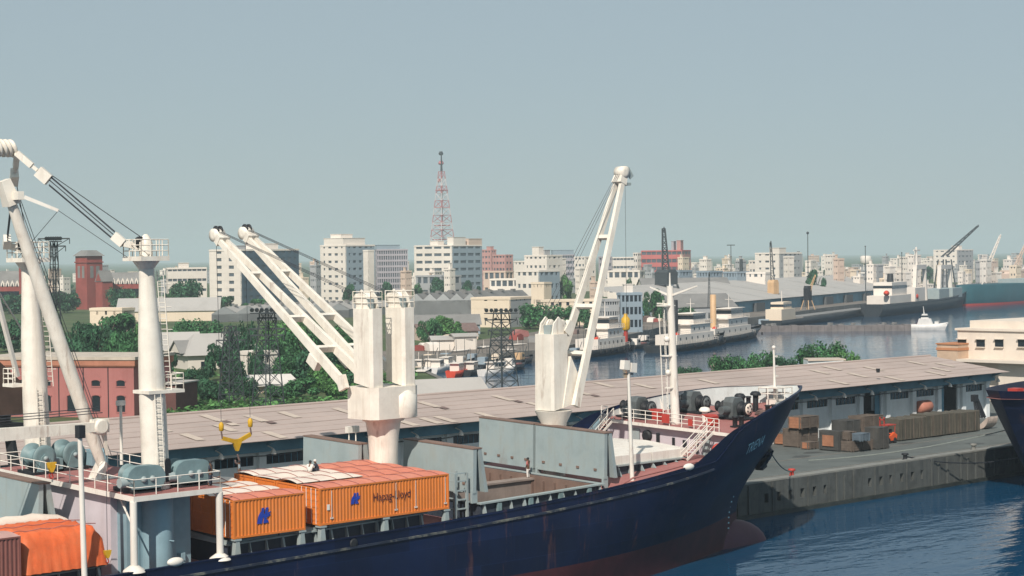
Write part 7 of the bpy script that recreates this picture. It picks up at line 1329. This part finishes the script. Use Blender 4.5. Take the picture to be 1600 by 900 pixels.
# ---------------------------------------------------------------- harbour cranes
def jib_crane(u, vb, d, tip, label, m, w_=1.6, cab=True, mc=None, portal=False, group='harbour cranes on the far quays'):
    p = at(u, vb, d=d); q = at(tip[0], tip[1], d=d); t = thing('quay_crane', label, 'crane', (p.x, p.y, 2.6), 0, group)
    n = 9; ax = (q - p); sd_ = Vector((RT.x, RT.y, 0)) * w_ / 2; fd = Vector((FW.x, FW.y, 0)) * w_ / 2
    for k in range(n):
        m_ = MB(); f0, f1 = k / n, (k + 1) / n; s0, s1 = 1 - 0.65 * f0, 1 - 0.65 * f1; ca = [p + ax * f0 + (sd_ * i + fd * j) * s0 for i, j in ((-1,-1),(1,-1),(1,1),(-1,1))]; cb = [p + ax * f1 + (sd_ * i + fd * j) * s1 for i, j in ((-1,-1),(1,-1),(1,1),(-1,1))]
        for i in range(4): j = (i + 1) % 4; m_.tube(ca[i], cb[i], w_ * .09, n=4, caps=False).tube(ca[i], cb[j], w_ * .055, n=4, caps=False).tube(cb[i], cb[j], w_ * .05, n=4, caps=False)
        m_.build('jib_bay', m, t)
    if cab: h_ = w_ * 1.05; MB().box(p + Vector((-h_, -h_, -2)), p + Vector((h_, h_, 3.0))).prism([p + Vector((-h_, -h_, 3)), p + Vector((h_, -h_, 3)), p + Vector((h_ * .6, -h_, 4.2)), p + Vector((-h_ * .6, -h_, 4.2))], (0, 2 * h_, 0)).build('cab', mc or m, t)
    for i, j in ((-1,-1),(1,-1),(1,1),(-1,1)): MB().tube(p + Vector((i * w_, j * w_, -2)), (p.x + i * w_ * 1.8, p.y + j * w_ * 1.8, 2.6), w_ * .16).build('portal_leg', m, t)
    MB().lathe(q, [(0.2, -0.1), (0.8, 0), (0.8, .3), (.2, .4)], 10, Vector((RT.x, RT.y, 0))).build('sheave', m, t); return t
jib_crane(1041, 437, 800, (1037, 357), 'dark quay crane with a steep lattice jib right of the raised ship jib', LAT, 3.2)
jib_crane(1208, 452, 850, (1204, 379), 'thin dark quay crane with a buff cab above the opposite quay', LAT, 1.7, mc=BUFF)
jib_crane(1262, 462, 820, (1273, 432), 'portal quay crane with a short cream jib beside the transit shed', BUFF, 1.2, mc=DARK)
jib_crane(1476, 400, 1100, (1528, 353), 'slanting dark crane jib rising behind the far gantry ship', LAT, 2.6, cab=False)
jib_crane(1538, 430, 1100, (1563, 368), 'pale pinkish crane jib leaning right above the teal ship', WALLS['white'], 2.2, mc=WALLS['peach'])
jib_crane(1578, 436, 1100, (1604, 378), 'pale orange crane jib at the right edge above the teal ship', WALLS['peach'], 2.4)
jib_crane(1108, 480, 680, (1108, 428), 'thin derrick mast behind the tugs', LAT, 0.9, cab=False)
for u, vt, vb, lb in ((1142, 383, 425, 'thin lamp mast above the gabled houses'), (1262, 364, 430, 'thin antenna mast with a ball top on the right skyline'), (1409, 395, 440, 'thin mast left of the far gantry ship'), (1158, 405, 445, 'dark chimney behind the gabled houses'), (1352, 385, 400, 'faint thin mast above the white water tank')):
    p = at(u, vt, d=950); t = thing('lamp_mast', lb, 'mast', (p.x, p.y, 2.6)); w_ = 0.17 if u != 1158 else 0.8; MB().tube((p.x, p.y, 2.6), p, w_ * 1.4, w_, n=6).build('pole', LAT, t)
    if u == 1142: MB().bar(p - Vector((RT.x, RT.y, 0)) * 2, p + Vector((RT.x, RT.y, 0)) * 2, .4, .4).build('lamp_arm', LAT, t)
    elif u != 1158: MB().ball(p, 0.7 if u == 1262 else 0.35, 8, 6).build('finial', LAT, t)
# dark portal crane on the quay at the left edge
t = thing('portal_crane', 'dark brown portal crane standing on the quay at the left edge behind the derrick', 'crane', (74.8, 137, QZ)); DB = mat('dark_brown_crane', (0.07, 0.045, 0.035), 0.7, 0.3, 0.6)
for x in (72.3, 76.8):
    for y in (134, 140): MB().bar((x, y, QZ), (x * .6 + 74.6 * .4, y * .6 + 137 * .4, 13.5), 0.9, 0.9, .6, .6).build('leg', DARK, t)
MB().box((72.4, 134.5, 13.4), (76.8, 139.5, 14.4)).build('portal_beam', DARK, t); MB().lathe((74.8, 137, 14.4), [(2.0, 0), (2.0, .6)], 16).build('slew_ring', DARK, t)
MB().prism([(72.3, 135, 15), (77.2, 135, 15), (76.9, 135, 17.6), (75, 135, 19.3), (72.6, 135, 17.6)], (0, 4, 0)).build('machine_house', DB, t); MB().bar((74.6, 135, 18), (72.5, 134, 27.5), .3, .3).bar((76.6, 135, 18), (73.5, 134, 27.5), .3, .3).tube((73, 134, 27.0), (80.5, 140, 20.5), .07).build('jib', W, t)
# low pale wall and goods along the inner quay: lorries, bales, drums
r = random.Random(31); GN = {0: 'brick red', 1: 'cream', 2: 'blue-grey', 3: 'dark grey', 4: 'white', 5: 'dull red', 6: 'rusty brown'}; GC = [WALLS['brick'], WALLS['cream'], WALLS['blue'], SLATE, WALLS['white'], DECK, RUSTY]
for k in range(26):
    u = r.uniform(652, 900) if k < 16 else r.uniform(985, 1060); v = (555 - max(0, u - 650) * 0.065) - r.uniform(4, 20) if k < 16 else r.uniform(496, 506); p = at(u, v, z=2.6); s = r.uniform(1.2, 2.6); rz = r.uniform(0, 3); mm = GC[k % 7]
    t = thing('cargo_bale', GN[k % 7] + ' covered goods pile on the far quay ' + ('right behind the white launches' if u < 730 else 'behind the lattice tower' if u < 815 else 'left of the single crane') if k < 16 else GN[k % 7] + ' covered goods pile on the quay left of the tugs', 'goods', tuple(p), rz, 'goods heaped on the inner quay' if k < 16 else 'goods heaped behind the tugs')
    MB().prism([(-s, -s * .6, 0), (s, -s * .6, 0), (s * .9, -s * .6, s * .7), (s * .2, -s * .6, s * .95), (-s * .8, -s * .6, s * .75)], (0, s * 1.2, 0)).build('covered_pile', mm, t, local=True); MB().box((-s * 1.05, -s * .65, 0), (s * 1.05, s * .65, .2)).build('pallet', WOOD, t, local=True)
p = at(1190, 480, z=2.6); t = thing('red_truck', 'red lorry with a pale cab parked in front of the transit shed', 'truck', tuple(p), math.atan2((at(1230, 477, z=2.6) - p).y, (at(1230, 477, z=2.6) - p).x)); MB().box((0, -1.3, 1.0), (9, 1.3, 3.6)).build('cargo_box', HRED, t, local=True); MB().prism([(9.2, -1.2, .8), (11.2, -1.2, .8), (11.2, -1.2, 2.0), (10.6, -1.2, 3.0), (9.2, -1.2, 3.0)], (0, 2.4, 0)).build('cab', BW, t, local=True)
for x in (1.5, 3, 10):
    for y in (-1.2, 1.0): MB().lathe((x, y, .5), [(.2, 0), (.5, .03), (.5, .25), (.2, .28)], 10, (0, 1, 0)).build('wheel', RUBBER, t, local=True)
a, rz, L = frame_px(1205, 512, 1362, 490); t = thing('barge', 'long dark green lighter lying along the opposite quay with cream deckhouse', 'barge', tuple(a), rz); hull_mb(L, 9, 2.6, .05, .25, .9).build('hull', HBLK, t, local=True); MB().box((L * .02, -3, 2.2), (L * .14, 3, 6.5)).box((L * .05, -2.4, 6.5), (L * .12, 2.4, 9)).build('deckhouse', WALLS['cream'], t, local=True); MB().box((L * .049, -2.45, 7.3), (L * .121, 2.45, 8.2)).build('deckhouse_windows', GLASS, t, local=True); MB().box((L * .2, -3.4, 2.2), (L * .9, 3.4, 3.0)).build('hatch', SLATE, t, local=True); MB().tube((L * .09, 0, 9), (L * .09, 0, 13), .15).build('mast', BW, t, local=True)
# ---------------------------------------------------------------- hazy air
hm = bpy.data.materials.new('haze_air'); hm.use_nodes = True; hn = hm.node_tree; hn.nodes.remove(hn.nodes['Principled BSDF'])
pv = hn.nodes.new('ShaderNodeVolumePrincipled'); pv.inputs['Color'].default_value = (0.80, 0.93, 1.0, 1); pv.inputs['Density'].default_value = 0.00015; pv.inputs['Anisotropy'].default_value = 0.1
hn.links.new(pv.outputs[0], hn.nodes['Material Output'].inputs['Volume'])
hz = MB().box((-14500, -14500, -6), (14500, 14500, 150)).build('haze', hm); tag(hz, kind='stuff')
